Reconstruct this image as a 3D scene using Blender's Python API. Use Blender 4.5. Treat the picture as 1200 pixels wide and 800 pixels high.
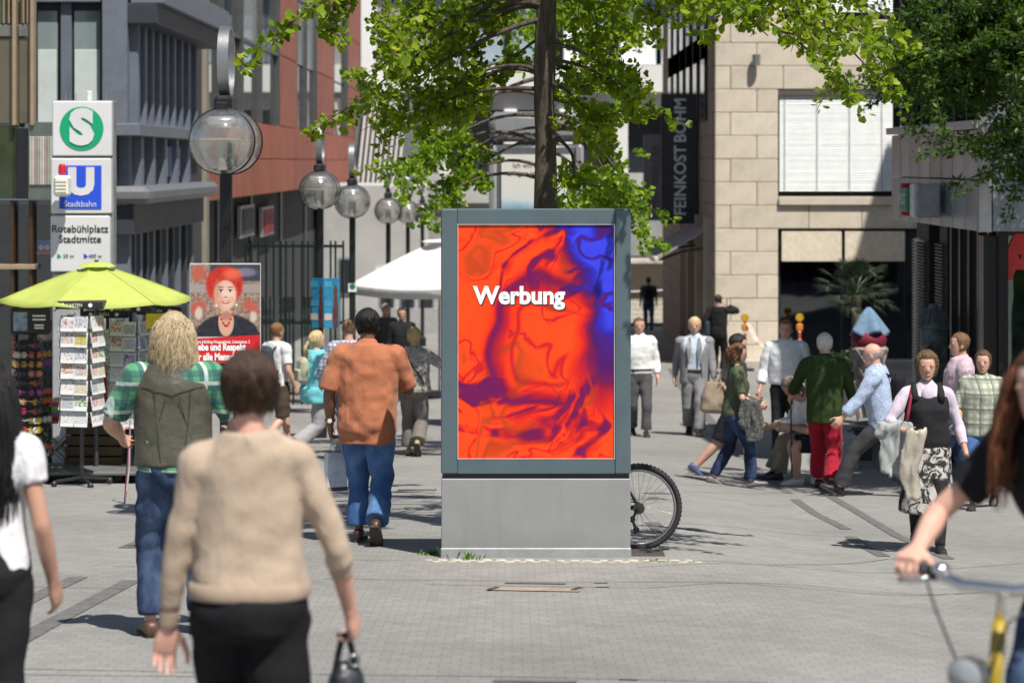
import bpy, bmesh, math, random
import numpy as np
from mathutils import Vector, Matrix, Euler
R = math.radians
random.seed(7); RNG = np.random.default_rng(7)
for o in list(bpy.data.objects): bpy.data.objects.remove(o)
scn = bpy.context.scene
col = scn.collection

# ------------------------------------------------------------ camera, light
F = 2833.33            # focal length in photo pixels (85 mm on 36 mm, 1200 px wide)
EYE = 1.75
HOR = 190.0            # row of the horizon: the camera is level with a lens shift, the street falls away
cam = bpy.data.cameras.new('camera'); cam.lens = 85; cam.sensor_width = 36
cam.shift_y = -(400 - HOR) / 1200.0
cam.clip_start = 0.1; cam.clip_end = 3000
cam.dof.use_dof = True; cam.dof.focus_distance = 18.2; cam.dof.aperture_fstop = 3.0
camo = bpy.data.objects.new('camera', cam); col.objects.link(camo)
camo.location = (0, 0, EYE); camo.rotation_euler = (R(90), 0, 0)
scn.camera = camo

SUN_EL, SUN_AZ = 60.0, 30.0     # azimuth: to the right of straight behind the camera
sd = Vector((math.sin(R(SUN_AZ)) * math.cos(R(SUN_EL)), -math.cos(R(SUN_AZ)) * math.cos(R(SUN_EL)), math.sin(R(SUN_EL))))
world = bpy.data.worlds.new('World'); scn.world = world; world.use_nodes = True
wn = world.node_tree.nodes; wl = world.node_tree.links
sky = wn.new('ShaderNodeTexSky'); sky.sky_type = 'NISHITA'; sky.sun_disc = False
sky.sun_elevation = R(SUN_EL); sky.sun_rotation = math.atan2(sd.x, sd.y)
wl.new(sky.outputs[0], wn['Background'].inputs[0]); wn['Background'].inputs[1].default_value = 0.065
sl = bpy.data.lights.new('sun', 'SUN'); sl.energy = 5.0; sl.angle = R(0.5); sl.color = (1.0, 0.95, 0.87)
so = bpy.data.objects.new('sun', sl); col.objects.link(so)
so.rotation_euler = (-sd).to_track_quat('-Z', 'Y').to_euler(); so.location = sd * 60
vs = scn.view_settings; vs.view_transform = 'Standard'; vs.look = 'None'; vs.gamma = 1; vs.exposure = 0.36
scn.render.engine = 'CYCLES'
scn.render.resolution_x = 1024; scn.render.resolution_y = 682

# ------------------------------------------------------------ terrain and pixel helpers
def sstep(a, b, x):
    t = min(1.0, max(0.0, (x - a) / (b - a))); return t * t * (3 - 2 * t)
def G(x, y):
    """height of the ground: a street falling away from the camera, with a shallow gutter on the right"""
    if y < -10: z = 0.649
    elif y <= 32: z = -0.0649 * y
    elif y <= 44:
        t = y - 32; z = -2.0768 - 0.0649 * t + (0.0649 - 0.032) * t * t / 24
    elif y <= 84: z = -2.0768 - 0.0649 * 12 + 0.0329 * 6 - 0.032 * (y - 44)
    else: z = -2.0768 - 0.0649 * 12 + 0.0329 * 6 - 0.032 * 40
    dip = 0.17 * sstep(1.3, 3.0, x) * (1 - sstep(28.5, 34, y)) * sstep(9, 15, y)
    return z - dip
def at(px, py, D):
    return Vector(((px - 600) / F * D, D, EYE + (HOR - py) / F * D))
def gp(px, py):
    lo, hi = 3.0, 140.0
    for _ in range(50):
        m = (lo + hi) / 2
        if at(px, py, m).z > G((px - 600) / F * m, m): lo = m
        else: hi = m
    p = at(px, py, lo); p.z = G(p.x, p.y); return p
def gd(px, D):
    x = (px - 600) / F * D
    return Vector((x, D, G(x, D)))

# ------------------------------------------------------------ materials
MC = {}
def nodes_of(name):
    m = bpy.data.materials.new(name); m.use_nodes = True
    nt = m.node_tree; b = nt.nodes['Principled BSDF']
    return m, nt, b
def N(nt, t, **kw):
    n = nt.nodes.new(t)
    for k, v in kw.items():
        if k in n.inputs: n.inputs[k].default_value = v
        else: setattr(n, k, v)
    return n
def L(nt, a, b): nt.links.new(a, b)
def c4(c): return (c[0], c[1], c[2], 1.0)
def mix_col(nt, fac, a, b, mode='MIX'):
    n = nt.nodes.new('ShaderNodeMix'); n.data_type = 'RGBA'; n.blend_type = mode
    for sock, v in ((n.inputs[0], fac), (n.inputs[6], a), (n.inputs[7], b)):
        if hasattr(v, 'is_linked'): nt.links.new(v, sock)
        elif isinstance(v, (int, float)): sock.default_value = v
        else: sock.default_value = c4(v)
    return n.outputs[2]
def mth(nt, op, a, b=None, c=None, clamp=False):
    n = nt.nodes.new('ShaderNodeMath'); n.operation = op; n.use_clamp = clamp
    for i, v in enumerate((a, b, c)):
        if v is None: continue
        if hasattr(v, 'is_linked'): nt.links.new(v, n.inputs[i])
        else: n.inputs[i].default_value = v
    return n.outputs[0]
def ramp(nt, fac, stops, interp='LINEAR'):
    n = nt.nodes.new('ShaderNodeValToRGB'); n.color_ramp.interpolation = interp
    e = n.color_ramp.elements
    e[0].position, e[0].color = stops[0][0], c4(stops[0][1])
    e[1].position, e[1].color = stops[-1][0], c4(stops[-1][1])
    for p, c in stops[1:-1]:
        x = e.new(p); x.color = c4(c)
    nt.links.new(fac, n.inputs[0]); return n.outputs[0]
def ocoord(nt, scale=None):
    t = nt.nodes.new('ShaderNodeTexCoord')
    if scale is None: return t.outputs['Object']
    mp = nt.nodes.new('ShaderNodeMapping'); mp.inputs['Scale'].default_value = scale
    nt.links.new(t.outputs['Object'], mp.inputs[0]); return mp.outputs[0]
def noise(nt, scale, detail=4, rough=.6, vec=None, dist=0):
    n = N(nt, 'ShaderNodeTexNoise', Scale=scale, Detail=detail, Roughness=rough, Distortion=dist)
    nt.links.new(vec if vec is not None else ocoord(nt), n.inputs['Vector']); return n.outputs['Fac']
def bump(nt, b, h, strength=.3, dist=.01):
    n = N(nt, 'ShaderNodeBump', Strength=strength, Distance=dist)
    nt.links.new(h, n.inputs['Height']); nt.links.new(n.outputs[0], b.inputs['Normal'])
def M(name, c, rough=.6, metal=0, var=.14, scale=6, bmp=.15, bscale=70, coat=0, spec=.5, sheen=0, emit=0):
    """everyday material: base colour with uneven wear and a fine relief"""
    if name in MC: return MC[name]
    m, nt, b = nodes_of(name)
    f = noise(nt, scale, 6, .65)
    lo = tuple(max(0, x * (1 - var * 1.6)) for x in c); hi = tuple(min(1, x * (1 + var * 1.2)) for x in c)
    L(nt, ramp(nt, f, [(.28, lo), (.5, c), (.75, hi)]), b.inputs['Base Color'])
    rr = N(nt, 'ShaderNodeMapRange'); L(nt, f, rr.inputs[0])
    rr.inputs[3].default_value = min(1, rough * 1.15); rr.inputs[4].default_value = rough * .85
    L(nt, rr.outputs[0], b.inputs['Roughness'])
    b.inputs['Metallic'].default_value = metal; b.inputs['Specular IOR Level'].default_value = spec
    b.inputs['Coat Weight'].default_value = coat
    if sheen: b.inputs['Sheen Weight'].default_value = sheen
    if bmp: bump(nt, b, noise(nt, bscale, 3), bmp, .01)
    MC[name] = m; return m
def cloth(name, c, kind='plain', c2=None, c3=None, sc=1.0, rough=.85, sheen=.25, fold=.5):
    """woven cloth: weave bump, soft creases, optional check / stripe / print"""
    if name in MC: return MC[name]
    m, nt, b = nodes_of(name)
    oc = ocoord(nt)
    f = noise(nt, 9, 5, .6)
    base = ramp(nt, f, [(.25, tuple(x * .82 for x in c)), (.55, c), (.8, tuple(min(1, x * 1.12) for x in c))])
    if kind in ('plaid', 'check', 'stripe'):
        sep = nt.nodes.new('ShaderNodeSeparateXYZ'); L(nt, oc, sep.inputs[0])
        def band(o, per, w, ph=0):
            fr = mth(nt, 'FRACT', mth(nt, 'ADD', mth(nt, 'MULTIPLY', o, 1 / (per * sc)), ph))
            return mth(nt, 'LESS_THAN', fr, w)
        xy = mth(nt, 'ADD', sep.outputs[0], mth(nt, 'MULTIPLY', sep.outputs[1], .6))
        if kind == 'stripe':
            base = mix_col(nt, mth(nt, 'MULTIPLY', band(xy, .03, .4), .9), base, c2)
        else:
            base = mix_col(nt, mth(nt, 'MULTIPLY', band(xy, .05, .45), .62), base, c2)
            base = mix_col(nt, mth(nt, 'MULTIPLY', band(sep.outputs[2], .05, .45), .62), base, c2)
            if c3:
                base = mix_col(nt, mth(nt, 'MULTIPLY', band(xy, .1, .13, .3), .8), base, c3)
                base = mix_col(nt, mth(nt, 'MULTIPLY', band(sep.outputs[2], .1, .13, .3), .8), base, c3)
    elif kind == 'print':
        v = N(nt, 'ShaderNodeTexNoise', Scale=26 / sc, Detail=3, Roughness=.7, Distortion=1.6); L(nt, oc, v.inputs[0])
        base = mix_col(nt, ramp(nt, v.outputs['Fac'], [(.47, (0, 0, 0)), (.55, (1, 1, 1))]), base, c2)
    elif kind == 'dots':
        v = N(nt, 'ShaderNodeTexVoronoi', Scale=55 / sc); L(nt, oc, v.inputs[0])
        base = mix_col(nt, ramp(nt, v.outputs['Distance'], [(.25, (1, 1, 1)), (.4, (0, 0, 0))]), base, c2)
    elif kind == 'denim':
        v = noise(nt, 5.5, 4, .55, ocoord(nt, (1, 1, .6)))
        base = mix_col(nt, ramp(nt, v, [(.42, (0, 0, 0)), (.72, (1, 1, 1))]), base, c2)
    L(nt, base, b.inputs['Base Color'])
    b.inputs['Roughness'].default_value = rough; b.inputs['Sheen Weight'].default_value = sheen * min(1, max(c) * 1.5 - .1) if max(c) > .12 else 0
    b.inputs['Specular IOR Level'].default_value = .15
    h = mth(nt, 'ADD', mth(nt, 'MULTIPLY', noise(nt, 14, 3, .55, ocoord(nt, (1.3, 1.3, .55)), .8), fold), mth(nt, 'MULTIPLY', noise(nt, 420, 2), .05))
    bump(nt, b, h, .8, .02)
    MC[name] = m; return m
def skin(name, c):
    if name in MC: return MC[name]
    m, nt, b = nodes_of(name)
    f = noise(nt, 18, 4)
    L(nt, ramp(nt, f, [(.3, (c[0] * .9, c[1] * .82, c[2] * .8)), (.7, c)]), b.inputs['Base Color'])
    b.inputs['Roughness'].default_value = .5; b.inputs['Subsurface Weight'].default_value = .12
    b.inputs['Subsurface Radius'].default_value = (.012, .005, .003); b.inputs['Subsurface Scale'].default_value = 1
    bump(nt, b, noise(nt, 160, 3), .12, .004)
    MC[name] = m; return m
def hairm(name, c, rough=.42):
    if name in MC: return MC[name]
    m, nt, b = nodes_of(name)
    f = noise(nt, 60, 4, .7, ocoord(nt, (1.6, 1.6, .12)))
    L(nt, ramp(nt, f, [(.3, tuple(x * .5 for x in c)), (.5, c), (.72, tuple(min(1, x * 1.5) for x in c))]), b.inputs['Base Color'])
    b.inputs['Roughness'].default_value = rough; b.inputs['Specular IOR Level'].default_value = .35
    bump(nt, b, f, .8, .012)
    MC[name] = m; return m
def glassy(name, tint=(.8, .85, .88), dark=.35, rough=.03):
    """window glass: a mirror-like coat over a dim, partly see-through pane"""
    if name in MC: return MC[name]
    m, nt, b = nodes_of(name)
    out = nt.nodes['Material Output']
    tr = N(nt, 'ShaderNodeBsdfTransparent'); tr.inputs[0].default_value = c4(tuple(t * dark for t in tint))
    gl = N(nt, 'ShaderNodeBsdfGlossy', Roughness=rough); gl.inputs[0].default_value = (.9, .95, 1, 1)
    fr = N(nt, 'ShaderNodeFresnel', IOR=1.5)
    bn = N(nt, 'ShaderNodeBump', Strength=.05, Distance=.02); L(nt, noise(nt, 1.3, 2), bn.inputs['Height'])
    L(nt, bn.outputs[0], gl.inputs['Normal'])
    mx = nt.nodes.new('ShaderNodeMixShader')
    L(nt, mth(nt, 'ADD', mth(nt, 'MULTIPLY', fr.outputs[0], 1.0), .07, clamp=True), mx.inputs[0])
    L(nt, tr.outputs[0], mx.inputs[1]); L(nt, gl.outputs[0], mx.inputs[2])
    L(nt, mx.outputs[0], out.inputs['Surface'])
    MC[name] = m; return m

# ------------------------------------------------------------ mesh builder
class MB:
    def __init__(s): s.v = []; s.f = []
    def add(s, vs, fs):
        o = len(s.v); s.v.extend([tuple(p) for p in vs]); s.f.extend([tuple(i + o for i in f) for f in fs]); return s
    def box(s, c, size, rz=0, m=None, bev=0):
        x, y, z = (d / 2 for d in size)
        if bev:
            b = min(bev, x * .8, y * .8, z * .8)
            vs = []
            for sx in (-1, 1):
                for sy in (-1, 1):
                    for sz in (-1, 1):
                        vs += [(sx * (x - b), sy * (y - b), sz * z), (sx * (x - b), sy * y, sz * (z - b)), (sx * x, sy * (y - b), sz * (z - b))]
            def I(a, b_, c_): return ((a > 0) * 4 + (b_ > 0) * 2 + (c_ > 0)) * 3
            fs = []
            for z_ in (-1, 1): fs.append([I(-1, -1, z_), I(1, -1, z_), I(1, 1, z_), I(-1, 1, z_)])
            for y_ in (-1, 1): fs.append([I(-1, y_, -1) + 1, I(1, y_, -1) + 1, I(1, y_, 1) + 1, I(-1, y_, 1) + 1])
            for x_ in (-1, 1): fs.append([I(x_, -1, -1) + 2, I(x_, 1, -1) + 2, I(x_, 1, 1) + 2, I(x_, -1, 1) + 2])
            for a in (-1, 1):
                for b_ in (-1, 1):
                    fs.append([I(-1, a, b_), I(1, a, b_), I(1, a, b_) + 1, I(-1, a, b_) + 1])
                    fs.append([I(a, -1, b_), I(a, 1, b_), I(a, 1, b_) + 2, I(a, -1, b_) + 2])
                    fs.append([I(a, b_, -1) + 1, I(a, b_, 1) + 1, I(a, b_, 1) + 2, I(a, b_, -1) + 2])
                    for c_ in (-1, 1): fs.append([I(a, b_, c_), I(a, b_, c_) + 1, I(a, b_, c_) + 2])
        else:
            vs = [(a * x, b_ * y, c_ * z) for a in (-1, 1) for b_ in (-1, 1) for c_ in (-1, 1)]
            fs = [(0, 1, 3, 2), (4, 6, 7, 5), (0, 4, 5, 1), (2, 3, 7, 6), (0, 2, 6, 4), (1, 5, 7, 3)]
        mt = Matrix.Translation(Vector(c)) @ (m if m is not None else Matrix.Rotation(rz, 4, 'Z'))
        return s.add([mt @ Vector(p) for p in vs], fs)
    def loft(s, rings, cap=True):
        n = len(rings[0]); vs = [p for r in rings for p in r]; fs = []
        for i in range(len(rings) - 1):
            a, b = i * n, (i + 1) * n
            for j in range(n):
                k = (j + 1) % n; fs.append((a + j, a + k, b + k, b + j))
        if cap: fs.append(tuple(range(n - 1, -1, -1))); fs.append(tuple(range((len(rings) - 1) * n, len(rings) * n)))
        return s.add(vs, fs)
    def tube(s, pts, rad, n=8, cap=True):
        pts = [Vector(p) for p in pts]; k = len(pts)
        if not hasattr(rad, '__len__'): rad = [rad] * k
        rings = []; up = None
        for i in range(k):
            d = (pts[min(i + 1, k - 1)] - pts[max(i - 1, 0)]).normalized()
            if up is None:
                up = Vector((0, 0, 1)) if abs(d.z) < .9 else Vector((0, 1, 0))
            u = (up - d * up.dot(d))
            if u.length < 1e-5: u = Vector((1, 0, 0)) - d * d.x
            u.normalize(); w = d.cross(u); up = u
            rings.append([pts[i] + (u * math.cos(2 * math.pi * j / n) + w * math.sin(2 * math.pi * j / n)) * rad[i] for j in range(n)])
        return s.loft(rings, cap)
    def lathe(s, prof, c=(0, 0, 0), n=24, axis='Z'):
        rings = []
        for r, z in prof:
            ring = []
            for j in range(n):
                a = 2 * math.pi * j / n
                p = Vector((r * math.cos(a), r * math.sin(a), z))
                if axis == 'Y': p = Vector((p.x, p.z, -p.y))
                if axis == 'X': p = Vector((p.z, p.x, p.y))
                ring.append(p + Vector(c))
            rings.append(ring)
        return s.loft(rings)
    def ell(s, c, r, n=14, k=9, m=None):
        rings = []
        for i in range(k + 1):
            t = -math.pi / 2 + math.pi * (i + (.04 if i == 0 else -.04 if i == k else 0)) / k
            rings.append([Vector((math.cos(t) * math.cos(2 * math.pi * j / n) * r[0], math.cos(t) * math.sin(2 * math.pi * j / n) * r[1], math.sin(t) * r[2])) for j in range(n)])
        if m is not None: rings = [[m @ p for p in q] for q in rings]
        rings = [[p + Vector(c) for p in q] for q in rings]
        return s.loft(rings)
    def quad(s, a, b, c, d): return s.add([a, b, c, d], [(0, 1, 2, 3)])
    def torus(s, c, Rr, r, axis='X', n=48, k=8):
        vs = []; fs = []
        for i in range(n):
            a = 2 * math.pi * i / n
            for j in range(k):
                b = 2 * math.pi * j / k
                rr = Rr + r * math.cos(b); q = (rr * math.cos(a), rr * math.sin(a), r * math.sin(b))
                p = (q[2], q[0], q[1]) if axis == 'X' else (q[0], q[2], q[1]) if axis == 'Y' else q
                vs.append((p[0] + c[0], p[1] + c[1], p[2] + c[2]))
                fs.append((i * k + j, ((i + 1) % n) * k + j, ((i + 1) % n) * k + (j + 1) % k, i * k + (j + 1) % k))
        return s.add(vs, fs)
    def mesh(s, name, smooth=None):
        me = bpy.data.meshes.new(name); me.from_pydata(s.v, [], s.f)
        bm = bmesh.new(); bm.from_mesh(me); bmesh.ops.recalc_face_normals(bm, faces=bm.faces); bm.to_mesh(me); bm.free()
        if smooth is not None: me.shade_smooth(); 
        if smooth is not None and smooth < 179: me.set_sharp_from_angle(angle=R(smooth))
        return me
    def build(s, name, mat, parent=None, smooth=None, loc=None):
        return mkobj(name, s.mesh(name, smooth), mat, parent, loc)
def mkobj(name, me, mat, parent=None, loc=None):
    o = bpy.data.objects.new(name, me); col.objects.link(o)
    if mat is not None and not me.materials: me.materials.append(mat)
    if parent is not None: o.parent = parent
    if loc is not None: o.location = loc
    return o
def empty(name, loc=(0, 0, 0), rz=0):
    o = bpy.data.objects.new(name, None); col.objects.link(o); o.location = loc; o.rotation_euler = (0, 0, rz)
    o.empty_display_size = .2; return o
def tag(o, label=None, cat=None, group=None, kind=None):
    if label: o['label'] = label
    if cat: o['category'] = cat
    if group: o['group'] = group
    if kind: o['kind'] = kind
    return o
def thing(name, label, cat, loc=(0, 0, 0), rz=0, group=None):
    return tag(empty(name, loc, rz), label, cat, group)
def copy_tree(o, parent=None):
    c = o.copy(); col.objects.link(c)
    if parent is not None: c.parent = parent
    for ch in list(o.children): copy_tree(ch, c)
    return c
def evalmesh(o):
    dg = bpy.context.evaluated_depsgraph_get()
    return bpy.data.meshes.new_from_object(o.evaluated_get(dg))
def text(name, s, size, mat, parent, loc, rot=(R(90), 0, 0), align='CENTER', bold=0.0, sx=1.0, depth=.001, spacing=1.0):
    cu = bpy.data.curves.new(name, 'FONT'); cu.body = s; cu.size = size; cu.align_x = align; cu.align_y = 'CENTER'
    cu.offset = bold; cu.extrude = depth; cu.resolution_u = 3; cu.space_character = spacing
    t = bpy.data.objects.new('tmp', cu); col.objects.link(t)
    me = evalmesh(t); bpy.data.objects.remove(t); me.name = name
    me.materials.clear()
    o = mkobj(name, me, mat, parent, loc); o.rotation_euler = rot; o.scale = (sx, 1, 1); return o
def _hash(i, j, k, seed):
    n = (i * 374761393 + j * 668265263 + k * 2147483647 + seed * 1274126177) & 0xffffffff
    n = ((n ^ (n >> 13)) * 1274126177) & 0xffffffff
    return ((n ^ (n >> 16)) & 0xffff) / 65535.0
def vnoise(p, seed=0):
    """value noise for an (n,3) array"""
    i = np.floor(p).astype(np.int64); f = p - i; f = f * f * (3 - 2 * f); out = 0
    for a in (0, 1):
        for b in (0, 1):
            for c in (0, 1):
                w = (f[:, 0] if a else 1 - f[:, 0]) * (f[:, 1] if b else 1 - f[:, 1]) * (f[:, 2] if c else 1 - f[:, 2])
                out = out + w * _hash(i[:, 0] + a, i[:, 1] + b, i[:, 2] + c, seed)
    return out * 2 - 1
def mverts(me):
    a = np.empty(len(me.vertices) * 3); me.vertices.foreach_get('co', a); return a.reshape(-1, 3)
def mnorms(me):
    a = np.empty(len(me.vertices) * 3); me.vertices.foreach_get('normal', a); return a.reshape(-1, 3)
def setv(me, v): me.vertices.foreach_set('co', v.ravel()); me.update()
def remesh(mb, voxel, it=4, name='m'):
    me = mb.mesh('tmp'); o = bpy.data.objects.new('tmp', me); col.objects.link(o)
    r = o.modifiers.new('r', 'REMESH'); r.mode = 'VOXEL'; r.voxel_size = voxel; r.use_smooth_shade = True
    if it:
        s = o.modifiers.new('s', 'SMOOTH'); s.factor = .5; s.iterations = it
    out = evalmesh(o); out.name = name
    bpy.data.objects.remove(o); bpy.data.meshes.remove(me); out.materials.clear(); return out
# ============================================================ ground
def ground_mat():
    m, nt, b = nodes_of('paving')
    oc = ocoord(nt)
    br = N(nt, 'ShaderNodeTexBrick', Scale=1.0); L(nt, oc, br.inputs[0])
    br.offset = .5; br.inputs['Brick Width'].default_value = .105; br.inputs['Row Height'].default_value = .105
    br.inputs['Mortar Size'].default_value = .0055; br.inputs['Mortar Smooth'].default_value = .5; br.inputs['Bias'].default_value = -.1
    br.inputs['Color1'].default_value = (.285, .282, .268, 1); br.inputs['Color2'].default_value = (.24, .238, .227, 1)
    br.inputs['Mortar'].default_value = (.208, .205, .196, 1)
    big = noise(nt, .45, 6, .6); mid = noise(nt, 3.2, 5, .65); fine = noise(nt, 60, 3)
    c = mix_col(nt, .55, br.outputs['Color'], ramp(nt, big, [(.3, (.55, .54, .53)), (.5, (.85, .85, .85)), (.65, (1.05, 1.05, 1.05))]), 'MULTIPLY')
    c = mix_col(nt, .5, c, ramp(nt, mid, [(.3, (.78, .77, .75)), (.6, (1, 1, 1))]), 'MULTIPLY')
    pt = N(nt, 'ShaderNodeTexVoronoi', Scale=.33); L(nt, oc, pt.inputs[0]); pb_ = N(nt, 'ShaderNodeRGBToBW'); L(nt, pt.outputs['Color'], pb_.inputs[0])
    c = mix_col(nt, .35, c, ramp(nt, pb_.outputs[0], [(.3, (.82, .82, .82)), (.7, (1.06, 1.05, 1.03))]), 'MULTIPLY')
    sn = noise(nt, 1.1, 7, .72, None, 1.5); c = mix_col(nt, ramp(nt, sn, [(.56, (0, 0, 0)), (.72, (.32, .32, .32))]), c, (.15, .145, .135))
    v = N(nt, 'ShaderNodeTexVoronoi', Scale=2.3); L(nt, oc, v.inputs[0])
    c = mix_col(nt, ramp(nt, v.outputs['Distance'], [(.035, (.7, .7, .7)), (.06, (0, 0, 0))]), c, (.12, .115, .11))
    c = mix_col(nt, mth(nt, 'MULTIPLY', fine, .25), c, (.34, .335, .32))
    L(nt, c, b.inputs['Base Color']); b.inputs['Roughness'].default_value = .8; b.inputs['Specular IOR Level'].default_value = .3
    bump(nt, b, mth(nt, 'ADD', mth(nt, 'MULTIPLY', br.outputs['Fac'], -1), mth(nt, 'MULTIPLY', fine, .5)), .28, .006)
    return m
xs = np.unique(np.round(np.concatenate([np.arange(-16, 16.01, .4), np.arange(0, 4.01, .2), [-400, -200, -100, -50, -30, -22, 22, 30, 50, 100, 200, 400]]), 3))
ys = np.unique(np.round(np.concatenate([np.arange(-12, 90.01, .5), [-200, -100, -50, -25, 100, 130, 200, 300, 450]]), 3))
gv = [(x, y, G(x, y)) for y in ys for x in xs]; nx = len(xs)
gf = [(j * nx + i, j * nx + i + 1, (j + 1) * nx + i + 1, (j + 1) * nx + i) for j in range(len(ys) - 1) for i in range(nx - 1)]
gm = MB().add(gv, gf).mesh('ground', 179)
ground = tag(mkobj('ground', gm, ground_mat()), kind='structure')

dark_sett = M('dark_setts', (.13, .128, .124), .8, var=.25, scale=14, bmp=.5, bscale=60)
joint_m = M('joint_line', (.10, .098, .095), .85, var=.2, scale=10)
def strip(name, pxs, w, mat, lift=.005, seg=10):
    """flat band lying on the ground along a line of ground pixels, w metres wide"""
    P = [gp(*p) for p in pxs]; pts = []
    for a, b in zip(P[:-1], P[1:]):
        k = max(2, int((b - a).length / .25))
        pts += [a.lerp(b, i / k) for i in range(k)]
    pts.append(P[-1]); Lf, Rt = [], []
    for i, p in enumerate(pts):
        d = pts[min(i + 1, len(pts) - 1)] - pts[max(i - 1, 0)]; d.z = 0; d.normalize(); n = Vector((-d.y, d.x, 0)) * w / 2
        for q, o in ((p + n, Lf), (p - n, Rt)): o.append((q.x, q.y, G(q.x, q.y) + lift))
    k = len(pts)
    return MB().add(Lf + Rt, [(i, i + 1, k + i + 1, k + i) for i in range(k - 1)]).build(name, mat, ground)
for pts, w in [([(872, 535), (900, 560), (925, 578)], .085), ([(931, 585), (955, 602), (992, 620)], .10), ([(997, 629), (1012, 640), (1036, 652)], .11),
               ([(926, 556), (948, 567), (1000, 597), (1050, 627), (1112, 655)], .10), ([(786, 432), (800, 455), (822, 480), (872, 535)], .16),
               ([(-20, 775), (60, 730), (155, 680)], .13), ([(-20, 730), (40, 700), (92, 676)], .13),
               ([(150, 642), (190, 626)], .16), ([(466, 574), (512, 574)], .2), ([(478, 582), (508, 582)], .1)]:
    strip('dark_paving_strip', pts, w, dark_sett)
for pts, w in [([(757, 578), (783, 578)], .16), ([(800, 620), (822, 620)], .2), ([(764, 612), (782, 630)], .13), ([(592, 683), (663, 684)], .07),
               ([(696, 683), (712, 683)], .04), ([(698, 688), (714, 688)], .04), ([(578, 798), (676, 799)], .07), ([(726, 796), (748, 797)], .03)]:
    strip('dark_paving_inlay', pts, w, dark_sett)
for pts in [[(-20, 783), (300, 789), (600, 793), (900, 800)], [(-20, 790), (240, 793)], [(500, 679), (640, 682), (900, 686), (1200, 690)],
            [(500, 685), (760, 689), (1000, 691), (1200, 693)], [(380, 656), (517, 657)], [(380, 678), (505, 680)], [(745, 659), (900, 662), (1040, 655), (1090, 652)],
            [(745, 665), (920, 664), (1200, 660)], [(875, 591), (935, 591)], [(800, 576), (920, 576)], [(760, 615), (1000, 628)], [(810, 568), (900, 568)], [(0, 674), (36, 674)],
            [(135, 664), (170, 664)], [(40, 688), (155, 690)], [(25, 590), (83, 590)]]:
    strip('paving_joint_line', pts, .011, joint_m)
rust = M('drain_stone', (.34, .27, .23), .8, var=.2, scale=9)
dc = strip('drain_cover', [(574, 690), (680, 692)], .17, rust, .006)
for a, b in ((574, 581), (673, 680)): strip('drain_end', [(a, 690.3), (b, 690.6)], .17, M('drain_metal', (.10, .085, .06), .6, .4), .010)
# cobbles laid against the advert pillar's foot
cob = M('cobble_stone', (.46, .42, .34), .85, var=.3, scale=4, bmp=.6, bscale=30)
cobm = [MB().box((0, 0, 0), (.085 + .01 * i, .07, .05), bev=.018).mesh('cobble', 40) for i in range(3)]
for r in range(2):
    for i in range(19):
        x = -.60 + i * .105 + r * .05 + random.uniform(-.012, .012); y = 17.52 - r * .1 + abs(i - 12) * .004
        o = mkobj('cobble', cobm[i % 3], cob, ground, (x, y, G(x, y) - .017 - r * .004 + random.uniform(-.004, .003))); o.rotation_euler = (0, 0, random.uniform(-.15, .15))
tag(ground, kind='structure')

# ============================================================ pale stone corner building
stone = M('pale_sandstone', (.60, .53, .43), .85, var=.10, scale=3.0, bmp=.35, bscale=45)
stone2 = M('pale_sandstone_b', (.56, .495, .40), .85, var=.12, scale=2.3, bmp=.35, bscale=45)
stone3 = M('pale_sandstone_c', (.64, .57, .465), .85, var=.10, scale=3.6, bmp=.35, bscale=45)
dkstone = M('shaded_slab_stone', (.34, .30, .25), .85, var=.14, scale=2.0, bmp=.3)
D0 = 57.0
XL = at(838, 0, D0).x
sb = thing('stone_building', 'pale sandstone corner building with large window behind closed white blinds', 'building', (XL, D0, G(XL, D0)))
sbl = sb.location
def rel(p, o): return (p[0] - o[0], p[1] - o[1], p[2] - o[2])
def zz(py, D=D0): return at(0, py, D).z
def xx(px, D=D0): return at(px, 0, D).x
core = MB()
gz = G(XL, D0)
core.box(rel((XL + 6, D0 + 10.3, (gz - 1 + 10) / 2), sbl), (11.6, 19.4, 11 - gz))
core.build('core_wall', M('dim_interior', (.20, .18, .165), .9), sb)
sw = MB().box(rel((XL + .12, D0 + 10.3, (gz - 1 + 10) / 2), sbl), (.24, 19.2, 11 - gz))
def slabmat():
    m, nt, b = nodes_of('side_wall_slabs')
    mp = ocoord(nt); sp = N(nt, 'ShaderNodeSeparateXYZ'); L(nt, mp, sp.inputs[0]); cb = N(nt, 'ShaderNodeCombineXYZ')
    L(nt, sp.outputs[1], cb.inputs[0]); L(nt, sp.outputs[2], cb.inputs[1])
    br = N(nt, 'ShaderNodeTexBrick', Scale=1); L(nt, cb.outputs[0], br.inputs[0])
    br.inputs['Brick Width'].default_value = 1.2; br.inputs['Row Height'].default_value = .547; br.inputs['Mortar Size'].default_value = .012
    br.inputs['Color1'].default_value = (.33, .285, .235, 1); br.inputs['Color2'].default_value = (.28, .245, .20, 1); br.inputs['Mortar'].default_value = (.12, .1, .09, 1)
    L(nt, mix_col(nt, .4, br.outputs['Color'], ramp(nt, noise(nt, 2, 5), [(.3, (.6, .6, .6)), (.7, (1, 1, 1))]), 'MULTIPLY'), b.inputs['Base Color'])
    b.inputs['Roughness'].default_value = .85; return m
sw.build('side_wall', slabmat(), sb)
bounds = [104.8 + 27.2 * j for j in range(-6, 12)] + [431]
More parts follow.
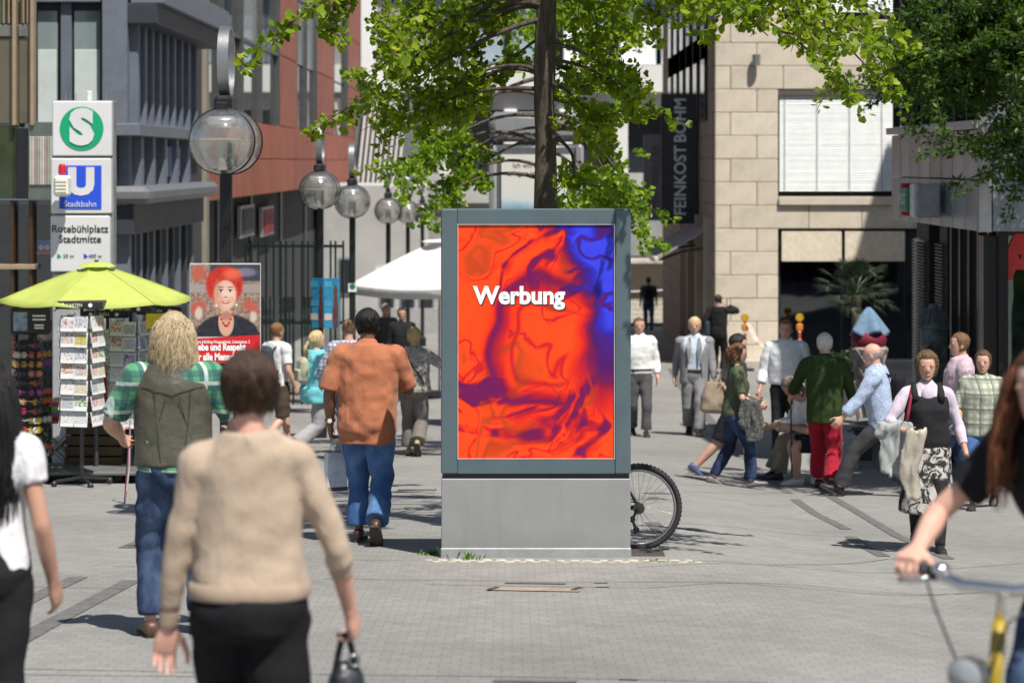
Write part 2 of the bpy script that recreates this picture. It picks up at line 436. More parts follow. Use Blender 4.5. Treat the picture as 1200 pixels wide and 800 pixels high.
for j, (t, bt) in zip(range(-6, 12), zip(bounds[:-1], bounds[1:])):
    A = (j % 2 == 0)
    full = j in (-3, -2, -1, 5)
    c = [838, 887] if A else [838, 856]
    if full:
        x = 949 if A else 918
        if j == 5: c = [838, 856, 948, 1010, 1072, 1134, 1196]
        else:
            while x < 1200: c.append(x); x += 62
        c.append(1230)
    else: c.append(912)
    for a, b in zip(c[:-1], c[1:]):
        w = xx(b) - xx(a) - .012; h = zz(t) - zz(bt) - .012
        cx = (xx(a) + xx(b)) / 2; cz = (zz(t) + zz(bt)) / 2
        MB().box((0, 0, 0), (w, .36, h), bev=.012).build('stone_block', random.choice([stone, stone, stone2, stone3]), sb, loc=rel((cx, D0 + .18 + random.uniform(-.004, .004), cz), sbl))
# right-hand jamb pieces far right, out of view, close the openings
for (t, bt) in ((-60, 23.2), (104.8, 240.8), (268, 431)):
    MB().box((0, 0, 0), (1.4, .36, zz(t) - zz(bt) - .012)).build('stone_pier', stone2, sb, loc=rel((xx(1240), D0 + .19, (zz(t) + zz(bt)) / 2), sbl))
slat_w = M('white_blind_slat', (.80, .83, .83), .45, var=.04, bmp=0)
dkframe = M('dark_frame', (.035, .038, .042), .4, .5)
def blind_window(px0, px1, t, b, nm='window'):
    x0, x1, z0, z1 = xx(px0), xx(px1), zz(b), zz(t)
    w = MB()
    for cx, cz, sx, sz in (((x0 + x1) / 2, z1 - .03, x1 - x0, .06), ((x0 + x1) / 2, z0 + .05, x1 - x0, .1), (x0 + .03, (z0 + z1) / 2, .06, z1 - z0), (x1 - .03, (z0 + z1) / 2, .06, z1 - z0)):
        w.box(rel((cx, D0 + .33, cz), sbl), (sx, .06, sz))
    wo = w.build(nm, dkframe, sb)
    MB().box(rel(((x0 + x1) / 2, D0 + .345, (z0 + z1) / 2), sbl), (x1 - x0, .01, z1 - z0)).build('pane', glassy('window_glass', dark=.3), wo)
    s = MB(); k = int((z1 - z0 - .14) / .062)
    for i in range(k):
        z = z1 - .05 - i * .062
        mt = Matrix.Rotation(R(64 + random.uniform(-3, 3)), 4, 'X')
        s.box(rel(((x0 + x1) / 2, D0 + .09, z), sbl), (x1 - x0 - .08, .066, .004), m=mt)
    so_ = s.build('blind', slat_w, wo); so_['kind'] = 'stuff'
    c = MB()
    for px in np.linspace(px0 + 8, px1 - 8, 5): c.box(rel((xx(px), D0 + .05, (z0 + z1) / 2 + .05), sbl), (.012, .006, z1 - z0 - .1))
    c.build('blind_cord', M('cord_grey', (.25, .26, .27), .7), wo)
    return wo
blind_window(912, 1080, 109, 230)
blind_window(912, 1080, -58, 20)
MB().box(rel(((xx(905) + xx(1080)) / 2, D0 + .19, zz(108.5)), sbl), (xx(1080) - xx(905), .34, .12)).build('lintel', M('lintel_metal', (.13, .115, .10), .5, .3), sb)
MB().box(rel(((xx(912) + xx(1080)) / 2, D0 + .12, zz(235.5)), sbl), (xx(1080) - xx(912) - .01, .42, .20), bev=.015).build('window_sill', stone2, sb)
# shop window with two cream roller awnings
x0, x1 = xx(913), xx(1080)
w = MB(); z0, z1 = G(XL, D0) + .1, zz(269)
for px in (914, 988, 1062): w.box(rel((xx(px), D0 + .2, (z0 + z1) / 2), sbl), (.055, .1, z1 - z0))
w.box(rel(((x0 + x1) / 2, D0 + .2, z1 - .05), sbl), (x1 - x0, .1, .1)); w.box(rel(((x0 + x1) / 2, D0 + .2, z0 + .05), sbl), (x1 - x0, .1, .1))
so_ = w.build('shop_window', dkframe, sb)
MB().box(rel(((x0 + x1) / 2, D0 + .22, (z0 + z1) / 2), sbl), (x1 - x0, .012, z1 - z0)).build('pane', glassy('shop_glass', (.55, .62, .75), .5), so_)
cream = cloth('cream_awning', (.72, .63, .50), fold=.2)
for a, b in ((916, 986), (990, 1060)):
    MB().box(rel(((xx(a) + xx(b)) / 2, D0 - .03, (zz(271) + zz(306)) / 2), sbl), (xx(b) - xx(a), .03, zz(271) - zz(306))).build('roller_awning', cream, sb)
for a, b, t, c in ((940, 944, 310, (.6, .62, .66)), (951, 960, 309, (.12, .16, .3)), (966, 972, 309, (.1, .11, .13)), (917, 935, 318, (.5, .5, .55))):
    MB().box(rel(((xx(a) + xx(b)) / 2, D0 + .5, (zz(t) + zz(t + 26)) / 2), sbl), (xx(b) - xx(a), .04, zz(t) - zz(t + 26))).build('hanging_item', M('shop_item_%d' % a, c, .7), so_)
MB().box(rel(((xx(974) + xx(992)) / 2, D0 + .45, (zz(340) + zz(409)) / 2), sbl), (xx(992) - xx(974), .05, zz(340) - zz(409))).build('lilac_panel', M('lilac_board', (.24, .21, .36), .6), sb)
# plinth step, wall sconce, side windows
MB().box(rel((XL + 5, D0 - .25, gz - .02), sbl), (10.2, .5, .42), bev=.02).build('plinth_step', M('step_stone', (.42, .39, .34), .85), sb)
s = MB(); s.lathe([(.05, -.14), (.1, -.13), (.1, .13), (.05, .14)], rel((xx(885.5), D0 - .16, zz(71)), sbl), 14); s.box(rel((xx(885.5), D0 - .03, zz(69)), sbl), (.08, .1, .08))
s.build('wall_sconce', M('sconce_grey', (.34, .35, .36), .35, .7), sb, 40)
for i, D in enumerate((59.5, 62, 64.5, 67, 69.5, 72)):
    for zc in (zz(95) + .2, zz(15)):
        f = MB().box(rel((XL - .01, D + .3, zc), sbl), (.10, 1.3, 2.2)).build('side_window', dkframe, sb)
        MB().box(rel((XL - .07, D + .3, zc), sbl), (.03, 1.1, 2.0)).build('pane', M('side_glass', (.06, .08, .11), .12, .0, coat=.5), f)
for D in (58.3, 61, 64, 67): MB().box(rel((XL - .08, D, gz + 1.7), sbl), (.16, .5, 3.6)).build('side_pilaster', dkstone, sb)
# awning over the side street
aw = thing('side_awning', 'dark sloped fabric awning sticking out under the vertical delicatessen sign', 'awning', (XL, 61, 0))
za, zb = at(0, 263, 61).z, at(0, 297, 61).z; xo = at(763, 0, 61).x - XL
q = MB().add([(-.02, -2.6, za), (-.02, 2.6, za), (xo, 2.6, zb), (xo, -2.6, zb), (-.02, -2.6, za - .05), (-.02, 2.6, za - .05), (xo, 2.6, zb - .05), (xo, -2.6, zb - .05)],
             [(0, 1, 2, 3), (7, 6, 5, 4), (0, 4, 5, 1), (3, 2, 6, 7), (0, 3, 7, 4), (1, 5, 6, 2)]).build('canopy', cloth('awning_fabric', (.30, .30, .31)), aw)
MB().box((xo - .03, 0, zb - .06), (.10, 5.3, .14), bev=.02).build('front_rail', M('awning_rail', (.62, .62, .6), .4, .4), aw)
for y in (-2.4, 0, 2.4): MB().tube([(-.03, y, za - .5), (xo * .5, y, (za + zb) / 2 - .22), (xo + .05, y, zb - .07)], .03).build('arm', dkframe, aw)
# projecting signs
sg = thing('delicatessen_sign', 'tall black banner sign with vertical lettering on the stone corner building', 'sign', at(796.5, 186, 62))
hh = (at(0, 110, 62).z - at(0, 262, 62).z); ww = at(818.5, 0, 62).x - at(775, 0, 62).x
MB().box((0, 0, 0), (ww, .18, hh), bev=.02).build('panel', M('sign_black', (.018, .02, .024), .45), sg)
[text('lettering', s_, .43, M('sign_letter', (.62, .66, .70), .5, var=.03), sg, (.02, -.095, z_), (R(90), R(-90), 0), bold=.006, sx=.92) for s_, z_ in (('FEINKOST', -.56), ('BÖHM', .98))]
for z in (-hh * .36, hh * .36): MB().box((ww / 2 + .17, 0, z), (.36, .06, .06)).build('bracket', dkframe, sg)
sg2 = thing('grey_name_sign', 'slim grey sign panel with faint vertical lettering behind the black banner sign', 'sign', at(765, 208, 66))
MB().box((0, 0, 0), (.52, .15, 2.35), bev=.02).build('panel', M('sign_grey', (.16, .165, .18), .5), sg2)
[text('lettering', s_, .3, M('sign_letter_dim', (.07, .072, .08), .5), sg2, (.08, -.08, z_), (R(90), R(-90), 0)) for s_, z_ in (('UMH', -.75), ('MERCER', .35))]
MB().box((.26 + .49, 0, .7), (1.0, .05, .05)).build('bracket', dkframe, sg2)

# ============================================================ pale office block closing the street
OB = 100.0
ob = thing('office_block', 'white and grey office block with column arcade closing the street behind the trees', 'building', (0, OB, G(0, OB)))
obl = ob.location
white = M('white_render', (.66, .66, .64), .8, var=.06, scale=.8)
lgrey = M('light_grey_concrete', (.40, .40, .39), .85, var=.12, scale=.7)
mgrey = M('mid_grey_concrete', (.27, .27, .265), .85, var=.14, scale=.6)
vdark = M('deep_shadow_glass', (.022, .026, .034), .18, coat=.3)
def obx(px): return at(px, 0, OB).x
def obz(py): return at(0, py, OB).z
def opart(nm, a, b, t, bt, y0, dep, mat, par=None, bev=0):
    return MB().box(rel(((obx(a) + obx(b)) / 2, OB + y0 + dep / 2, (obz(t) + obz(bt)) / 2), obl), (obx(b) - obx(a), dep, obz(t) - obz(bt)), bev=bev).build(nm, mat, par or ob)
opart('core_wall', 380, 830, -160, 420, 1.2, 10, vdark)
opart('parapet_band', 424, 830, 76, 108, 0, 1.2, white)
opart('parapet_band', 424, 830, -60, -8, 0, 1.2, white)
opart('soffit_band', 424, 830, 108, 128, .35, 1, lgrey)
for px in (424, 512, 590, 655, 720, 790): opart('column', px, px + 16, 128, 232, .1, .9, white, bev=.05)
opart('arcade_wall', 424, 830, 203, 238, -.1, 1.2, lgrey)
opart('lower_wall', 424, 830, 238, 300, .2, 1, mgrey)
for a, b in ((470, 503), (506, 540), (545, 590), (600, 650), (660, 712), (725, 770), (775, 812)):
    f = opart('window', a, b, -8, 76, .5, .3, M('window_frame_blue', (.22, .25, .29), .5))
    opart('pane', a + 2, b - 2, -2, 40 if a in (725,) else 30, .44, .05, M('blue_pane', (.16, .22, .30), .08, coat=.5), f)
    opart('pane', a + 2, b - 2, 36, 72, .44, .05, M('pale_pane', (.30, .38, .45), .08, coat=.5), f)
    if a >= 660: opart('sun_blind', a + 1, b - 1, 28, 75, .36, .05, slat_w, f)
opart('mullion_wall', 440, 470, -8, 76, .3, .8, mgrey)
opart('white_wall', 424, 441, -160, 96, -.6, 1.4, M('bright_white_wall', (.80, .80, .79), .8, var=.03))
# slanted louvre screen
lv = thing('louvre_screen', 'screen of slanted pale louvre blades beside the red facade', 'screen', at(446, 240, 92))
for i in range(9):
    x = -1.0 + i * .19
    MB().add([(x, -.1, 0), (x + .09, -.1, 0), (x + .09, .1, 0), (x, .1, 0), (x + .42, -.1, 3.9), (x + .51, -.1, 3.9), (x + .51, .1, 3.9), (x + .42, .1, 3.9)],
             [(0, 1, 2, 3), (4, 5, 6, 7), (0, 1, 5, 4), (1, 2, 6, 5), (2, 3, 7, 6), (3, 0, 4, 7)]).build('blade', white, lv)
MB().box((0.2, .3, 1.9), (2.5, .1, 4.3)).build('backing', M('louvre_back', (.14, .15, .16), .7), lv)
MB().box((0, .2, -2.2), (2.6, .4, 4.4)).build('base_wall', mgrey, lv)
# steps and wall at the end of the side street
st = thing('stepped_wall', 'pale stone wall with handrail at the end of the shaded side street', 'wall', (at(768, 0, 86).x, 86, G(3, 86)))
wz = at(0, 303, 86).z - G(3, 86)
MB().box((0, .5, wz / 2), (7.0, 1, wz), bev=.03).build('wall', M('stair_wall_stone', (.42, .37, .30), .85, var=.12), st)
MB().box((0, -.03, wz - .08), (7.1, 1.1, .16), bev=.02).build('coping', M('coping_stone', (.55, .5, .43), .8), st)
for i in range(5): MB().box((0, -.9 - .0 * i - .3 * i + .1, .09 + .16 * (4 - i) * .5), (7.0, .32, .08 + .16 * (4 - i)), bev=.01).build('step', M('step_stone', (.42, .39, .34), .85), st)
MB().tube([(-1.8, -.1, wz * .46), (1.0, -.1, wz * .52), (2.4, -.1, wz * .75)], .035).build('handrail', M('rail_steel', (.6, .6, .6), .35, .8), st)
# plain grey volume behind the lamps
gb = thing('grey_concrete_block', 'plain grey concrete building wall behind the row of lamps', 'building', (at(440, 0, 78).x, 80, G(-4.4, 80)))
bz = G(-4.4, 80)
MB().box((0, 1.0, (at(0, 216, 78).z - bz) / 2 - .2), (at(520, 0, 78).x - at(396, 0, 78).x, 6, at(0, 216, 78).z - bz + .4), bev=.04).build('wall', lgrey, gb)
for px, t, b2 in ((398, 300, 346), (446, 330, 372), (470, 330, 380), (492, 326, 372)):
    f = MB().box(((at(px + 8, 0, 78).x - gb.location.x), -2.02, (at(0, t, 78).z + at(0, b2, 78).z) / 2 - bz), (.5, .08, 1.2)).build('window', M('window_frame_blue', (.22, .25, .29), .5), gb)
    MB().box(((at(px + 8, 0, 78).x - gb.location.x), -2.075, (at(0, t, 78).z + at(0, b2, 78).z) / 2 - bz), (.4, .03, 1.05)).build('pane', vdark, f)
MB().box((1.2, -2.03, at(0, 318, 78).z - bz), (2.4, .1, .25)).build('ledge', white, gb)
MB().box((0.9, -2.2, at(0, 390, 78).z - bz), (3.2, .3, 1.6)).build('shop_base', M('shop_base_grey', (.33, .33, .33), .6), gb)

# ============================================================ red panelled facade on the left
XR = -6.0
rb = thing('red_panel_building', 'modern building with terracotta red panels and tall glass strips behind the lamps', 'building', (XR, 47, G(XR, 47)))
rbl = rb.location
def dpx(px, X=XR): return X * F / (px - 600)
def side(nm, a, b, z0, z1, x0, dep, mat, par=rb, X=XR, o=None, bev=.0):
    """panel on a wall that runs along the street, from pixel column a to b"""
    da, db = dpx(a, X), dpx(b, X); o = o or rbl
    return MB().box(rel((X + x0 - dep / 2, (da + db) / 2, (z0 + z1) / 2), o), (dep, abs(db - da), z1 - z0), bev=bev).build(nm, mat, par)
def redmat(nm, c):
    return M(nm, c, .55, var=.10, scale=.7, bmp=.1)
reds = [redmat('terracotta_a', (.36, .105, .062)), redmat('terracotta_b', (.32, .092, .055)), redmat('terracotta_c', (.39, .115, .068))]
MB().box(rel((XR - 4.4, 70.5, (14 - 4) / 2), rbl), (8, 47, 18)).build('core_wall', M('dark_core', (.05, .05, .055), .8), rb)
zg, zb_ = 2.67, .97
zlev = [zg, zg + 1.85, zg + 3.7, zg + 5.55, zg + 7.4, zg + 9.2]
for (a, b) in ((329, 348), (372, 391), (408, 422)):
    for k in range(5): side('red_panel', a, b, zlev[k] + .012, zlev[k + 1] - .012, 0, .25, random.choice(reds), bev=.012)
cols_ = [240, 262, 283, 304, 325, 344, 361, 378, 395, 409, 422]
for a, b in zip(cols_[:-1], cols_[1:]):
    for z0, z1 in ((zb_, 1.82), (1.82, zg)):
        da, db = dpx(a), dpx(b)
        MB().box((0, 0, 0), (.22, db - da - .02, z1 - z0 - .02), bev=.012).build('red_panel', random.choice(reds), rb, loc=rel((XR - .1, (da + db) / 2, (z0 + z1) / 2), rbl))
gl_l = M('green_dark_glass', (.030, .050, .045), .06, coat=.8, bmp=.0, var=.5, scale=.5)
gl_b = M('blind_behind_glass', (.36, .38, .38), .25, coat=.4)
for (a, b) in ((240, 262), (262, 285), (285, 307), (307, 329), (348, 360), (360, 372), (391, 408)):
    for k in range(5):
        g = side('glass_pane', a, b, zlev[k] + .03, zlev[k + 1] - .03, -.12, .05, gl_b if (a in (285, 348, 360) and k in (1, 2)) else gl_l)
for px in (240.5, 262, 285, 307, 328, 348.5, 360, 371.5, 391.5, 407.5):
    d = dpx(px); MB().box(rel((XR - .06, d, zg + 3.7), rbl), (.14, .10, 7.4)).build('mullion', M('mullion_grey', (.13, .135, .135), .4, .6), rb)
for k in range(1, 5): side('transom', 240, 328, zlev[k] - .04, zlev[k] + .04, -.04, .08, M('mullion_grey', (.13, .135, .135), .4, .6))
# ground floor shop fronts
for i, (a, b) in enumerate(((240, 275), (275, 312), (312, 345), (345, 372), (372, 396), (396, 422))):
    g = side('shop_pane', a, b, G(XR, 60) - .3, zb_ - .05, -.5, .04, glassy('shop_front_glass', (.7, .72, .75), .5))
    side('shop_post', b - 1.2, b + .8, G(XR, 60) - .6, zb_, -.35, .12, dkframe)
for px, c in ((303, (.05, .05, .055)), (326, (.30, .02, .025))):
    d = dpx(px); f = MB().box(rel((XR - .3, d, zz_ := at(0, 259, d).z), rbl), (.08, 2.9, .75)).build('framed_poster', M('poster_frame', (.4, .4, .4), .4, .5), rb)
    MB().box(rel((XR - .25, d, zz_), rbl), (.03, 2.3, .6)).build('print', M('poster_print_%d' % px, c, .6, var=.5, scale=3), f)
for i in range(16):     # shop goods behind the glass
    px = 262 + i * 9.5; d = dpx(px); c = random.choice([(.5, .06, .08), (.6, .58, .55), (.45, .4, .35), (.1, .1, .12), (.55, .12, .16)])
    MB().box(rel((XR - .75, d, at(0, random.uniform(285, 312), d).z), rbl), (.2, .9, .5), bev=.05).build('shop_goods', M('goods_%d' % (i % 6), c, .7), rb)
MB().box(rel((XR - .6, 70, G(XR, 70) + .35), rbl), (.3, 44, 1.4)).build('shop_plinth', mgrey, rb)
# tan pier between the two facades
tp = thing('tan_pier', 'narrow tan stone pier between the slate building and red facade', 'pillar', (-6.05, 46.4, G(-6, 46.4)))
MB().box((0, 0, 6), (.42, .5, 15), bev=.02).build('shaft', M('tan_pier_stone', (.24, .215, .165), .8, var=.12, scale=1.5), tp)
MB().box((0, 0, .1), (.5, .58, .5), bev=.03).build('base', M('tan_pier_stone', (.24, .215, .165), .8), tp)

# ============================================================ slate-grey ribbed building
XS = -5.72; DS = 36.0
slate = M('slate_blue_metal', (.145, .165, .205), .5, .15, var=.16, scale=1.6, bmp=.15)
slate2 = M('slate_light_metal', (.17, .19, .232), .45, .2, var=.1)
slate_d = M('slate_dark_metal', (.045, .05, .062), .5, .2)
nb = thing('slate_building', 'slate grey building with ribbed upper wall behind the transit sign', 'building', (XS, DS, G(XS, DS)))
nbl = nb.location
gz2 = G(XS, DS)
MB().box(rel((XS - 3.2, DS + 5.3, 4), nbl), (6.0, 10, 15)).build('core_wall', M('dark_core', (.05, .05, .055), .8), nb)
def fr(nm, a, b, t, bt, y0, dep, mat, par=nb, bev=.01, D=DS, o=None):
    o = o or nbl
    return MB().box(rel(((at(a, 0, D).x + at(b, 0, D).x) / 2, D + y0 + dep / 2, (at(0, t, D).z + at(0, bt, D).z) / 2), o), (at(b, 0, D).x - at(a, 0, D).x, dep, at(0, t, D).z - at(0, bt, D).z), bev=bev).build(nm, mat, par)
fr('corner_pilaster', 121, 150.2, -90, 150, -.12, .5, slate2)
fr('spandrel', -60, 121, -90, 3, -.05, .3, slate2)
fr('mullion', 70, 83, 3, 150, .05, .2, slate)
fr('mullion', 28, 40, 3, 150, .05, .2, slate)
for a, b in ((40, 70), (83, 121)):
    f = fr('window', a, b, 3, 150, .16, .06, slate_d)
    fr('pane', a + 2, b - 4, 12, 147, .10, .04, M('pale_blind_glass', (.20, .25, .255), .10, coat=.6, var=.05, bmp=0), f)
    fr('roller_blind', a + 3, b - 5, 58, 147, .085, .012, M('pale_blind', (.50, .56, .54), .6, var=.05), f)
fr('sill', -60, 150, 150, 158, -.2, .6, slate2)
fr('lower_wall', -60, 150, 158, 250, .1, .4, slate)
fr('dark_gap', 60, 128, 160, 225, .06, .1, slate_d)
fr('canopy_edge', -60, 152, 226, 240, -.25, .8, slate2)
fr('shop_pier', 128, 152, 240, 470, .0, .4, slate2)
fr('shop_glass', -60, 128, 240, 470, .3, .03, glassy('shop_front_glass'))
for px in (20, 36, 60, 98): fr('shop_post', px, px + 4, 240, 470, .2, .1, M('bronze_post', (.10, .06, .035), .4, .6))
def sd_(nm, a, b, z0, z1, x0, dep, mat, par=nb, bev=.01): return side(nm, a, b, z0, z1, x0, dep, mat, par, XS, nbl, bev)
def szz(py, px): return at(0, py, dpx(px, XS)).z
ztop, zmid = szz(14, 150), szz(150, 150)
sd_('side_wall', 150, 231, zmid, ztop + 3, -.12, .2, slate)
for i in range(9):
    px = 153 + i * 8.7
    d = dpx(px, XS)
    MB().box((0, 0, 0), (.26, .22, ztop - zmid - .1), bev=.02).build('rib', slate2 if i % 2 else slate, nb, loc=rel((XS + .0, d, (ztop + zmid) / 2 - .05), nbl))
sd_('eave', 149, 233, ztop - .18, ztop + .12, .45, .7, slate_d)
sd_('eave_trim', 149, 233, ztop + .12, ztop + .5, .55, .5, slate2)
sd_('ledge', 146, 228, zmid - .12, zmid + .06, .22, .5, slate2)
sd_('window_band', 148, 231, zmid - .95, zmid - .12, -.15, .1, slate_d)
for px in (158, 172, 186, 200, 214): 
    d = dpx(px, XS); MB().box(rel((XS + .02, d, zmid - .53), nbl), (.2, .28, .8)).build('band_post', slate2, nb)
for a, b, c in ((187, 195, (.75, .76, .78)), (198, 209, (.35, .45, .72))): sd_('band_panel', a, b, zmid - .75, zmid - .25, .03, .04, M('band_panel_%d' % a, c, .5))  # white and blue panels set in the window band
zl2 = szz(226, 150)
sd_('rounded_ledge', 145, 232, zl2 - .16, zl2 + .10, .38, .8, M('ledge_grey', (.17, .178, .19), .45, .2), bev=.08)
sd_('fascia', 147, 231, zl2 - .62, zl2 - .16, .12, .3, slate_d)
for i in range(10):
    px = 154 + i * 7.6; d = dpx(px, XS)
    MB().box((0, 0, 0), (.16, .2, 2.3), bev=.01).build('lower_rib', slate if i % 2 else slate_d, nb, loc=rel((XS - .02, d, zl2 - 1.75), nbl))
MB().box(rel((XS + .06, (36.3 + 44.8) / 2, gz2 + .5), nbl), (.3, 8.3, 1.5)).build('side_plinth', slate, nb)
# small bank sign
bs = thing('bank_sign', 'small blue and white illuminated bank sign under the dark canopy', 'sign', at(53, 290, 35.4))
MB().box((0, 0, 0), (.24, .14, .2), bev=.02).build('box', M('bank_blue', (.03, .12, .5), .4), bs)
for dx in (-.045, .045): MB().box((dx, -.075, .0), (.07, .012, .07), m=Matrix.Rotation(R(45), 4, 'Y')).build('emblem', M('bank_white', (.8, .8, .8), .5), bs)
MB().box((0, -.074, -.08), (.24, .012, .035)).build('stripe', M('bank_orange', (.75, .22, .08), .5), bs)
MB().box((0, .30, .05), (.05, .6, .05)).build('bracket', dkframe, bs)

# ============================================================ bronze-framed glass building, far left edge
MBD = 31.0
mb_ = thing('bronze_glass_building', 'glass and bronze metal clad building at the left edge of the street', 'building', (at(38, 0, MBD).x, MBD, G(-6.2, MBD)))
ml = mb_.location
def fb(nm, a, b, t, bt, y0, dep, mat, par=mb_, bev=.008): return fr(nm, a, b, t, bt, y0, dep, mat, par, bev, MBD, ml)
bronze = M('bronze_cladding', (.17, .15, .11), .35, .5, var=.15, scale=1.2)
gold = M('gold_mullion', (.48, .37, .25), .35, .6, var=.1)
mb_c = MB().box(rel((at(-110, 0, MBD).x - 1.7, MBD + 2.6, 4), ml), (3.4, 4.4, 15)); mb_c.build('core_wall', M('dark_core', (.05, .05, .055), .8), mb_)
for a, b in ((-60, -24), (-22, 15), (21, 36)):
    for t, bt in ((-120, -30), (44, 145)): fb('metal_panel', a, b, t, bt, .05, .1, bronze)
    fb('glass_pane', a, b, -28, 28, .1, .03, M('pale_green_glass', (.16, .22, .12), .1, coat=.5, var=.4, scale=1.5))
    fb('grey_band', a, b, 29, 43, .02, .12, M('bronze_band', (.20, .195, .18), .4, .4))
for px in (-23, 15, 36): fb('mullion', px, px + 5, -120, 147, -.06, .16, gold)
for px in (3, 9, 26, 31): fb('fin', px, px + 2.2, -28, 28, .0, .08, gold)
for a, b in ((-60, 15), (15, 21)): fb('reflecting_glass', a, b, 147, 233, .05, .05, M('green_reflection_glass', (.035, .05, .025), .05, .3, coat=.6, var=.8, scale=1.4, bmp=0))  # dark green reflection is painted into the glass colour
fb('black_return', 19, 33, 150, 233, .0, .2, M('black_panel', (.012, .013, .016), .35))
f = fb('stripe_window', 33, 63, 143, 234, -.02, .2, M('box_window_frame', (.14, .17, .15), .3, .4))
for i in range(9): fb('stripe', 35 + i * 3, 37.6 + i * 3, 160, 217, -.045, .02, M('stripe_%d' % (i % 4), [(.45, .42, .36), (.5, .48, .46), (.36, .26, .24), (.30, .34, .26)][i % 4], .5), f)
fb('shop_glass', -60, 63, 235, 520, .25, .03, glassy('shop_front_glass'))
for px in (10, 32): fb('shop_post', px, px + 4, 235, 520, .1, .14, M('bronze_post', (.10, .06, .035), .4, .6))
fb('shop_sill', -60, 40, 310, 316, .06, .2, gold)
for a, t, c in ((-6, 290, (.55, .6, .7)), (16, 300, (.5, .55, .62)), (40, 310, (.1, .3, .7))): fb('window_display', a, a + 16, t, t + 26, .4, .05, M('display_%d' % a, c, .5, var=.4, scale=6))

# ============================================================ grey metal clad shop building on the right
XB = 5.4; DB0, DB1 = 28.0, 34.4
pb = thing('metal_clad_building', 'grey metal clad shop building with panelled fascia on the right', 'building', (XB, DB0, G(XB, DB0)))
pl = pb.location
pan = [M('fascia_panel_%d' % i, c, .30, .35, var=.1, scale=1.5, bmp=.05) for i, c in enumerate([(.27, .29, .32), (.33, .35, .38), (.23, .25, .28)])]
panf = [M('front_panel_%d' % i, c, .4, .35, var=.08, scale=1.0, bmp=.05) for i, c in enumerate([(.24, .27, .31), (.22, .25, .29)])]
zA, zB, zC = .94, at(0, 211, DB0).z, at(0, 151, DB0).z
MB().box(rel((XB + 4.2, (DB0 + DB1) / 2 + .1, 3.75), pl), (8.1, DB1 - DB0 - .3, 5.5)).build('upper_core', M('dark_core', (.05, .05, .055), .8), pb)
def rs(nm, d0, d1, z0, z1, x0, dep, mat, par=pb, bev=.008):
    return MB().box((0, 0, 0), (dep, d1 - d0, z1 - z0), bev=bev).build(nm, mat, par, loc=rel((XB + x0 + dep / 2, (d0 + d1) / 2, (z0 + z1) / 2), pl))
n = 8
for i in range(n):
    a = DB0 + .06 + (DB1 - DB0 - .06) * i / n; b = DB0 + .06 + (DB1 - DB0 - .06) * (i + 1) / n
    for z0, z1 in ((zA, zB), (zB, zC)): rs('fascia_panel', a + .02, b - .02, z0 + .008, z1 - .008, 0, .14, random.choice(pan))
    rs('window_pane', a + .02, b - .02, zC + .12, zC + 2.3, .12, .04, M('dark_window_glass', (.03, .035, .04), .08, coat=.6))
    rs('window_post', b - .03, b + .03, zC + .05, zC + 2.35, .02, .1, dkframe)
    rs('upper_panel', a + .006, b - .006, zC + 2.4, zC + 4.0, 0, .14, random.choice(pan))
rs('window_sill', DB0, DB1, zC, zC + .1, -.08, .3, M('sill_light', (.45, .45, .45), .4, .4))
rs('upper_wall', DB0, DB1, zC + 4.02, 6.9, .01, .14, pan[2])
xs_ = [XB + .16, XB + 2.1, XB + 4.2, XB + 6.4]
for a, b in zip(xs_[:-1], xs_[1:]):
    for z0, z1 in ((zA, zB), (zB, zC), (zC, zC + 1.3), (zC + 1.3, zC + 2.6), (zC + 2.6, zC + 4.0), (zC + 4.0, 6.9)):
        MB().box((0, 0, 0), (b - a - .012, .14, z1 - z0 - .014), bev=.008).build('front_panel', random.choice(panf), pb, loc=rel(((a + b) / 2, DB0 + .07, (z0 + z1) / 2), pl))
MB().box(rel((XB + .08, DB0 + .03, (zA + 6.9) / 2), pl), (.14, .1, 6.9 - zA)).build('corner_trim', M('corner_trim', (.42, .43, .45), .35, .6), pb)
gB = G(XB, 30)
MB().box(rel((XB + 4, 31.2, zA + .05), pl), (7.8, 6.2, .08)).build('soffit', M('soffit_dark', (.05, .05, .055), .6), pb)
MB().box(rel((XB + 5.1, 32.5, (gB - .5 + zA) / 2), pl), (6, 3.6, zA - gB + .4)).build('back_wall', M('shop_dark', (.018, .018, .02), .7), pb)
# louvred columns: stacks of blades
blade_m = M('louvre_blade', (.22, .21, .20), .4, .4)
for d0, d1 in ((33.3, 34.3), (31.9, 32.45)):
    c_ = rs('louvre_column', d0, d1, gB - .4, zA, .34, .3, M('louvre_core', (.02, .02, .022), .6))
    s = MB(); k = int((zA - gB) / .044)
    for i in range(k): s.box(rel((XB + .31, (d0 + d1) / 2, gB - .2 + i * .044), pl), (.085, d1 - d0, .008), m=Matrix.Rotation(R(-25), 4, 'Y'))
    b_ = s.build('louvre_blades', blade_m, c_, loc=-c_.location); b_['kind'] = 'stuff'
for d in (31.2, 30.6, 30.0, 29.4, 28.75, 28.2):
    rs('door_mullion', d - .05, d + .05, gB - .4, zA, .26, .12, M('black_steel', (.012, .012, .014), .35, .4))
for a, b in zip((31.2, 30.6, 30.0, 29.4, 28.75)[1:], (31.2, 30.6, 30.0, 29.4)):
    g = rs('glass_door', a + .05, b - .05, gB - .3, zA - .04, .32, .02, M('reflective_door_glass', (.72, .69, .64), .06, .95, var=.12, scale=.9, bmp=.02, bscale=1.2))
MB().box(rel((XB + .2, DB0 + .35, (gB - .4 + zA) / 2), pl), (.2, .3, zA - gB + .3)).build('black_pier', M('black_steel', (.012, .012, .014), .35, .4), pb)
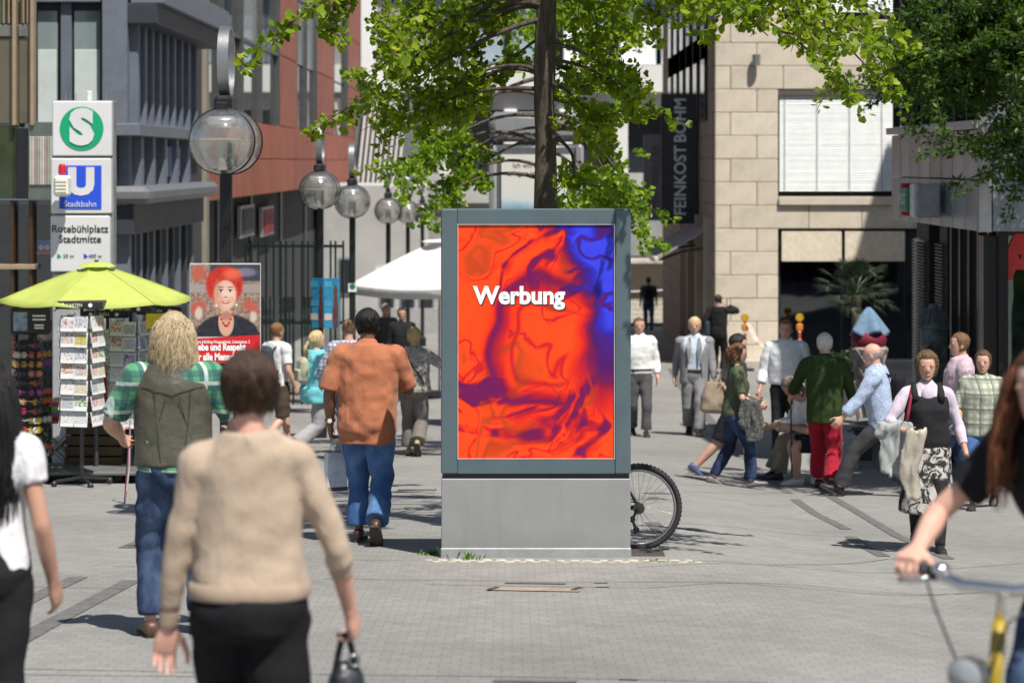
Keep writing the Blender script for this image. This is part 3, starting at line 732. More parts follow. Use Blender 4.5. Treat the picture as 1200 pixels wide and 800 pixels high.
f = MB().box(rel((XB + .33, DB0 + .33, (gB - .4 + zA) / 2), pl), (.05, .06, zA - gB + .3)).build('shop_front_frame', M('frame_green', (.25, .32, .24), .4, .4), pb)
MB().box(rel((XB + 2.4, DB0 + .9, (gB - .4 + zA) / 2), pl), (4.0, .04, zA - gB + .3)).build('shop_interior_panel', M('pharmacy_green', (.20, .36, .12), .6, var=.4, scale=1.4), pb)
MB().box(rel((XB + 2.37, DB0 + .34, (gB - .4 + zA) / 2), pl), (4.0, .012, zA - gB + .3)).build('shop_pane', glassy('pharmacy_glass', (.8, .9, .8), .8), pb)
text('pharmacy_letter', 'A', .62, M('pharmacy_red', (.62, .03, .03), .5), pb, rel((XB + .55, DB0 + .30, at(0, 305, DB0).z), pl), bold=.06)
MB().box(rel((XB + .75, DB0 + .6, at(0, 392, DB0).z), pl), (.6, .06, .8)).build('shop_poster', M('poster_dim', (.12, .17, .17), .6, var=.5, scale=5), pb)
ps = thing('fascia_box_sign', 'green red and white box sign mounted on the grey fascia', 'sign', (XB - .25, 30.4, at(0, 235, 30.4).z))
for y, w_, c in ((.95, .16, (.55, .03, .04)), (.55, .55, (.03, .22, .12)), (.1, .3, (.72, .74, .76)), (-.2, .2, (.30, .32, .36))):
    MB().box((.04 if c[1] != .22 else .0, y, 0), (.3, w_, .42 if c[1] != .22 else .30), bev=.02).build('sign_box', M('signbox_%d' % int(c[0] * 100), c, .45), ps)
text('lettering', 'POST', .2, M('bank_white', (.8, .8, .8), .5), ps, (-.155, .55, 0), (R(90), 0, R(-90)))
# unseen tall mass added behind to cast the shadow on the stone front
bk = thing('shadow_caster_block', 'unseen grey block added behind the metal clad shop building to cast shade', 'building', (16.6, 44, G(10, 44)))
MB().box((0, 0, 8), (8.5, 14, 18)).build('wall', lgrey, bk)
# ============================================================ advert display in the middle
AD = 17.75; APX = 157.0
adg = G(.18, AD)
ad = thing('advert_display', 'large street advert display with red and blue swirl poster reading Werbung', 'advert display', ((628 - 600) / F * AD, AD, adg))
S_ = F / AD
def adz(py): return at(0, py, AD).z - adg
W_ = 222.5 / S_
fg = M('display_frame_grey', (.098, .142, .158), .45, .2, var=.10, scale=3, bmp=.08)
def worn_panel(nm, c):
    m, nt, b = nodes_of(nm)
    st = noise(nt, 9, 5, .7, ocoord(nt, (1, 1, .06))); sc_ = noise(nt, 34, 4, .75, ocoord(nt, (.35, 1, 1.6)), 1.2); bl = noise(nt, 2.2, 5, .6)
    cc = ramp(nt, bl, [(.3, tuple(x * .88 for x in c)), (.7, tuple(x * 1.05 for x in c))])
    cc = mix_col(nt, ramp(nt, st, [(.55, (0, 0, 0)), (.8, (.28, .28, .28))]), cc, tuple(x * .5 for x in c))
    cc = mix_col(nt, ramp(nt, sc_, [(.68, (0, 0, 0)), (.74, (.4, .4, .4))]), cc, tuple(min(1, x * 1.35) for x in c))
    sp = N(nt, 'ShaderNodeSeparateXYZ'); L(nt, ocoord(nt), sp.inputs[0])
    sm = N(nt, 'ShaderNodeMapRange'); L(nt, mth(nt, 'ADD', sp.outputs[2], mth(nt, 'MULTIPLY', noise(nt, 14, 5, .7), -.22)), sm.inputs[0]); sm.inputs[1].default_value = .10; sm.inputs[2].default_value = -.08
    cc = mix_col(nt, mth(nt, 'MULTIPLY', sm.outputs[0], .3), cc, (.16, .14, .115))     # splashed street dirt near the foot
    L(nt, cc, b.inputs['Base Color']); b.inputs['Roughness'].default_value = .5; b.inputs['Metallic'].default_value = .2; bump(nt, b, bl, .1, .01); return m
fb_ = worn_panel('display_base_grey', (.305, .312, .312))
dep = .22
z1, z0 = adz(245), adz(555); pz1, pz0 = adz(262.5), adz(538)
px0, px1 = (536 - 628) / S_, (720.5 - 628) / S_
xl, xr = -W_ / 2, W_ / 2
f = MB()
f.box(((xl + px0) / 2, dep / 2, (z0 + z1) / 2), (px0 - xl, dep, z1 - z0), bev=.008)
f.box(((xr + px1) / 2, dep / 2, (z0 + z1) / 2), (xr - px1, dep, z1 - z0), bev=.008)
f.box(((px0 + px1) / 2, dep / 2, (z1 + pz1) / 2), (px1 - px0 - .002, dep - .004, z1 - pz1), bev=.004)
f.box(((px0 + px1) / 2, dep / 2, (z0 + pz0) / 2), (px1 - px0 - .002, dep - .004, pz0 - z0), bev=.004)
f.build('frame', fg, ad)
MB().box(((px0 + px1) / 2, dep * .6, (pz0 + pz1) / 2), (px1 - px0, dep * .7, pz1 - pz0)).build('back_panel', fg, ad)
t = MB()
for a, b, c, d in ((px0, px1, pz1 - .006, pz1), (px0, px1, pz0, pz0 + .006), (px0, px0 + .006, pz0 + .006, pz1 - .006), (px1 - .006, px1, pz0 + .006, pz1 - .006)):
    t.box(((a + b) / 2, .006, (c + d) / 2), (b - a, .012, d - c))
t.build('inner_trim', M('trim_bright', (.62, .58, .55), .35, .5), ad)
def swirl():
    m, nt, b = nodes_of('swirl_poster')
    oc = ocoord(nt)      # object coordinates: metres, poster centre at the origin, x right, z up
    def vm(op, a, b_, c=None):
        n = nt.nodes.new('ShaderNodeVectorMath'); n.operation = op
        for i, v in enumerate((a, b_, c)):
            if v is None: continue
            if hasattr(v, 'is_linked'): nt.links.new(v, n.inputs[i])
            else: n.inputs[i].default_value = v
        return n.outputs[0]
    def ncol(vec, sc, det=2, rg=.5):
        n = N(nt, 'ShaderNodeTexNoise', Scale=sc, Detail=det, Roughness=rg); L(nt, vec, n.inputs[0]); return n.outputs['Color'], n.outputs['Fac']
    def bell(x, c, w):
        e = mth(nt, 'DIVIDE', mth(nt, 'SUBTRACT', x, c), w)
        return mth(nt, 'POWER', 2.718, mth(nt, 'MULTIPLY', mth(nt, 'MULTIPLY', e, e), -1))
    def mr(x, a, b_):
        n = N(nt, 'ShaderNodeMapRange'); L(nt, x, n.inputs[0]); n.inputs[1].default_value = a; n.inputs[2].default_value = b_; n.interpolation_type = 'SMOOTHSTEP'; return n.outputs[0]
    # liquid domain warp in two steps
    q, _ = ncol(oc, 1.9, 1.2); p1 = vm('MULTIPLY_ADD', vm('SUBTRACT', q, (.5, .5, .5)), (.42, 0, .42), oc)
    q2, _ = ncol(p1, 3.0, 2); p2 = vm('MULTIPLY_ADD', vm('SUBTRACT', q2, (.5, .5, .5)), (.30, 0, .30), p1)
    sp = N(nt, 'ShaderNodeSeparateXYZ'); L(nt, p1, sp.inputs[0]); X, Z = sp.outputs[0], sp.outputs[2]
    def dist(cx, cz):
        dx = mth(nt, 'SUBTRACT', X, cx); dz = mth(nt, 'SUBTRACT', Z, cz)
        return mth(nt, 'SQRT', mth(nt, 'ADD', mth(nt, 'MULTIPLY', dx, dx), mth(nt, 'MULTIPLY', dz, dz))), dx, dz
    d, dx, dz = dist(.10, .02); ang = mth(nt, 'ARCTAN2', dz, dx)
    # rays that bend round the centre
    tw = mth(nt, 'ADD', ang, mth(nt, 'MULTIPLY', d, 1.8))
    cb = N(nt, 'ShaderNodeCombineXYZ'); L(nt, mth(nt, 'COSINE', tw), cb.inputs[0]); L(nt, mth(nt, 'SINE', tw), cb.inputs[1]); L(nt, mth(nt, 'MULTIPLY', d, .35), cb.inputs[2])
    _, ray = ncol(vm('MULTIPLY_ADD', vm('SUBTRACT', q2, (.5, .5, .5)), (.55, .55, .25), cb.outputs[0]), 3.1, 2.5, .5)
    _, fl = ncol(p2, 2.2, 2.5, .5)
    outm = mr(d, .27, .42)
    veins = mth(nt, 'MULTIPLY', mth(nt, 'MULTIPLY', mr(ray, .49, .66), outm), .50)
    thin = mth(nt, 'MULTIPLY', bell(fl, .52, .010), .28)
    rings = mth(nt, 'ADD', mth(nt, 'ADD', mth(nt, 'MULTIPLY', bell(d, .41, .085), .36), mth(nt, 'MULTIPLY', bell(d, .45, .03), .18)), mth(nt, 'MULTIPLY', bell(d, .27, .022), .26))
    gap = mr(ang, 1.2, .2); rings = mth(nt, 'MULTIPLY', rings, mth(nt, 'SUBTRACT', 1.0, mth(nt, 'MULTIPLY', mr(dx, .0, .25), .5)))
    sp0 = N(nt, 'ShaderNodeSeparateXYZ'); L(nt, p2, sp0.inputs[0])
    diag = mth(nt, 'ADD', mth(nt, 'MULTIPLY', sp0.outputs[0], 1.0), mth(nt, 'MULTIPLY', sp0.outputs[2], .75))
    blue = mr(diag, .52, .95)
    rightp = mth(nt, 'MULTIPLY', mth(nt, 'MULTIPLY', mr(sp0.outputs[0], .20, .52), mr(sp0.outputs[2], -.75, .0)), .64)
    f_ = mth(nt, 'MAXIMUM', mth(nt, 'MAXIMUM', veins, thin), mth(nt, 'MAXIMUM', rings, rightp))
    f_ = mth(nt, 'ADD', f_, mth(nt, 'MULTIPLY', blue, .75), clamp=True)
    dark = mth(nt, 'MULTIPLY', bell(fl, .44, .02), mr(blue, .0, .5)); f_ = mth(nt, 'SUBTRACT', f_, mth(nt, 'MULTIPLY', dark, .4), clamp=True)
    c = ramp(nt, f_, [(0, (.92, .068, .008)), (.14, (.86, .034, .008)), (.28, (.56, .012, .02)), (.42, (.24, .006, .055)), (.58, (.075, .007, .12)), (.72, (.04, .012, .32)), (.86, (.03, .025, .52)), (1, (.045, .055, .78))])
    c = mix_col(nt, mth(nt, 'MULTIPLY', mth(nt, 'MULTIPLY', bell(fl, .60, .03), .55), mr(f_, .5, .2)), c, (.24, .045, .01))
    _, gr = ncol(p2, 9, 3); c = mix_col(nt, .35, c, ramp(nt, gr, [(.3, (.6, .6, .6)), (.6, (1, 1, 1))]), 'MULTIPLY')
    L(nt, c, b.inputs['Base Color']); b.inputs['Roughness'].default_value = .35; b.inputs['Specular IOR Level'].default_value = .3
    return m
cxp, czp = (px0 + px1) / 2, (pz0 + pz1) / 2
hw, hp = (px1 - px0) / 2 - .006, (pz1 - pz0) / 2 - .006
po = MB().box((0, .004, 0), (hw * 2, .008, hp * 2)).build('poster', swirl(), ad, loc=(cxp, .012, czp))
tsz = .178
text('lettering', 'Werbung', tsz, M('poster_white', (.88, .88, .88), .5, var=.02), po, ((608.5 - 628) / S_ - cxp, -.0035, adz(347) - czp), bold=.0065, sx=.97, depth=.0005)
text('lettering_shadow', 'Werbung', tsz, M('poster_black', (.03, .005, .01), .6), po, ((609.8 - 628) / S_ - cxp, -.0015, adz(348.3) - czp), bold=.0065, sx=.97, depth=.0005)
bs_ = MB()
bz1 = adz(561)
bs_.box((0, dep / 2 + .004, bz1 / 2 - .02), (W_ - .004, dep - .02, bz1 + .04), bev=.006); bs_.build('base', fb_, ad)
MB().box((0, dep / 2 + .01, (z0 + bz1) / 2), (W_ - .02, dep - .05, z0 - bz1 - .001)).build('shadow_gap', M('gap_dark', (.05, .05, .05), .7), ad)
MB().box((0, dep / 2, .028), (W_ + .006, dep, .085), bev=.006).build('kick_plate', M('kick_plate_grey', (.34, .35, .36), .5, .3), ad)
# weeds at its foot
weed = M('weed_green', (.10, .19, .03), .6, var=.3, scale=20)
def weeds(label, px, py, n, h, grp='weeds by the advert display'):
    p = gp(px, py); mb = MB()
    for i in range(n):
        x, y = random.gauss(0, .05), random.gauss(0, .02); a = random.uniform(0, 6.28); hh = h * random.uniform(.4, 1); w = .006 + .008 * random.random()
        b0 = Vector((x, y, -.01)); t_ = b0 + Vector((math.cos(a) * hh * .6, math.sin(a) * hh * .4, hh)); s = Vector((-math.sin(a), math.cos(a), 0)) * w
        mid = b0.lerp(t_, .55) + Vector((0, 0, hh * .12)); mb.add([b0 - s * .5, b0 + s * .5, mid + s, t_, mid - s], [(0, 1, 2, 4), (4, 2, 3)])
    return tag(mb.build('weed_tuft', weed, None, loc=p), label, 'weed', grp)
weeds('tall green weed tuft at the left corner of the advert base', 530, 652, 26, .13)
weeds('low green weed tuft along the front foot of the advert display', 549, 655, 24, .08)
weeds('flat weeds in the cobbles left of the advert base', 503, 650, 40, .05)
weeds('tiny weeds in the joint right of the advert base', 770, 657, 14, .03)

# ============================================================ second, farther display behind the tree
D2 = 37.0
d2 = thing('tall_advert_column', 'tall grey advert column with pale poster behind the tree trunk', 'advert column', gd(628.5, D2))
g2 = d2.location.z
def z2(py): return at(0, py, D2).z - g2
s2 = F / D2; w2 = 111 / s2
cg = M('column_grey', (.30, .30, .31), .4, .4, var=.08)
MB().box((0, .35, z2(131) / 2 + z2(166) / 2), (w2, .7, z2(131) - z2(166)), bev=.10).build('header', cg, d2, 40)
MB().box((0, .35, (z2(169) - .3) / 2), (w2 - .06, .62, z2(169) + .3), bev=.05).build('body', M('column_dark', (.13, .135, .145), .4, .4), d2, 40)
for s in (-1, 1): MB().box((s * (w2 / 2 - .06), .0, z2(169) / 2), (.12, .12, z2(169)), bev=.04).build('side_post', cg, d2, 40)
def poster_mat(nm, stops, sc=2.2):
    m, nt, b = nodes_of(nm)
    sp = N(nt, 'ShaderNodeSeparateXYZ'); L(nt, ocoord(nt), sp.inputs[0])
    h = mth(nt, 'ADD', mth(nt, 'MULTIPLY', sp.outputs[2], 1.0), mth(nt, 'MULTIPLY', mth(nt, 'SUBTRACT', noise(nt, sc, 4), .5), .35))
    L(nt, ramp(nt, mth(nt, 'ADD', h, .5), stops), b.inputs['Base Color']); b.inputs['Roughness'].default_value = .3; return m
pp = MB().box((0, 0, 0), (82 / s2, .03, 1.9)).build('poster', poster_mat('sea_poster', [(.0, (.02, .12, .22)), (.55, (.05, .25, .38)), (.75, (.55, .6, .6)), (.95, (.62, .6, .55))]), d2, loc=(0, .02, z2(181) - .95))
[text('text_line', s_, .105, M('poster_ink', (.06, .07, .12), .6), pp, (-.02, -.02, z_)) for s_, z_ in (('Ich will Sommer', .78), ('anlegen im Internet.', .66))]
text('header_text', 'STRÖER', .13, M('header_ink', (.12, .12, .12), .5), d2, (-.2, -.005, z2(160)))

# ============================================================ S / U transit pillar
PD = 28.0
tpz = gd(97, PD)
tr = thing('transit_pillar', 'tall white station pillar with green S and blue U panels', 'sign pillar', tpz)
def tz(py): return at(0, py, PD).z - tpz.z
ss = F / PD
pw = M('pillar_white', (.62, .62, .64), .45, var=.06, scale=2); pg = M('pillar_edge_grey', (.28, .29, .31), .4, .5)
for nm, t, b, w, dx in (('panel', 119, 183, 69, 1.5), ('panel', 185.5, 250, 70, .5), ('panel', 252.5, 318, 69, -.5)):
    MB().box((dx / ss, 0, (tz(t) + tz(b)) / 2), (w / ss, .3, tz(t) - tz(b)), bev=.012).build(nm, pw, tr)
MB().box((-.5 / ss, .02, tz(320) / 2 - .1), (66 / ss, .26, tz(320) + .2), bev=.01).build('post', M('pillar_post_grey', (.42, .43, .45), .45, .3), tr)
MB().box((1 / ss, .06, (tz(118) + 0) / 2), (72 / ss, .2, tz(118)), bev=.01).build('side_rail', pg, tr)
MB().lathe([(.0, 0), (25.5 / ss, 0), (25.5 / ss, .006), (0, .006)], (1.5 / ss, -.157, tz(151)), 40, 'Y').build('green_disc', M('s_green', (.0, .33, .15), .45, var=.03), tr)
text('letter_s', 'S', .52, pw, tr, (1.5 / ss, -.166, tz(151)), bold=.035, sx=1.05)
MB().box((0 / ss, -.154, (tz(194) + tz(244.5)) / 2), (49 / ss, .01, tz(194) - tz(244.5))).build('blue_square', M('u_blue', (.015, .075, .62), .45, var=.04), tr)
text('letter_u', 'U', .40, pw, tr, (1 / ss, -.164, tz(214)), bold=.026, sx=1.06)
text('small_text', 'Stadtbahn', .095, pw, tr, (0, -.164, tz(239)))
ink = M('pillar_ink', (.03, .03, .035), .6)
text('station_name', 'Rotebühlplatz\nStadtmitte', .118, ink, tr, (-.5 / ss, -.156, tz(274)), bold=.0012)
for px, c, s in ((-27, (.0, .33, .15), '50 m'), (4, (.015, .075, .62), '400 m')):
    q = MB().add([(px / ss, -.157, tz(296)), (px / ss + .05, -.157, tz(300)), (px / ss + .02, -.157, tz(301.5)), (px / ss, -.157, tz(301.5))], [(0, 1, 2, 3)]).build('arrow', M('arrow_%d' % abs(px), c, .5), tr)
    text('distance_text', s, .06, ink, tr, (px / ss + .13, -.157, tz(299.5)))
for dx in (-20, -8, 6, 17, 28): MB().tube([(dx / ss, 0, tz(119)), (dx / ss, 0, tz(119) + .10)], .004, 5).build('bird_spike', pg, tr)
MB().box((8 / ss, 0, tz(115)), (.06, .06, .16), bev=.01).build('top_light', pw, tr)
al = thing('alarm_beacon', 'white alarm siren box with red lamp beside the blue U sign', 'alarm', at(71, 213, 27.5))
b_ = MB().box((0, .1, -.05), (.17, .24, .24), bev=.03).build('box', M('alarm_white', (.74, .72, .66), .5), al)
for i in range(4): MB().box((0, -.022, -.12 + i * .04), (.13, .008, .01)).build('louvre', M('alarm_slot', (.35, .34, .31), .6), b_)
MB().lathe([(.035, 0), (.045, .01), (.045, .09), (.03, .12), (0, .125)], (0, .1, .08), 14).build('red_lamp', M('alarm_red', (.5, .015, .02), .25), al, 40)
MB().box((0, .28, -.05), (.05, .2, .05)).build('bracket', dkframe, al)

# ============================================================ globe street lamps
postm = M('lamp_post_black', (.022, .024, .027), .4, .4, var=.2)
ringm = M('lamp_ring_steel', (.36, .37, .38), .33, .8, var=.12, scale=3)
def globe_mat():
    m, nt, b = nodes_of('lamp_globe_clear')
    out = nt.nodes['Material Output']
    tr_ = N(nt, 'ShaderNodeBsdfTransparent'); tr_.inputs[0].default_value = (.955, .955, .94, 1)
    gl = N(nt, 'ShaderNodeBsdfGlossy', Roughness=.06); gl.inputs[0].default_value = (.8, .8, .8, 1)
    df = N(nt, 'ShaderNodeBsdfDiffuse'); df.inputs[0].default_value = (.55, .55, .52, 1)
    lw = N(nt, 'ShaderNodeLayerWeight', Blend=.35)
    m1 = nt.nodes.new('ShaderNodeMixShader'); m1.inputs[0].default_value = .13; L(nt, tr_.outputs[0], m1.inputs[1]); L(nt, df.outputs[0], m1.inputs[2])
    m2 = nt.nodes.new('ShaderNodeMixShader'); L(nt, mth(nt, 'ADD', mth(nt, 'MULTIPLY', lw.outputs['Facing'], .75), .05), m2.inputs[0])
    L(nt, m1.outputs[0], m2.inputs[1]); L(nt, gl.outputs[0], m2.inputs[2]); L(nt, m2.outputs[0], out.inputs['Surface']); return m
gmat = globe_mat(); insm = M('lamp_insert', (.52, .52, .50), .3, .5)
def make_lamp(label, px, D, hz):
    p = gd(px, D); t = thing('globe_street_lamp', label, 'street lamp', p, 0, 'globe street lamps along the left side')
    MB().box((0, 0, hz / 2 - .1), (.10, .10, hz + .2), bev=.012).build('post', postm, t)
    MB().box((0, 0, .12), (.2, .2, .3), bev=.03).build('base', postm, t)
    MB().box((0, 0, hz + .32), (.15, .5, .14), bev=.03).build('hub', postm, t)
    for s in (-1, 1):
        gl_ = MB().ell((0, s * .30, hz), (.275, .275, .275), 32, 20).build('globe', gmat, t, 179)
        ins = MB(); ins.box((0, s * .30, hz + .16), (.26, .2, .10), bev=.03); ins.tube([(0, s * .30, hz + .02), (0, s * .30, hz - .24)], .045, 10); ins.box((0, s * .30, hz + .02), (.34, .24, .012)); ins.build('lamp_insert', insm, gl_, 40)
        MB().torus((0, s * .30 - .0, hz), .277, .007, 'Y', 40, 6).build('rim', postm, gl_, 179)
        MB().box((0, s * .30, hz + .3), (.10, .10, .06), bev=.01).build('cap', postm, gl_)
    # flat steel hoop standing over the hub, edge-on to the street
    n, r0, w = 40, .30, .046; v = []; fs = []
    for i in range(n):
        a = 2 * math.pi * i / n
        for rr in (r0, r0 - .03):
            for x in (-w, w): v.append((x, rr * .8 * math.cos(a), hz + .68 + rr * 1.02 * math.sin(a)))
    for i in range(n):
        a, b = i * 4, ((i + 1) % n) * 4
        fs += [(a, a + 1, b + 1, b), (a + 2, b + 2, b + 3, a + 3), (a, b, b + 2, a + 2), (a + 1, a + 3, b + 3, b + 1)]
    h = MB().add(v, fs).build('hoop', ringm, t, 40); h.rotation_euler = (0, 0, R(-1))
    return t
make_lamp('nearest and largest globe lamp, carrying the red haired portrait poster', 265, 20.6, 3.26)
make_lamp('globe lamp, second from the front, above the orange shirted man', 375, 35.4, 3.62)
make_lamp('globe lamp just right of the second one, third from the front', 413, 40.5, 3.62)
make_lamp('globe lamp left of the white canopy, fourth from the front', 455, 51.5, 3.62)
make_lamp('small globe lamp close behind the fourth, fifth from the front', 478, 60, 3.68)
make_lamp('farthest and smallest globe lamp beside the leaves', 495, 68, 3.75)

# ============================================================ election placards
EP = 20.45
ep = thing('portrait_placard', 'placard of red haired woman above red slogan band on nearest lamp', 'placard', at(264, 367, EP))
sE = F / EP; we, he = 83 / sE, 117 / sE
MB().box((0, .012, 0), (we, .024, he)).build('board', M('placard_edge', (.55, .55, .55), .7), ep)
def flat(nm, pts, y, mat, par):
    n_ = len(pts); a = [(x / sE, y, z / sE) for x, z in pts]; b = [(x / sE, y + .0015, z / sE) for x, z in pts]
    return MB().add(a + b, [tuple(range(n_)), tuple(range(2 * n_ - 1, n_ - 1, -1))] + [(i, (i + 1) % n_, n_ + (i + 1) % n_, n_ + i) for i in range(n_)]).build(nm, mat, par)
def blob(cx, cz, rx, rz, n_=24, f=lambda a: 1): return [(cx + rx * f(2 * math.pi * i / n_) * math.cos(2 * math.pi * i / n_), cz + rz * f(2 * math.pi * i / n_) * math.sin(2 * math.pi * i / n_)) for i in range(n_)]
def soft_photo():
    m, nt, b = nodes_of('portrait_print'); oc = ocoord(nt); sp = N(nt, 'ShaderNodeSeparateXYZ'); L(nt, oc, sp.inputs[0])
    S = 138.5      # print pixels per metre
    nz = noise(nt, 38, 4, .6); nf = noise(nt, 120, 3, .6)
    X = mth(nt, 'ADD', mth(nt, 'MULTIPLY', sp.outputs[0], S), mth(nt, 'MULTIPLY', mth(nt, 'SUBTRACT', nz, .5), 5)); Z = mth(nt, 'ADD', mth(nt, 'MULTIPLY', sp.outputs[2], S), mth(nt, 'MULTIPLY', mth(nt, 'SUBTRACT', nf, .5), 5))
    X0 = mth(nt, 'MULTIPLY', sp.outputs[0], S); Z0 = mth(nt, 'MULTIPLY', sp.outputs[2], S)
    def mr(x, a, b_):
        n = N(nt, 'ShaderNodeMapRange'); L(nt, x, n.inputs[0]); n.inputs[1].default_value = a; n.inputs[2].default_value = b_; n.interpolation_type = 'SMOOTHSTEP'; return n.outputs[0]
    def sell(cx, cz, rx, rz, soft=.15, rough=False):
        x, z = (X, Z) if rough else (X0, Z0)
        dx = mth(nt, 'DIVIDE', mth(nt, 'SUBTRACT', x, cx), rx); dz = mth(nt, 'DIVIDE', mth(nt, 'SUBTRACT', z, cz), rz)
        return mr(mth(nt, 'SQRT', mth(nt, 'ADD', mth(nt, 'MULTIPLY', dx, dx), mth(nt, 'MULTIPLY', dz, dz))), 1 + soft, 1 - soft)
    c = ramp(nt, nz, [(.3, (.10, .06, .05)), (.5, (.30, .20, .15)), (.7, (.45, .34, .28))])
    def over(mask, colr):
        nonlocal c
        c = mix_col(nt, mask, c, colr)
    over(mth(nt, 'MULTIPLY', mr(Z0, 23, 25), mr(Z0, 35, 33)), (.33, .29, .27))
    over(mth(nt, 'MULTIPLY', mr(Z, 36, 39), mr(X, -20, -16)), (.045, .045, .075)); over(sell(24, 48, 12, 5, .4, True), (.16, .17, .24))
    for a in ((-31, 47, 8, 9), (-29, 10, 6, 5), (-36, 6, 5, 6), (27, 10, 6, 6), (34, 5, 5, 6)): over(sell(*a, .5, True), (.48, .10, .07))
    for a in ((-31, 0, 4, 7), (33, -4, 4, 6)): over(sell(*a, .4, True), (.6, .5, .42))
    over(sell(2, -32, 40, 31, .05), ramp(nt, nz, [(.35, (.010, .011, .018)), (.7, (.035, .037, .05))]))
    over(sell(1, -10, 9, 17, .1), (.62, .36, .26)); over(sell(1, -3, 7, 5, .5), (.42, .20, .14))
    over(sell(-1, 33, 22, 22, .10, True), ramp(nt, nf, [(.3, (.20, .006, .006)), (.5, (.50, .02, .012)), (.7, (.72, .07, .04))])); over(sell(8, 46, 10, 6, .6, True), (.75, .12, .06))
    over(sell(0, 21, 12.6, 17.5, .09), (.68, .42, .32)); over(sell(-8, 20, 5, 14, .7), (.55, .29, .2)); over(sell(3, 22, 8, 12, .6), (.78, .54, .43))
    over(sell(-6, 16, 4, 3.5, .7), (.7, .33, .25)); over(sell(7, 16, 4, 3.5, .7), (.74, .38, .3))
    for dx in (-5.2, 5.8): over(sell(dx, 26, 3.0, 1.3, .4), (.72, .66, .62)); over(sell(dx, 26, 1.4, 1.3, .4), (.04, .03, .03)); over(sell(dx, 27.6, 3.6, .6, .5), (.06, .03, .03)); over(sell(dx, 30.5, 4.2, .7, .5), (.25, .06, .04))
    over(sell(.6, 18.8, 2.4, 1.2, .6), (.48, .22, .16)); over(sell(.6, 13, 4.6, 2.0, .3), (.42, .05, .06)); over(sell(.6, 13.4, 3.2, .8, .4), (.75, .68, .64))
    for i in range(9): t_ = i / 8; over(sell(-6 + 14 * t_, -2 - 13 * math.sin(t_ * 3.14), 1.5, 1.5, .3), (.50, .03, .02))
    over(sell(-10.5, 9, 1.3, 1.6, .4), (.75, .7, .66)); over(sell(13, 10, 1.3, 1.6, .4), (.75, .7, .66))
    L(nt, c, b.inputs['Base Color']); b.inputs['Roughness'].default_value = .4; return m
ph = MB().box((0, -.001, 15 / sE), (we * .985, .002, 84 / sE)).build('photo', soft_photo(), ep)
rbnd = flat('red_band', [(-40.5, -58), (-40.5, -30), (41, -25), (41, -58)], -.0085, M('print_red', (.62, .012, .02), .5, var=.06), ep)
wt = M('print_white', (.86, .86, .86), .5, var=.02)
text('name_line', 'Laura Halding-Hoppenheit, Listenplatz 2', .036, wt, ep, (-.27, -.0105, -33.5 / sE), align='LEFT', sx=.82, bold=.0006)
text('slogan', 'Liebe und Respekt\nfür alle Menschen', .082, wt, ep, (-.27, -.0105, -45.5 / sE), align='LEFT', sx=.72, bold=.0035)
MB().box((0, .055, 30 / sE), (.12, .07, .03)).build('clip', dkframe, ep)
b2 = thing('blue_placard', 'blue placard pair with standing figure on the lamp behind', 'placard', at(381, 355, 35.0))
for s, x, w_, rz in ((0, -.10, .22, -.6), (1, .09, .24, .35)):
    bo = MB().box((0, 0, 0), (w_, .02, .72)).build('board', M('placard_blue', (.02, .20, .36), .5, var=.4, scale=5), b2, loc=(x, 0, 0)); bo.rotation_euler = (0, 0, rz)
    MB().add([(a * .045 + .06, -.013, z) for a, z in ((-.8, -.36), (.8, -.36), (1, -.1), (.6, .05), (.7, .2), (0, .28), (-.7, .2), (-.6, .05), (-1, -.1))], [tuple(range(9))]).build('figure', M('placard_figure', (.10, .035, .03), .5, var=.4), bo)
    for z, c in ((.27, (.05, .28, .42)), (.0, (.05, .24, .40)), (-.2, (.5, .42, .36))): MB().box((-.06, -.0125, z), (.13, .004, .09)).build('print_patch', M('patch_%d' % int(z * 100), c, .5), bo)
MB().box((0, .2, .1), (.3, .36, .03)).build('clip', dkframe, b2)
st_ = tag(MB().box((0, 0, 0), (.14, .01, .14)).build('pole_sticker', M('sticker_white', (.7, .72, .7), .5), None, loc=at(413, 337, 40.43)), 'round green and white sticker plate on the third lamp post', 'sticker')
MB().lathe([(0, 0), (.05, 0), (.05, .004), (0, .004)], (0, -.009, .02), 16, 'Y').build('ring', M('sticker_green', (.02, .16, .10), .5), st_)

# ============================================================ dark railings in front of the red facade
ra = thing('metal_railing', 'tall dark green metal railing bars in front of the shop fronts', 'railing', gd(345, 44))
rx0, rx1 = at(288, 0, 44).x - ra.location.x, at(402, 0, 44).x - ra.location.x
rt = at(0, 282, 44).z - ra.location.z
barm = M('railing_green', (.012, .03, .024), .4, .5)
bar = MB().box((0, 0, rt / 2 - .05), (.035, .06, rt + .1), bev=.006).mesh('bar')
k = 15
for i in range(k): mkobj('bar', bar, barm, ra, (rx0 + (rx1 - rx0) * i / (k - 1) + random.uniform(-.03, .03), 0, 0))
for z in (rt - .1, rt * .5, .2): MB().box(((rx0 + rx1) / 2, 0, z), (rx1 - rx0, .05, .05)).build('rail', barm, ra)
for i in range(4):
    MB().box((rx0 + .3 + i * .42, .35, rt * .35), (.30, .02, rt * .6)).build('glass_panel', glassy('rail_glass', (.8, .85, .85), .8), ra)

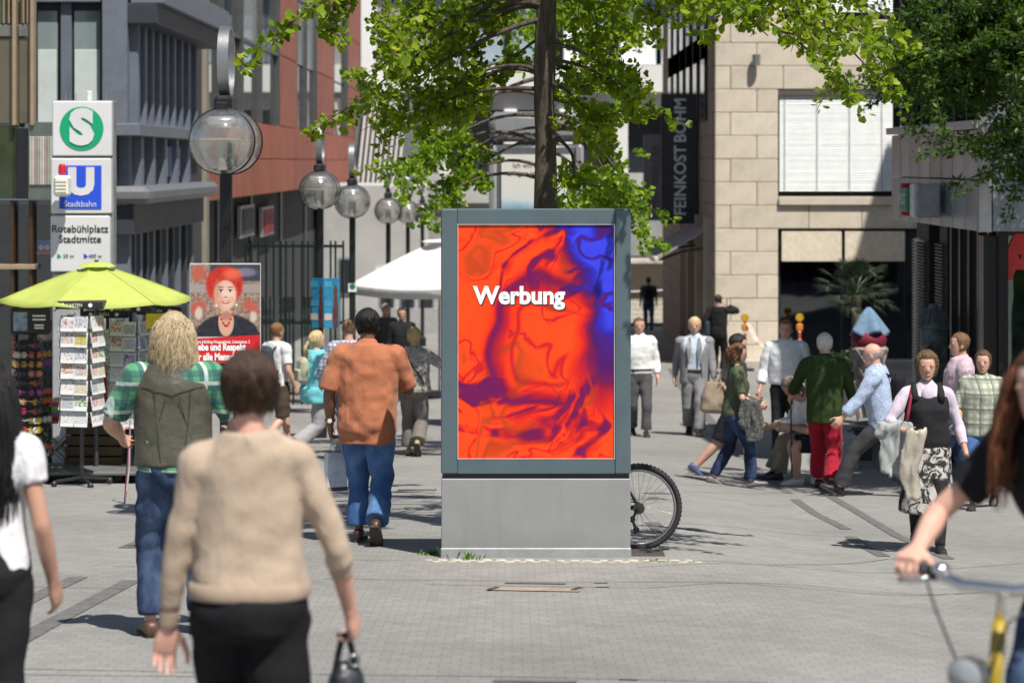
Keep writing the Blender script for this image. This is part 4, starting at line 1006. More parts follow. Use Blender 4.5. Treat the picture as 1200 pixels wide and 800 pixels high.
# ============================================================ parasols
def parasol(name, label, loc, rad, zr, zt, n, mat, pole_m, valance=0, rz=0, sq=False):
    t = thing(name, label, 'parasol', loc, rz); hub = Vector((0, 0, zt)); mb = MB(); und = []
    rim = [Vector((rad * math.cos(2 * math.pi * i / n), rad * math.sin(2 * math.pi * i / n), zr)) for i in range(n)]
    rows = 7; v = []; fs = []; m_ = n * 4
    for j in range(rows + 1):
        u = j / rows
        for i in range(n):
            for q in range(4):
                p = rim[i].lerp(rim[(i + 1) % n], q / 4); s = math.sin(math.pi * q / 4)
                pt = Vector((p.x * u, p.y * u, zt + (zr - zt) * (u ** 1.15) - .035 * rad * s * u))
                v.append(pt)
    for j in range(rows):
        for i in range(m_):
            a = j * m_ + i; b = j * m_ + (i + 1) % m_; fs.append((a, b, b + m_, a + m_))
    if valance:
        base = rows * m_
        for i in range(m_): v.append(v[base + i] * 1.0 + Vector((v[base + i].x * .01, v[base + i].y * .01, -valance)))
        for i in range(m_): a = base + i; b = base + (i + 1) % m_; fs.append((a, b, b + m_, a + m_))
    me = MB().add(v, fs).mesh('canopy', 35); c = mkobj('canopy', me, mat, t)
    sol = c.modifiers.new('s', 'SOLIDIFY'); sol.thickness = .004
    MB().lathe([(.0, zt + .03), (.14 * rad, zt + .015), (.2 * rad, zt - .02)], (0, 0, 0), 16).build('top_cap', mat, t, 40)
    MB().tube([(0, 0, -.05), (0, 0, zt + .05)], .024, 10).build('pole', pole_m, t, 40)
    for i in range(n): MB().tube([rim[i] * u + Vector((0, 0, -rim[i].z * u + zt + (zr - zt) * u ** 1.15 + .004)) for u in (.18, .4, .6, .8, .99)], .006, 5).build('seam', mat, t)
    for i in range(n): MB().tube([(0, 0, zt - .09), rim[i] * .98 + Vector((0, 0, -.015))], .008, 5).build('rib', pole_m, t)
    MB().lathe([(.0, 0), (.28, 0), (.28, .06), (.06, .1), (.0, .1)], (0, 0, 0), 18).build('foot', M('parasol_foot', (.2, .2, .2), .7), t, 40)
    return t
def translucent_cloth(nm, c, tr=.35):
    m, nt, b = nodes_of(nm); out = nt.nodes['Material Output']
    t_ = N(nt, 'ShaderNodeBsdfTranslucent'); d = N(nt, 'ShaderNodeBsdfDiffuse')
    cc = ramp(nt, noise(nt, 5, 4), [(.3, tuple(x * .9 for x in c)), (.7, c)]); L(nt, cc, t_.inputs[0]); L(nt, cc, d.inputs[0])
    bn = N(nt, 'ShaderNodeBump', Strength=.3, Distance=.02); L(nt, noise(nt, 7, 3, .5, None, .5), bn.inputs['Height']); L(nt, bn.outputs[0], d.inputs['Normal'])
    mx = nt.nodes.new('ShaderNodeMixShader'); mx.inputs[0].default_value = tr; L(nt, d.outputs[0], mx.inputs[1]); L(nt, t_.outputs[0], mx.inputs[2]); L(nt, mx.outputs[0], out.inputs[0]); return m
pu = gd(113, 26.2)
parasol('lime_parasol', 'lime yellow parasol over the postcard stand', pu, 1.06, at(0, 352, 26.2).z - pu.z, at(0, 310, 26.2).z - pu.z, 6, translucent_cloth('lime_cloth', (.64, .72, .20), .4), M('parasol_pole', (.08, .08, .09), .4, .5), 0, R(15))
pu = gd(515, 46)
parasol('white_parasol', 'large white market parasol partly behind the advert display', pu, 1.72, at(0, 333, 46).z - pu.z, at(0, 282, 46).z - pu.z, 4, translucent_cloth('white_canvas', (.86, .86, .86), .3), M('parasol_pole_light', (.5, .5, .5), .4, .6), .17, R(10))

# ============================================================ postcard and souvenir stand
wire = M('rack_wire', (.05, .05, .052), .4, .6); 
cardc = [(.70, .70, .70), (.62, .63, .66), (.66, .60, .62), (.20, .34, .55), (.60, .36, .42), (.28, .40, .20), (.66, .52, .10), (.13, .14, .18), (.60, .28, .12), (.55, .58, .60), (.74, .74, .73), (.42, .46, .52), (.64, .66, .68), (.70, .68, .66)]
def card_mat(i, c):
    m, nt, b = nodes_of('card_%d' % i); oc = ocoord(nt); sp = N(nt, 'ShaderNodeSeparateXYZ'); L(nt, oc, sp.inputs[0])
    ins = mth(nt, 'MULTIPLY', mth(nt, 'LESS_THAN', mth(nt, 'ABSOLUTE', sp.outputs[0]), .067), mth(nt, 'LESS_THAN', mth(nt, 'ABSOLUTE', mth(nt, 'ADD', sp.outputs[2], -.012 * (i % 3))), .05 + .004 * (i % 4)))
    oi = nt.nodes.new('ShaderNodeObjectInfo'); ad_ = nt.nodes.new('ShaderNodeVectorMath'); ad_.operation = 'ADD'; L(nt, oc, ad_.inputs[0]); L(nt, oi.outputs['Random'], ad_.inputs[1])
    nn = noise(nt, 22 + 3 * i, 4, .7, ad_.outputs[0]); pic = ramp(nt, nn, [(.36, tuple(x * .22 for x in c)), (.48, c), (.56, cardc[(i * 5 + 3) % len(cardc)]), (.68, (.75, .74, .7))])
    L(nt, mix_col(nt, ins, (.74, .74, .73), pic), b.inputs['Base Color']); b.inputs['Roughness'].default_value = .35; return m
cardm = [card_mat(i, c) for i, c in enumerate(cardc)]
cm1 = MB().box((0, 0, 0), (.148, .006, .160)).mesh('postcard'); 
def rack(label, px, D, top, bot, cols2, header=True):
    p = gd(px, D); t = thing('postcard_rack', label, 'postcard rack', p, R(random.uniform(-6, 6)), 'postcard racks under the lime parasol')
    s = F / D; zt, zb2 = at(0, top, D).z - p.z, at(0, bot, D).z - p.z
    MB().tube([(0, 0, .05), (0, 0, zt + .1)], .02, 8).build('pole', wire, t)
    fo = MB()
    for a in range(4): c, s_ = math.cos(a * 1.5708 + .5) * .3, math.sin(a * 1.5708 + .5) * .3; fo.tube([(0, 0, .09), (c, s_, .06)], .016, 6); fo.ell((c, s_, .035), (.035, .035, .035), 8, 6)
    fo.build('wheeled_foot', wire, t)
    rows = int(round((zt - zb2) / .165))
    r = .16
    for f_ in range(4):
        a = f_ * math.pi / 2 + R(-14); n_ = Vector((math.sin(a), -math.cos(a), 0)); u = Vector((math.cos(a), math.sin(a), 0))
        w_ = MB()
        for k_ in range(-1, 2): q = n_ * r + u * k_ * .155; w_.tube([(q.x, q.y, zb2 - .02), (q.x, q.y, zt + .02)], .003, 5)
        for j in range(rows): z = zb2 + j * .165; q0, q1 = n_ * (r + .04) - u * .155, n_ * (r + .04) + u * .155; w_.tube([(q0.x, q0.y, z), (q1.x, q1.y, z)], .004, 5)
        w_.build('wire_grid', wire, t)
        if n_.y > .75: continue
        for j in range(rows):
            for k_ in (-1, 1):
                q = n_ * (r + .024) + u * k_ * .077
                o = mkobj('postcard', cm1, None, t, (q.x, q.y, zb2 + j * .165 + .08 + random.uniform(-.006, .006))); o.rotation_euler = (R(-10) , random.uniform(-.03, .03), a)
                o.data = cmesh[random.choices(range(len(cardc)), [3, 3, 3, 4, 3, 2, 2, 3, 2, 3, 3, 3, 3, 3])[0]]
    if header:
        h = MB().box((0, 0, zt + .12), (.5, .30, .085), bev=.01).build('header_board', M('rack_header', (.02, .02, .022), .5), t)
        for x in (-.17, .12): MB().lathe([(0, 0), (.022, 0), (.022, .004), (0, .004)], (x, -.155, zt + .12), 12, 'Y').build('emblem', wt, h)
        text('header_text', 'KARTEN', .045, wt, h, (-.05, -.153, zt + .12))
    return t
cmesh = []
for i in range(len(cardc)):
    me = cm1.copy(); me.materials.clear(); me.materials.append(cardm[i]); cmesh.append(me)
rack('tall postcard rack hung with many cards, left of the vest wearing man', 96, 25.4, 370, 498, 2)
rack('postcard rack behind the left shoulder of the vest wearing man', 153, 26.2, 374, 500, 2)
rack('small postcard rack between the two larger racks, farther back', 126, 27.2, 380, 505, 2)
rack('postcard rack at the right end of the stand under the placard', 214, 27.0, 392, 500, 2)
rack('postcard rack with yellow cards just behind the blond haired man', 189, 26.8, 376, 470, 2)
# sunglasses tower
p = gd(36, 26.0)
sgx = thing('sunglasses_stand', 'rotating stand packed with colourful sunglasses left of the postcard rack', 'display stand', p)
zt, zb2 = at(0, 398, 26).z - p.z, at(0, 540, 26).z - p.z
MB().tube([(0, 0, 0), (0, 0, zt + .3)], .03, 8).build('pole', wire, sgx)
MB().box((0, 0, (zt + zb2) / 2), (.24, .24, zt - zb2), bev=.02).build('core', M('stand_black', (.02, .02, .022), .5), sgx)
MB().lathe([(0, 0), (.28, 0), (.28, .04), (0, .06)], (0, 0, 0), 16).build('foot', wire, sgx)
hd = MB().box((0, -.02, zt + .2), (.42, .06, .28), bev=.01).build('header_board', M('rack_header', (.02, .02, .022), .5), sgx)
MB().box((-.1, -.053, zt + .2), (.15, .008, .2)).build('header_photo', M('header_photo', (.25, .33, .42), .5, var=.5, scale=14), hd)
for z in (.26, .22, .16, .13): MB().box((.1, -.053, zt + z), (.14 if z > .2 else .1, .008, .018)).build('header_line', wt, hd)
def glasses_mesh():
    g = MB()
    for s in (-1, 1):
        g.torus((s * .034, 0, 0), .026, .0055, 'Y', 14, 5); g.ell((s * .034, .002, 0), (.025, .003, .021), 10, 5); g.box((s * .064, .035, .008), (.005, .07, .007))
    g.box((0, 0, .006), (.018, .006, .006)); return g.mesh('sunglasses', 40)
gm_ = glasses_mesh(); gcol = [(.02, .02, .022)] * 5 + [(.45, .02, .16), (.5, .25, .02), (.55, .4, .02), (.5, .5, .52), (.3, .02, .25), (.5, .08, .02)]
gms = []
for i, c in enumerate(gcol):
    me = gm_.copy(); me.materials.append(M('glasses_%d' % i, c, .2, coat=.5)); gms.append(me)
for j in range(13):
    for fa in (0, 1, 2):
        a = (fa - 1) * R(62); n_ = Vector((math.sin(a), -math.cos(a), 0)); u = Vector((math.cos(a), math.sin(a), 0))
        for k_ in (-1, 1):
            q = n_ * .16 + u * k_ * .08
            o = mkobj('sunglasses', random.choice(gms), None, sgx, (q.x, q.y, zb2 + (j + .5) * (zt - zb2) / 13)); o.rotation_euler = (random.uniform(-.1, .1), 0, a); o.scale = (1.15,) * 3
# table of goods, crates and the trestle
p = gd(72, 26.6); 
gt = thing('goods_table', 'low souvenir table on a slanted metal trestle between the racks', 'table', p)
th = at(0, 492, 26.6).z - p.z
MB().box((.05, 0, th), (.95, .5, .03), bev=.006).build('table_top', M('table_wood', (.28, .17, .08), .6), gt)
tm = M('trestle_grey', (.33, .35, .35), .4, .5)
for y in (-.2, .2):
    MB().tube([(-.42, y, 0), (.25, y, th - .02)], .026, 6).build('leg', tm, gt); MB().tube([(-.42, y, th - .02), (.35, y, .02)], .026, 6).build('leg', tm, gt)
MB().box((.05, -.2, .05), (1.0, .05, .05)).build('lower_rail', tm, gt)
stk = [((.55, .03, .25), .035), ((.6, .12, .03), .03), ((.1, .3, .55), .03), ((.30, .42, .04), .06), ((.55, .05, .30), .04), ((.6, .45, .35), .03)]
zc = th + .015
for i, (c, h) in enumerate(stk):
    o = MB().box((0, 0, h / 2), (.42 - .02 * (i % 3), .32, h), bev=.01).build('folded_scarf', M('scarf_%d' % i, c, .8), None, loc=(p.x + .1 + random.uniform(-.02, .02), p.y, p.z + zc)); zc += h
    tag(o, ['bottom pink scarf in the folded pile', 'orange red scarf second from the bottom of the pile', 'blue scarf in the middle of the folded pile', 'lime green thick scarf in the folded pile', 'magenta scarf second from the top of pile', 'peach scarf on top of the folded pile'][i], 'scarf', 'pile of folded scarves')
crm = M('crate_brown', (.075, .05, .02), .7, var=.3)
p = gd(108, 26.3)
for i in range(5):
    c_ = thing('low_crate', 'flat dark brown crate under the postcard rack, number %s from the bottom' % ['one', 'two', 'three', 'four', 'five'][i], 'crate', (p.x + random.uniform(-.02, .02), p.y + .25, p.z + .03 + i * .115), 0, 'stack of crates under the racks')
    MB().box((0, 0, .012), (.62, .42, .02)).build('bottom', crm, c_)
    for sx, sy, w_, d_ in ((0, -.2, .62, .02), (0, .2, .62, .02), (-.3, 0, .02, .378), (.3, 0, .02, .378)): MB().box((sx, sy, .06), (w_, d_, .075)).build('side', crm, c_)
    MB().box((0, 0, .055), (.55, .34, .06), bev=.015).build('contents', M('crate_goods_%d' % i, [(.16, .11, .04), (.10, .09, .05), (.2, .14, .05), (.12, .06, .03), (.15, .12, .07)][i], .8, var=.5, scale=18), c_)
pf = gd(105, 25.9)
plt = thing('rolling_platform', 'low black wheeled platform under the postcard stand', 'trolley', pf)
MB().box((.05, .2, .12), (1.5, .8, .04), bev=.01).build('deck', M('deck_grey', (.12, .12, .12), .6), plt)
for x in (-.6, -.2, .25, .7):
    MB().lathe([(.0, -.02), (.05, -.02), (.05, .02), (0, .02)], (x, -.15, .05), 14, 'X').build('wheel', wire, plt)
p = gd(172, 26.8)
bx = thing('souvenir_box', 'open box of bright green and orange souvenirs behind the vest wearing man', 'box', p)
MB().box((0, 0, .3), (.7, .45, .6), bev=.02).build('box', M('stand_black', (.02, .02, .022), .5), bx)
for i in range(12):
    MB().ell((random.uniform(-.28, .28), random.uniform(-.18, .15), .62 + random.uniform(0, .07)), (.07, .06, .06), 8, 6).build('souvenir', M('souv_%d' % (i % 5), [(.1, .45, .05), (.65, .2, .03), (.55, .05, .05), (.6, .55, .5), (.65, .4, .05)][i % 5], .5), bx, 40)
rc = tag(MB().box((0, 0, .5), (.07, .05, 1.35), bev=.01).build('red_price_strip', M('strip_red', (.5, .03, .03), .5), None, loc=gd(121, 26.9)), 'narrow red upright board with yellow top between the postcard racks', 'board')
MB().box((0, 0, 1.21), (.07, .05, .06)).build('yellow_top', M('strip_yellow', (.65, .42, .03), .5), rc)
yc = thing('yellow_card_board', 'bright yellow card board above the blond man\'s head', 'board', gd(184, 26.0))
MB().tube([(0, .02, 0), (0, .02, 1.6)], .015, 6).build('stand', wire, yc); MB().box((0, 0, at(0, 376, 26).z - yc.location.z), (.23, .02, .16)).build('card', M('card_yellow', (.70, .52, .02), .5, var=.12), yc)
lp = thing('lanyard_bunch', 'thin black and pink lanyard straps hanging beside the vest wearing man', 'strap', gp(146, 590))
for i in range(3): MB().tube([(.01 * i, 0, .0 + .06 * i), (.02 + .012 * i, .01, .35), (.05, 0, .75), (.09, .1, .95)], [.008, .007, .006, .006], 5).build('strap', M('lanyard_%d' % i, [(.02, .02, .02), (.4, .1, .2), (.5, .5, .5)][i], .7), lp)

# ============================================================ bicycle parked behind the advert display
tyre = M('tyre_rubber', (.022, .022, .023), .8, bmp=.4, bscale=120); rimm = M('rim_alloy', (.42, .42, .42), .3, .9); blk = M('bike_black', (.016, .016, .018), .35, .3, coat=.3)
def wheel(parent, c, r=.345, name='wheel'):
    """wheel in the local XZ plane"""
    w = empty(name, c); w.parent = parent
    MB().torus((0, 0, 0), r - .02, .021, 'Y', 64, 8).build('tyre', tyre, w, 179)
    k = MB()
    for i in range(64):
        a = 2 * math.pi * i / 64
        for s in (-1, 1): k.box((math.cos(a) * (r - .002), s * .008, math.sin(a) * (r - .002)), (.012, .01, .016), m=Matrix.Rotation(-a, 4, 'Y'))
    k.build('tread', tyre, w)
    MB().torus((0, 0, 0), r - .048, .012, 'Y', 64, 8).build('rim', rimm, w, 179)
    s_ = MB()
    for i in range(32):
        a = 2 * math.pi * i / 32; b = a + (.5 if i % 2 else -.5); s = .02 if i % 4 < 2 else -.02
        s_.tube([(math.cos(b) * .025, s, math.sin(b) * .025), (math.cos(a) * (r - .05), 0, math.sin(a) * (r - .05))], .0013, 4)
    s_.build('spokes', rimm, w)
    MB().lathe([(.0, -.045), (.018, -.045), (.018, .045), (0, .045)], (0, 0, 0), 12, 'Y').build('hub', blk, w)
    return w
bp = gp(748, 645)
bk1 = thing('parked_bicycle', 'black bicycle standing behind the advert display with rear wheel showing', 'bicycle', bp)
wr, wf = Vector((0, 0, .33)), Vector((-1.05, 0, .33))
wheel(bk1, wr, .328); wheel(bk1, wf, .328)
bb = Vector((-.44, 0, .30)); stt = Vector((-.58 + .26, 0, .82)); hd = Vector((-.90, 0, .80)); hd2 = Vector((-.93, 0, .68))
MB().tube([bb, stt], .017).build('seat_tube', blk, bk1); MB().tube([stt + Vector((0, 0, -.05)), hd], .018).build('top_tube', blk, bk1); MB().tube([bb, hd2], .02).build('down_tube', blk, bk1)
for y in (-.06, .06):
    MB().tube([wr + Vector((0, y, 0)), bb + Vector((0, y * .5, 0))], .011).build('chain_stay', blk, bk1); MB().tube([wr + Vector((0, y, 0)), wr + Vector((-.14, y, .26)), stt + Vector((0, y * .4, -.08))], .009).build('seat_stay', blk, bk1)
    MB().tube([hd2, wf + Vector((.03, y, .1)), wf + Vector((0, y, 0))], .011).build('fork', blk, bk1)
MB().tube([stt, stt + Vector((.03, 0, .14))], .014).build('seat_post', rimm, bk1)
MB().ell(tuple(stt + Vector((.04, 0, .17))), (.14, .07, .035)).build('saddle', blk, bk1, 179)
MB().tube([hd, hd + Vector((.0, 0, .14)), hd + Vector((-.06, 0, .17))], .014).build('stem', blk, bk1); MB().tube([hd + Vector((-.06, -.3, .19)), hd + Vector((-.06, 0, .17)), hd + Vector((-.06, .3, .19))], .013).build('handlebar', blk, bk1)
ck = MB(); ck.lathe([(.02, -.004), (.09, -.004), (.09, .004), (.02, .004)], tuple(bb + Vector((0, -.05, 0))), 24, 'Y'); ck.tube([bb + Vector((0, -.07, 0)), bb + Vector((.1, -.08, -.13))], .01); ck.tube([bb + Vector((0, .07, 0)), bb + Vector((-.1, .08, .13))], .01); ck.build('crankset', blk, bk1)
cs = MB(); cs.lathe([(.015, -.02), (.045, -.02), (.03, .015), (.015, .015)], tuple(wr + Vector((0, -.05, 0))), 20, 'Y'); cs.build('cassette', M('cassette', (.12, .11, .10), .4, .8), bk1)
dr = MB(); dr.tube([wr + Vector((-.01, -.07, -.01)), wr + Vector((-.05, -.08, -.08)), wr + Vector((-.02, -.08, -.16))], .012, 6); dr.lathe([(0, -.006), (.025, -.006), (.025, .006), (0, .006)], tuple(wr + Vector((-.02, -.08, -.16))), 12, 'Y'); dr.lathe([(0, -.006), (.025, -.006), (.025, .006), (0, .006)], tuple(wr + Vector((-.05, -.08, -.08))), 12, 'Y'); dr.build('derailleur', blk, bk1)
ch = MB(); ch.tube([wr + Vector((0, -.06, .045)), bb + Vector((0, -.06, .085))], .005, 5); ch.tube([wr + Vector((-.02, -.08, -.185)), bb + Vector((0, -.06, -.09))], .005, 5); ch.build('chain', blk, bk1)
bkr = MB(); bkr.tube([wr + Vector((-.12, -.05, .30)), wr + Vector((-.18, -.05, .36)), wr + Vector((-.10, .0, .40))], .014, 6); bkr.build('brake', blk, bk1)
tag(MB().box((0, 0, .006), (.42, .34, .012)).build('bike_shadow_plate', M('bike_shadow_brown', (.09, .075, .062), .6, .3), None, loc=gp(745, 649)), 'dark square shadow plate under the parked bicycle wheel', 'shadow plate')  # dark plate painted in for the shade under the bicycle wheel

# ============================================================ right side street things
# folding seats / concrete blocks
con = M('bench_concrete', (.42, .42, .41), .85, var=.12, scale=4)
cb_ = gp(962, 550)
bn1 = thing('concrete_bench', 'pale concrete block bench under the sitting pair', 'bench', (cb_.x, cb_.y + .25, cb_.z))
MB().box((0, 0, .2), (.95, .5, .42), bev=.015).build('seat_block', con, bn1); MB().box((0, 0, .012), (.85, .42, .05)).build('plinth', con, bn1)
pk = gp(1022, 540)
bn2 = thing('dark_planter_block', 'dark grey square planter block behind the bald man', 'planter', (pk.x, pk.y + .3, pk.z))
MB().box((0, 0, .17), (.50, .5, .38), bev=.02).build('block', M('planter_dark', (.05, .052, .056), .6), bn2); MB().box((0, 0, .37), (.4, .4, .03)).build('soil', M('soil', (.03, .022, .015), .9), bn2)
# cast iron pillar
ip = gd(1094, 31.0)
ir = thing('cast_iron_pillar', 'dark cast iron pillar with ribbed domed cap and coat of arms', 'pillar', ip)
iron = M('cast_iron_green', (.13, .15, .152), .45, .5, var=.3, scale=8, bmp=.3)
h = at(0, 356, 31).z - ip.z
MB().lathe([(.0, -.05), (.24, -.05), (.24, .12), (.19, .16), (.175, .3), (.165, h - .55), (.175, h - .52), (.165, h - .48), (.165, h - .32)], (0, 0, 0), 20).build('shaft', iron, ir, 40)
cp_ = MB().lathe([(.165, h - .32), (.21, h - .31), (.21, h - .28), (.19, h - .25), (.16, h - .16), (.09, h - .07), (.055, h - .05), (.06, h - .01), (.03, h), (0, h)], (0, 0, 0), 20).build('domed_cap', iron, ir, 40)
rbm = MB()
for i in range(12):
    a = i * math.pi / 6; rbm.tube([(.2 * math.cos(a), .2 * math.sin(a), h - .26), (.165 * math.cos(a), .165 * math.sin(a), h - .16), (.09 * math.cos(a), .09 * math.sin(a), h - .065)], .012, 5)
rbm.build('cap_ribs', iron, cp_)
MB().torus((0, -.165, h - .58), .11, .014, 'Y', 28, 6).build('arms_ring', iron, ir, 179)
cm = MB(); cm.tube([(-.05, -.172, h - .64), (-.05, -.172, h - .52), (.05, -.172, h - .64), (.05, -.172, h - .52)], .012, 5); cm.build('coat_of_arms', iron, ir)
# giant ice cream cone
ic = gd(1018, 39)
icg = thing('ice_cream_cone_figure', 'giant ice cream cone figure with burgundy scoop and blue cloth wrapped top', 'advert figure', ic)
zs = lambda py: at(0, py, 39).z - ic.z
waf = M('waffle_cone', (.34, .29, .26), .8, var=.2); 
cn = MB().lathe([(.05, .05), (.08, .1), (.30, zs(408)), (.28, zs(408) + .03)], (0, 0, 0), 20).build('cone', waf, icg, 40)
wf_ = MB()
for i in range(10):
    for s in (-1, 1):
        pts = [((.08 + (.225) * t) * math.cos(i * .628 + s * t * 2.4), (.08 + .225 * t) * math.sin(i * .628 + s * t * 2.4), .1 + (zs(408) - .1) * t) for t in np.linspace(0, 1, 9)]
        wf_.tube(pts, .012, 4)
wf_.build('waffle_ribs', waf, cn)
MB().lathe([(.0, 0), (.3, 0), (.3, .06), (.08, .1), (0, .1)], (0, 0, 0), 18).build('foot', M('parasol_foot', (.2, .2, .2), .7), icg)
MB().ell((0, 0, zs(398)), (.29, .29, .24), 20, 12).build('scoop', M('scoop_burgundy', (.20, .012, .035), .6), icg, 179)
cl = MB(); rings = []
for j in range(9):
    u = j / 8; r = .03 + .27 * u ** .8
    rings.append([(r * (1 + .14 * u * math.sin(5 * a + 1.3) + .07 * u * math.sin(9 * a)) * math.cos(a), r * (1 + .14 * u * math.sin(5 * a + 1.3)) * math.sin(a), zs(360) - u * .42 + .05 * u * math.sin(4 * a)) for a in np.linspace(0, 2 * math.pi, 40, endpoint=False)])
cl.loft(rings).build('blue_cloth_top', cloth('blue_sheet', (.16, .25, .37)), icg, 179)
# palm in a pot
pm = gd(1003, 47)
pal = thing('fan_palm', 'potted fan palm in front of the cream awnings', 'palm', pm)
zp = lambda py: at(0, py, 47).z - pm.z
MB().lathe([(.0, 0), (.3, 0), (.42, .6), (.4, .62), (.36, .56), (0, .55)], (0, 0, 0), 18).build('pot', M('pot_dark', (.04, .04, .045), .6), pal, 40)
MB().tube([(0, 0, .5), (.03, 0, 1.1), (0, .02, zp(345))], [.11, .10, .09], 10).build('trunk', M('palm_trunk', (.07, .05, .03), .9, bmp=.8, bscale=25), pal)
pgm = M('palm_shaded_green', (.018, .034, .010), .45, var=.3, scale=6)  # green darkened to carry the building's shade on the palm
for i in range(44):
    a = random.uniform(0, 6.28); el = random.uniform(-.6, 1.3); ln = random.uniform(.30, .62)
    d = Vector((math.cos(a) * math.cos(el), math.sin(a) * math.cos(el), math.sin(el))); b0 = Vector((0, 0, zp(345))); e = b0 + d * ln
    fr_ = MB().tube([b0, b0.lerp(e, .5) + Vector((0, 0, .05)), e], .010, 5)
    sdv = d.cross(Vector((0, 0, 1))).normalized(); upv = sdv.cross(d)
    for k_ in range(17):
        t_ = (k_ - 8) / 8 * 1.25; q = (d * math.cos(t_) + sdv * math.sin(t_)) ; L_ = .38 * (1 - .25 * abs(t_) / 1.25)
        w_ = (sdv * math.cos(t_) - d * math.sin(t_)) * .012
        tip = e + q * L_ + Vector((0, 0, -.12 * random.random())); md = e + q * L_ * .55 + upv * .02
        fr_.add([e, md - w_, tip, md + w_], [(0, 1, 2, 3)])
    fr_.build('frond', pgm, pal)
# dark shrubs in planters
shr = M('dark_shrub', (.028, .045, .015), .6, var=.4, scale=10)
for px, lab in ((972, 'dark clipped shrub in planter, left of the palm'), (990, 'dark clipped shrub in planter, under the palm')):
    q = gd(px, 44); t = thing('planter_shrub', lab, 'shrub', q, 0, 'shrubs in planters by the shop window')
    MB().box((0, 0, .2), (.5, .45, .5), bev=.03).build('planter', M('planter_dark', (.05, .052, .056), .6), t)
    n_ = 900; v = []; fs = []
    for i in range(n_):
        d = Vector((random.gauss(0, 1), random.gauss(0, 1), random.gauss(0, 1))).normalized() * random.uniform(.6, 1); c = Vector((d.x * .30, d.y * .27, .68 + d.z * .3))
        m_ = Euler((random.uniform(0, 6), random.uniform(0, 6), random.uniform(0, 6))).to_matrix(); o_ = len(v)
        v += [c + m_ @ Vector(x_) for x_ in ((-.02, 0, 0), (0, .045, 0), (.02, 0, 0), (0, -.045, 0))]; fs.append((o_, o_ + 1, o_ + 2, o_ + 3))
    f_ = MB().add(v, fs).build('foliage', shr, t); f_['kind'] = 'stuff'
# warning lamps and tape at the wall
for px, D, lab in ((873, 55.2, 'yellow warning lamp on striped post against the pale stone wall'), (937, 56.0, 'yellow warning lamp on striped post before the dark shop window')):
    q = gd(px, D); t = thing('warning_lamp', lab, 'warning lamp', q, 0, 'construction warning lamps')
    zl = at(0, 372, D).z - q.z
    pst = MB().tube([(0, 0, 0), (0, 0, zl - .1)], .035, 10).build('post', M('post_red_warn', (.6, .06, .04), .5), t)
    for i in range(3): MB().tube([(0, 0, .2 + i * .33), (0, 0, .36 + i * .33)], .037, 10).build('white_stripe', wt, pst)
    MB().lathe([(.0, -.04), (.085, -.04), (.095, 0), (.085, .04), (0, .04)], (0, 0, zl), 20, 'Y').build('lens', M('lens_amber', (.50, .32, .02), .3), t, 40)
    MB().box((0, 0, zl - .22), (.15, .1, .15), bev=.02).build('battery_box', M('box_orange', (.55, .20, .02), .5), t)
    MB().box((0, 0, .03), (.4, .25, .06)).build('foot', M('rubber_foot', (.03, .03, .03), .8), t)
a_, b_ = at(877, 380, 55.15), at(886, 398, 54.9)
tp_ = tag(MB().add([a_ + Vector((-.05, 0, .03)), a_ + Vector((.05, 0, 0)), b_ + Vector((.05, 0, 0)), b_ + Vector((-.05, 0, .0)), at(903, 414, 54.7), at(902, 412, 54.7)], [(0, 1, 2, 3), (3, 2, 4, 5)]).build('barrier_tape', M('tape_red_white', (.75, .35, .32), .5, var=.5, scale=5), None), 'red and white barrier tape hanging down from the warning lamp', 'tape')
# ============================================================ trees
def leaf_mat(nm, c, tr=.45, gloss=.015):
    m, nt, b = nodes_of(nm); out = nt.nodes['Material Output']
    oi = nt.nodes.new('ShaderNodeNewGeometry')
    rnd = oi.outputs['Random Per Island']
    cc = ramp(nt, rnd, [(0, tuple(x * .62 for x in c)), (.45, c), (.8, (c[0] * 1.35, c[1] * 1.2, c[2] * 1.0)), (1, (c[0] * 1.9, c[1] * 1.4, c[2] * 1.2))])
    d = N(nt, 'ShaderNodeBsdfDiffuse'); L(nt, cc, d.inputs[0])
    t = N(nt, 'ShaderNodeBsdfTranslucent'); L(nt, mix_col(nt, 1, cc, (1.5, 1.55, .5), 'MULTIPLY'), t.inputs[0])
    g = N(nt, 'ShaderNodeBsdfGlossy', Roughness=.4); g.inputs[0].default_value = (1, 1, 1, 1)
    m1 = nt.nodes.new('ShaderNodeMixShader'); m1.inputs[0].default_value = tr; L(nt, d.outputs[0], m1.inputs[1]); L(nt, t.outputs[0], m1.inputs[2])
    m2 = nt.nodes.new('ShaderNodeMixShader'); m2.inputs[0].default_value = gloss; L(nt, m1.outputs[0], m2.inputs[1]); L(nt, g.outputs[0], m2.inputs[2])
    L(nt, m2.outputs[0], out.inputs[0]); return m
def bark(nm, c):
    m, nt, b = nodes_of(nm)
    f = noise(nt, 22, 6, .7, ocoord(nt, (1, 1, .22)), .6)
    L(nt, ramp(nt, f, [(.32, tuple(x * .35 for x in c)), (.52, c), (.75, tuple(x * 1.6 for x in c))]), b.inputs['Base Color']); b.inputs['Roughness'].default_value = .9
    bump(nt, b, f, 1, .04); return m
FAN = (np.array([(0, 0, 0), (-.52, .50, .05), (-.34, .86, .02), (0, .80, -.05), (.34, .86, .02), (.52, .50, .05)]), [(0, 1, 2, 3), (0, 3, 4, 5)])
LANCE = (np.array([(0, 0, 0), (-.2, .4, .03), (0, 1.0, 0), (.2, .4, .03)]), [(0, 1, 2, 3)])
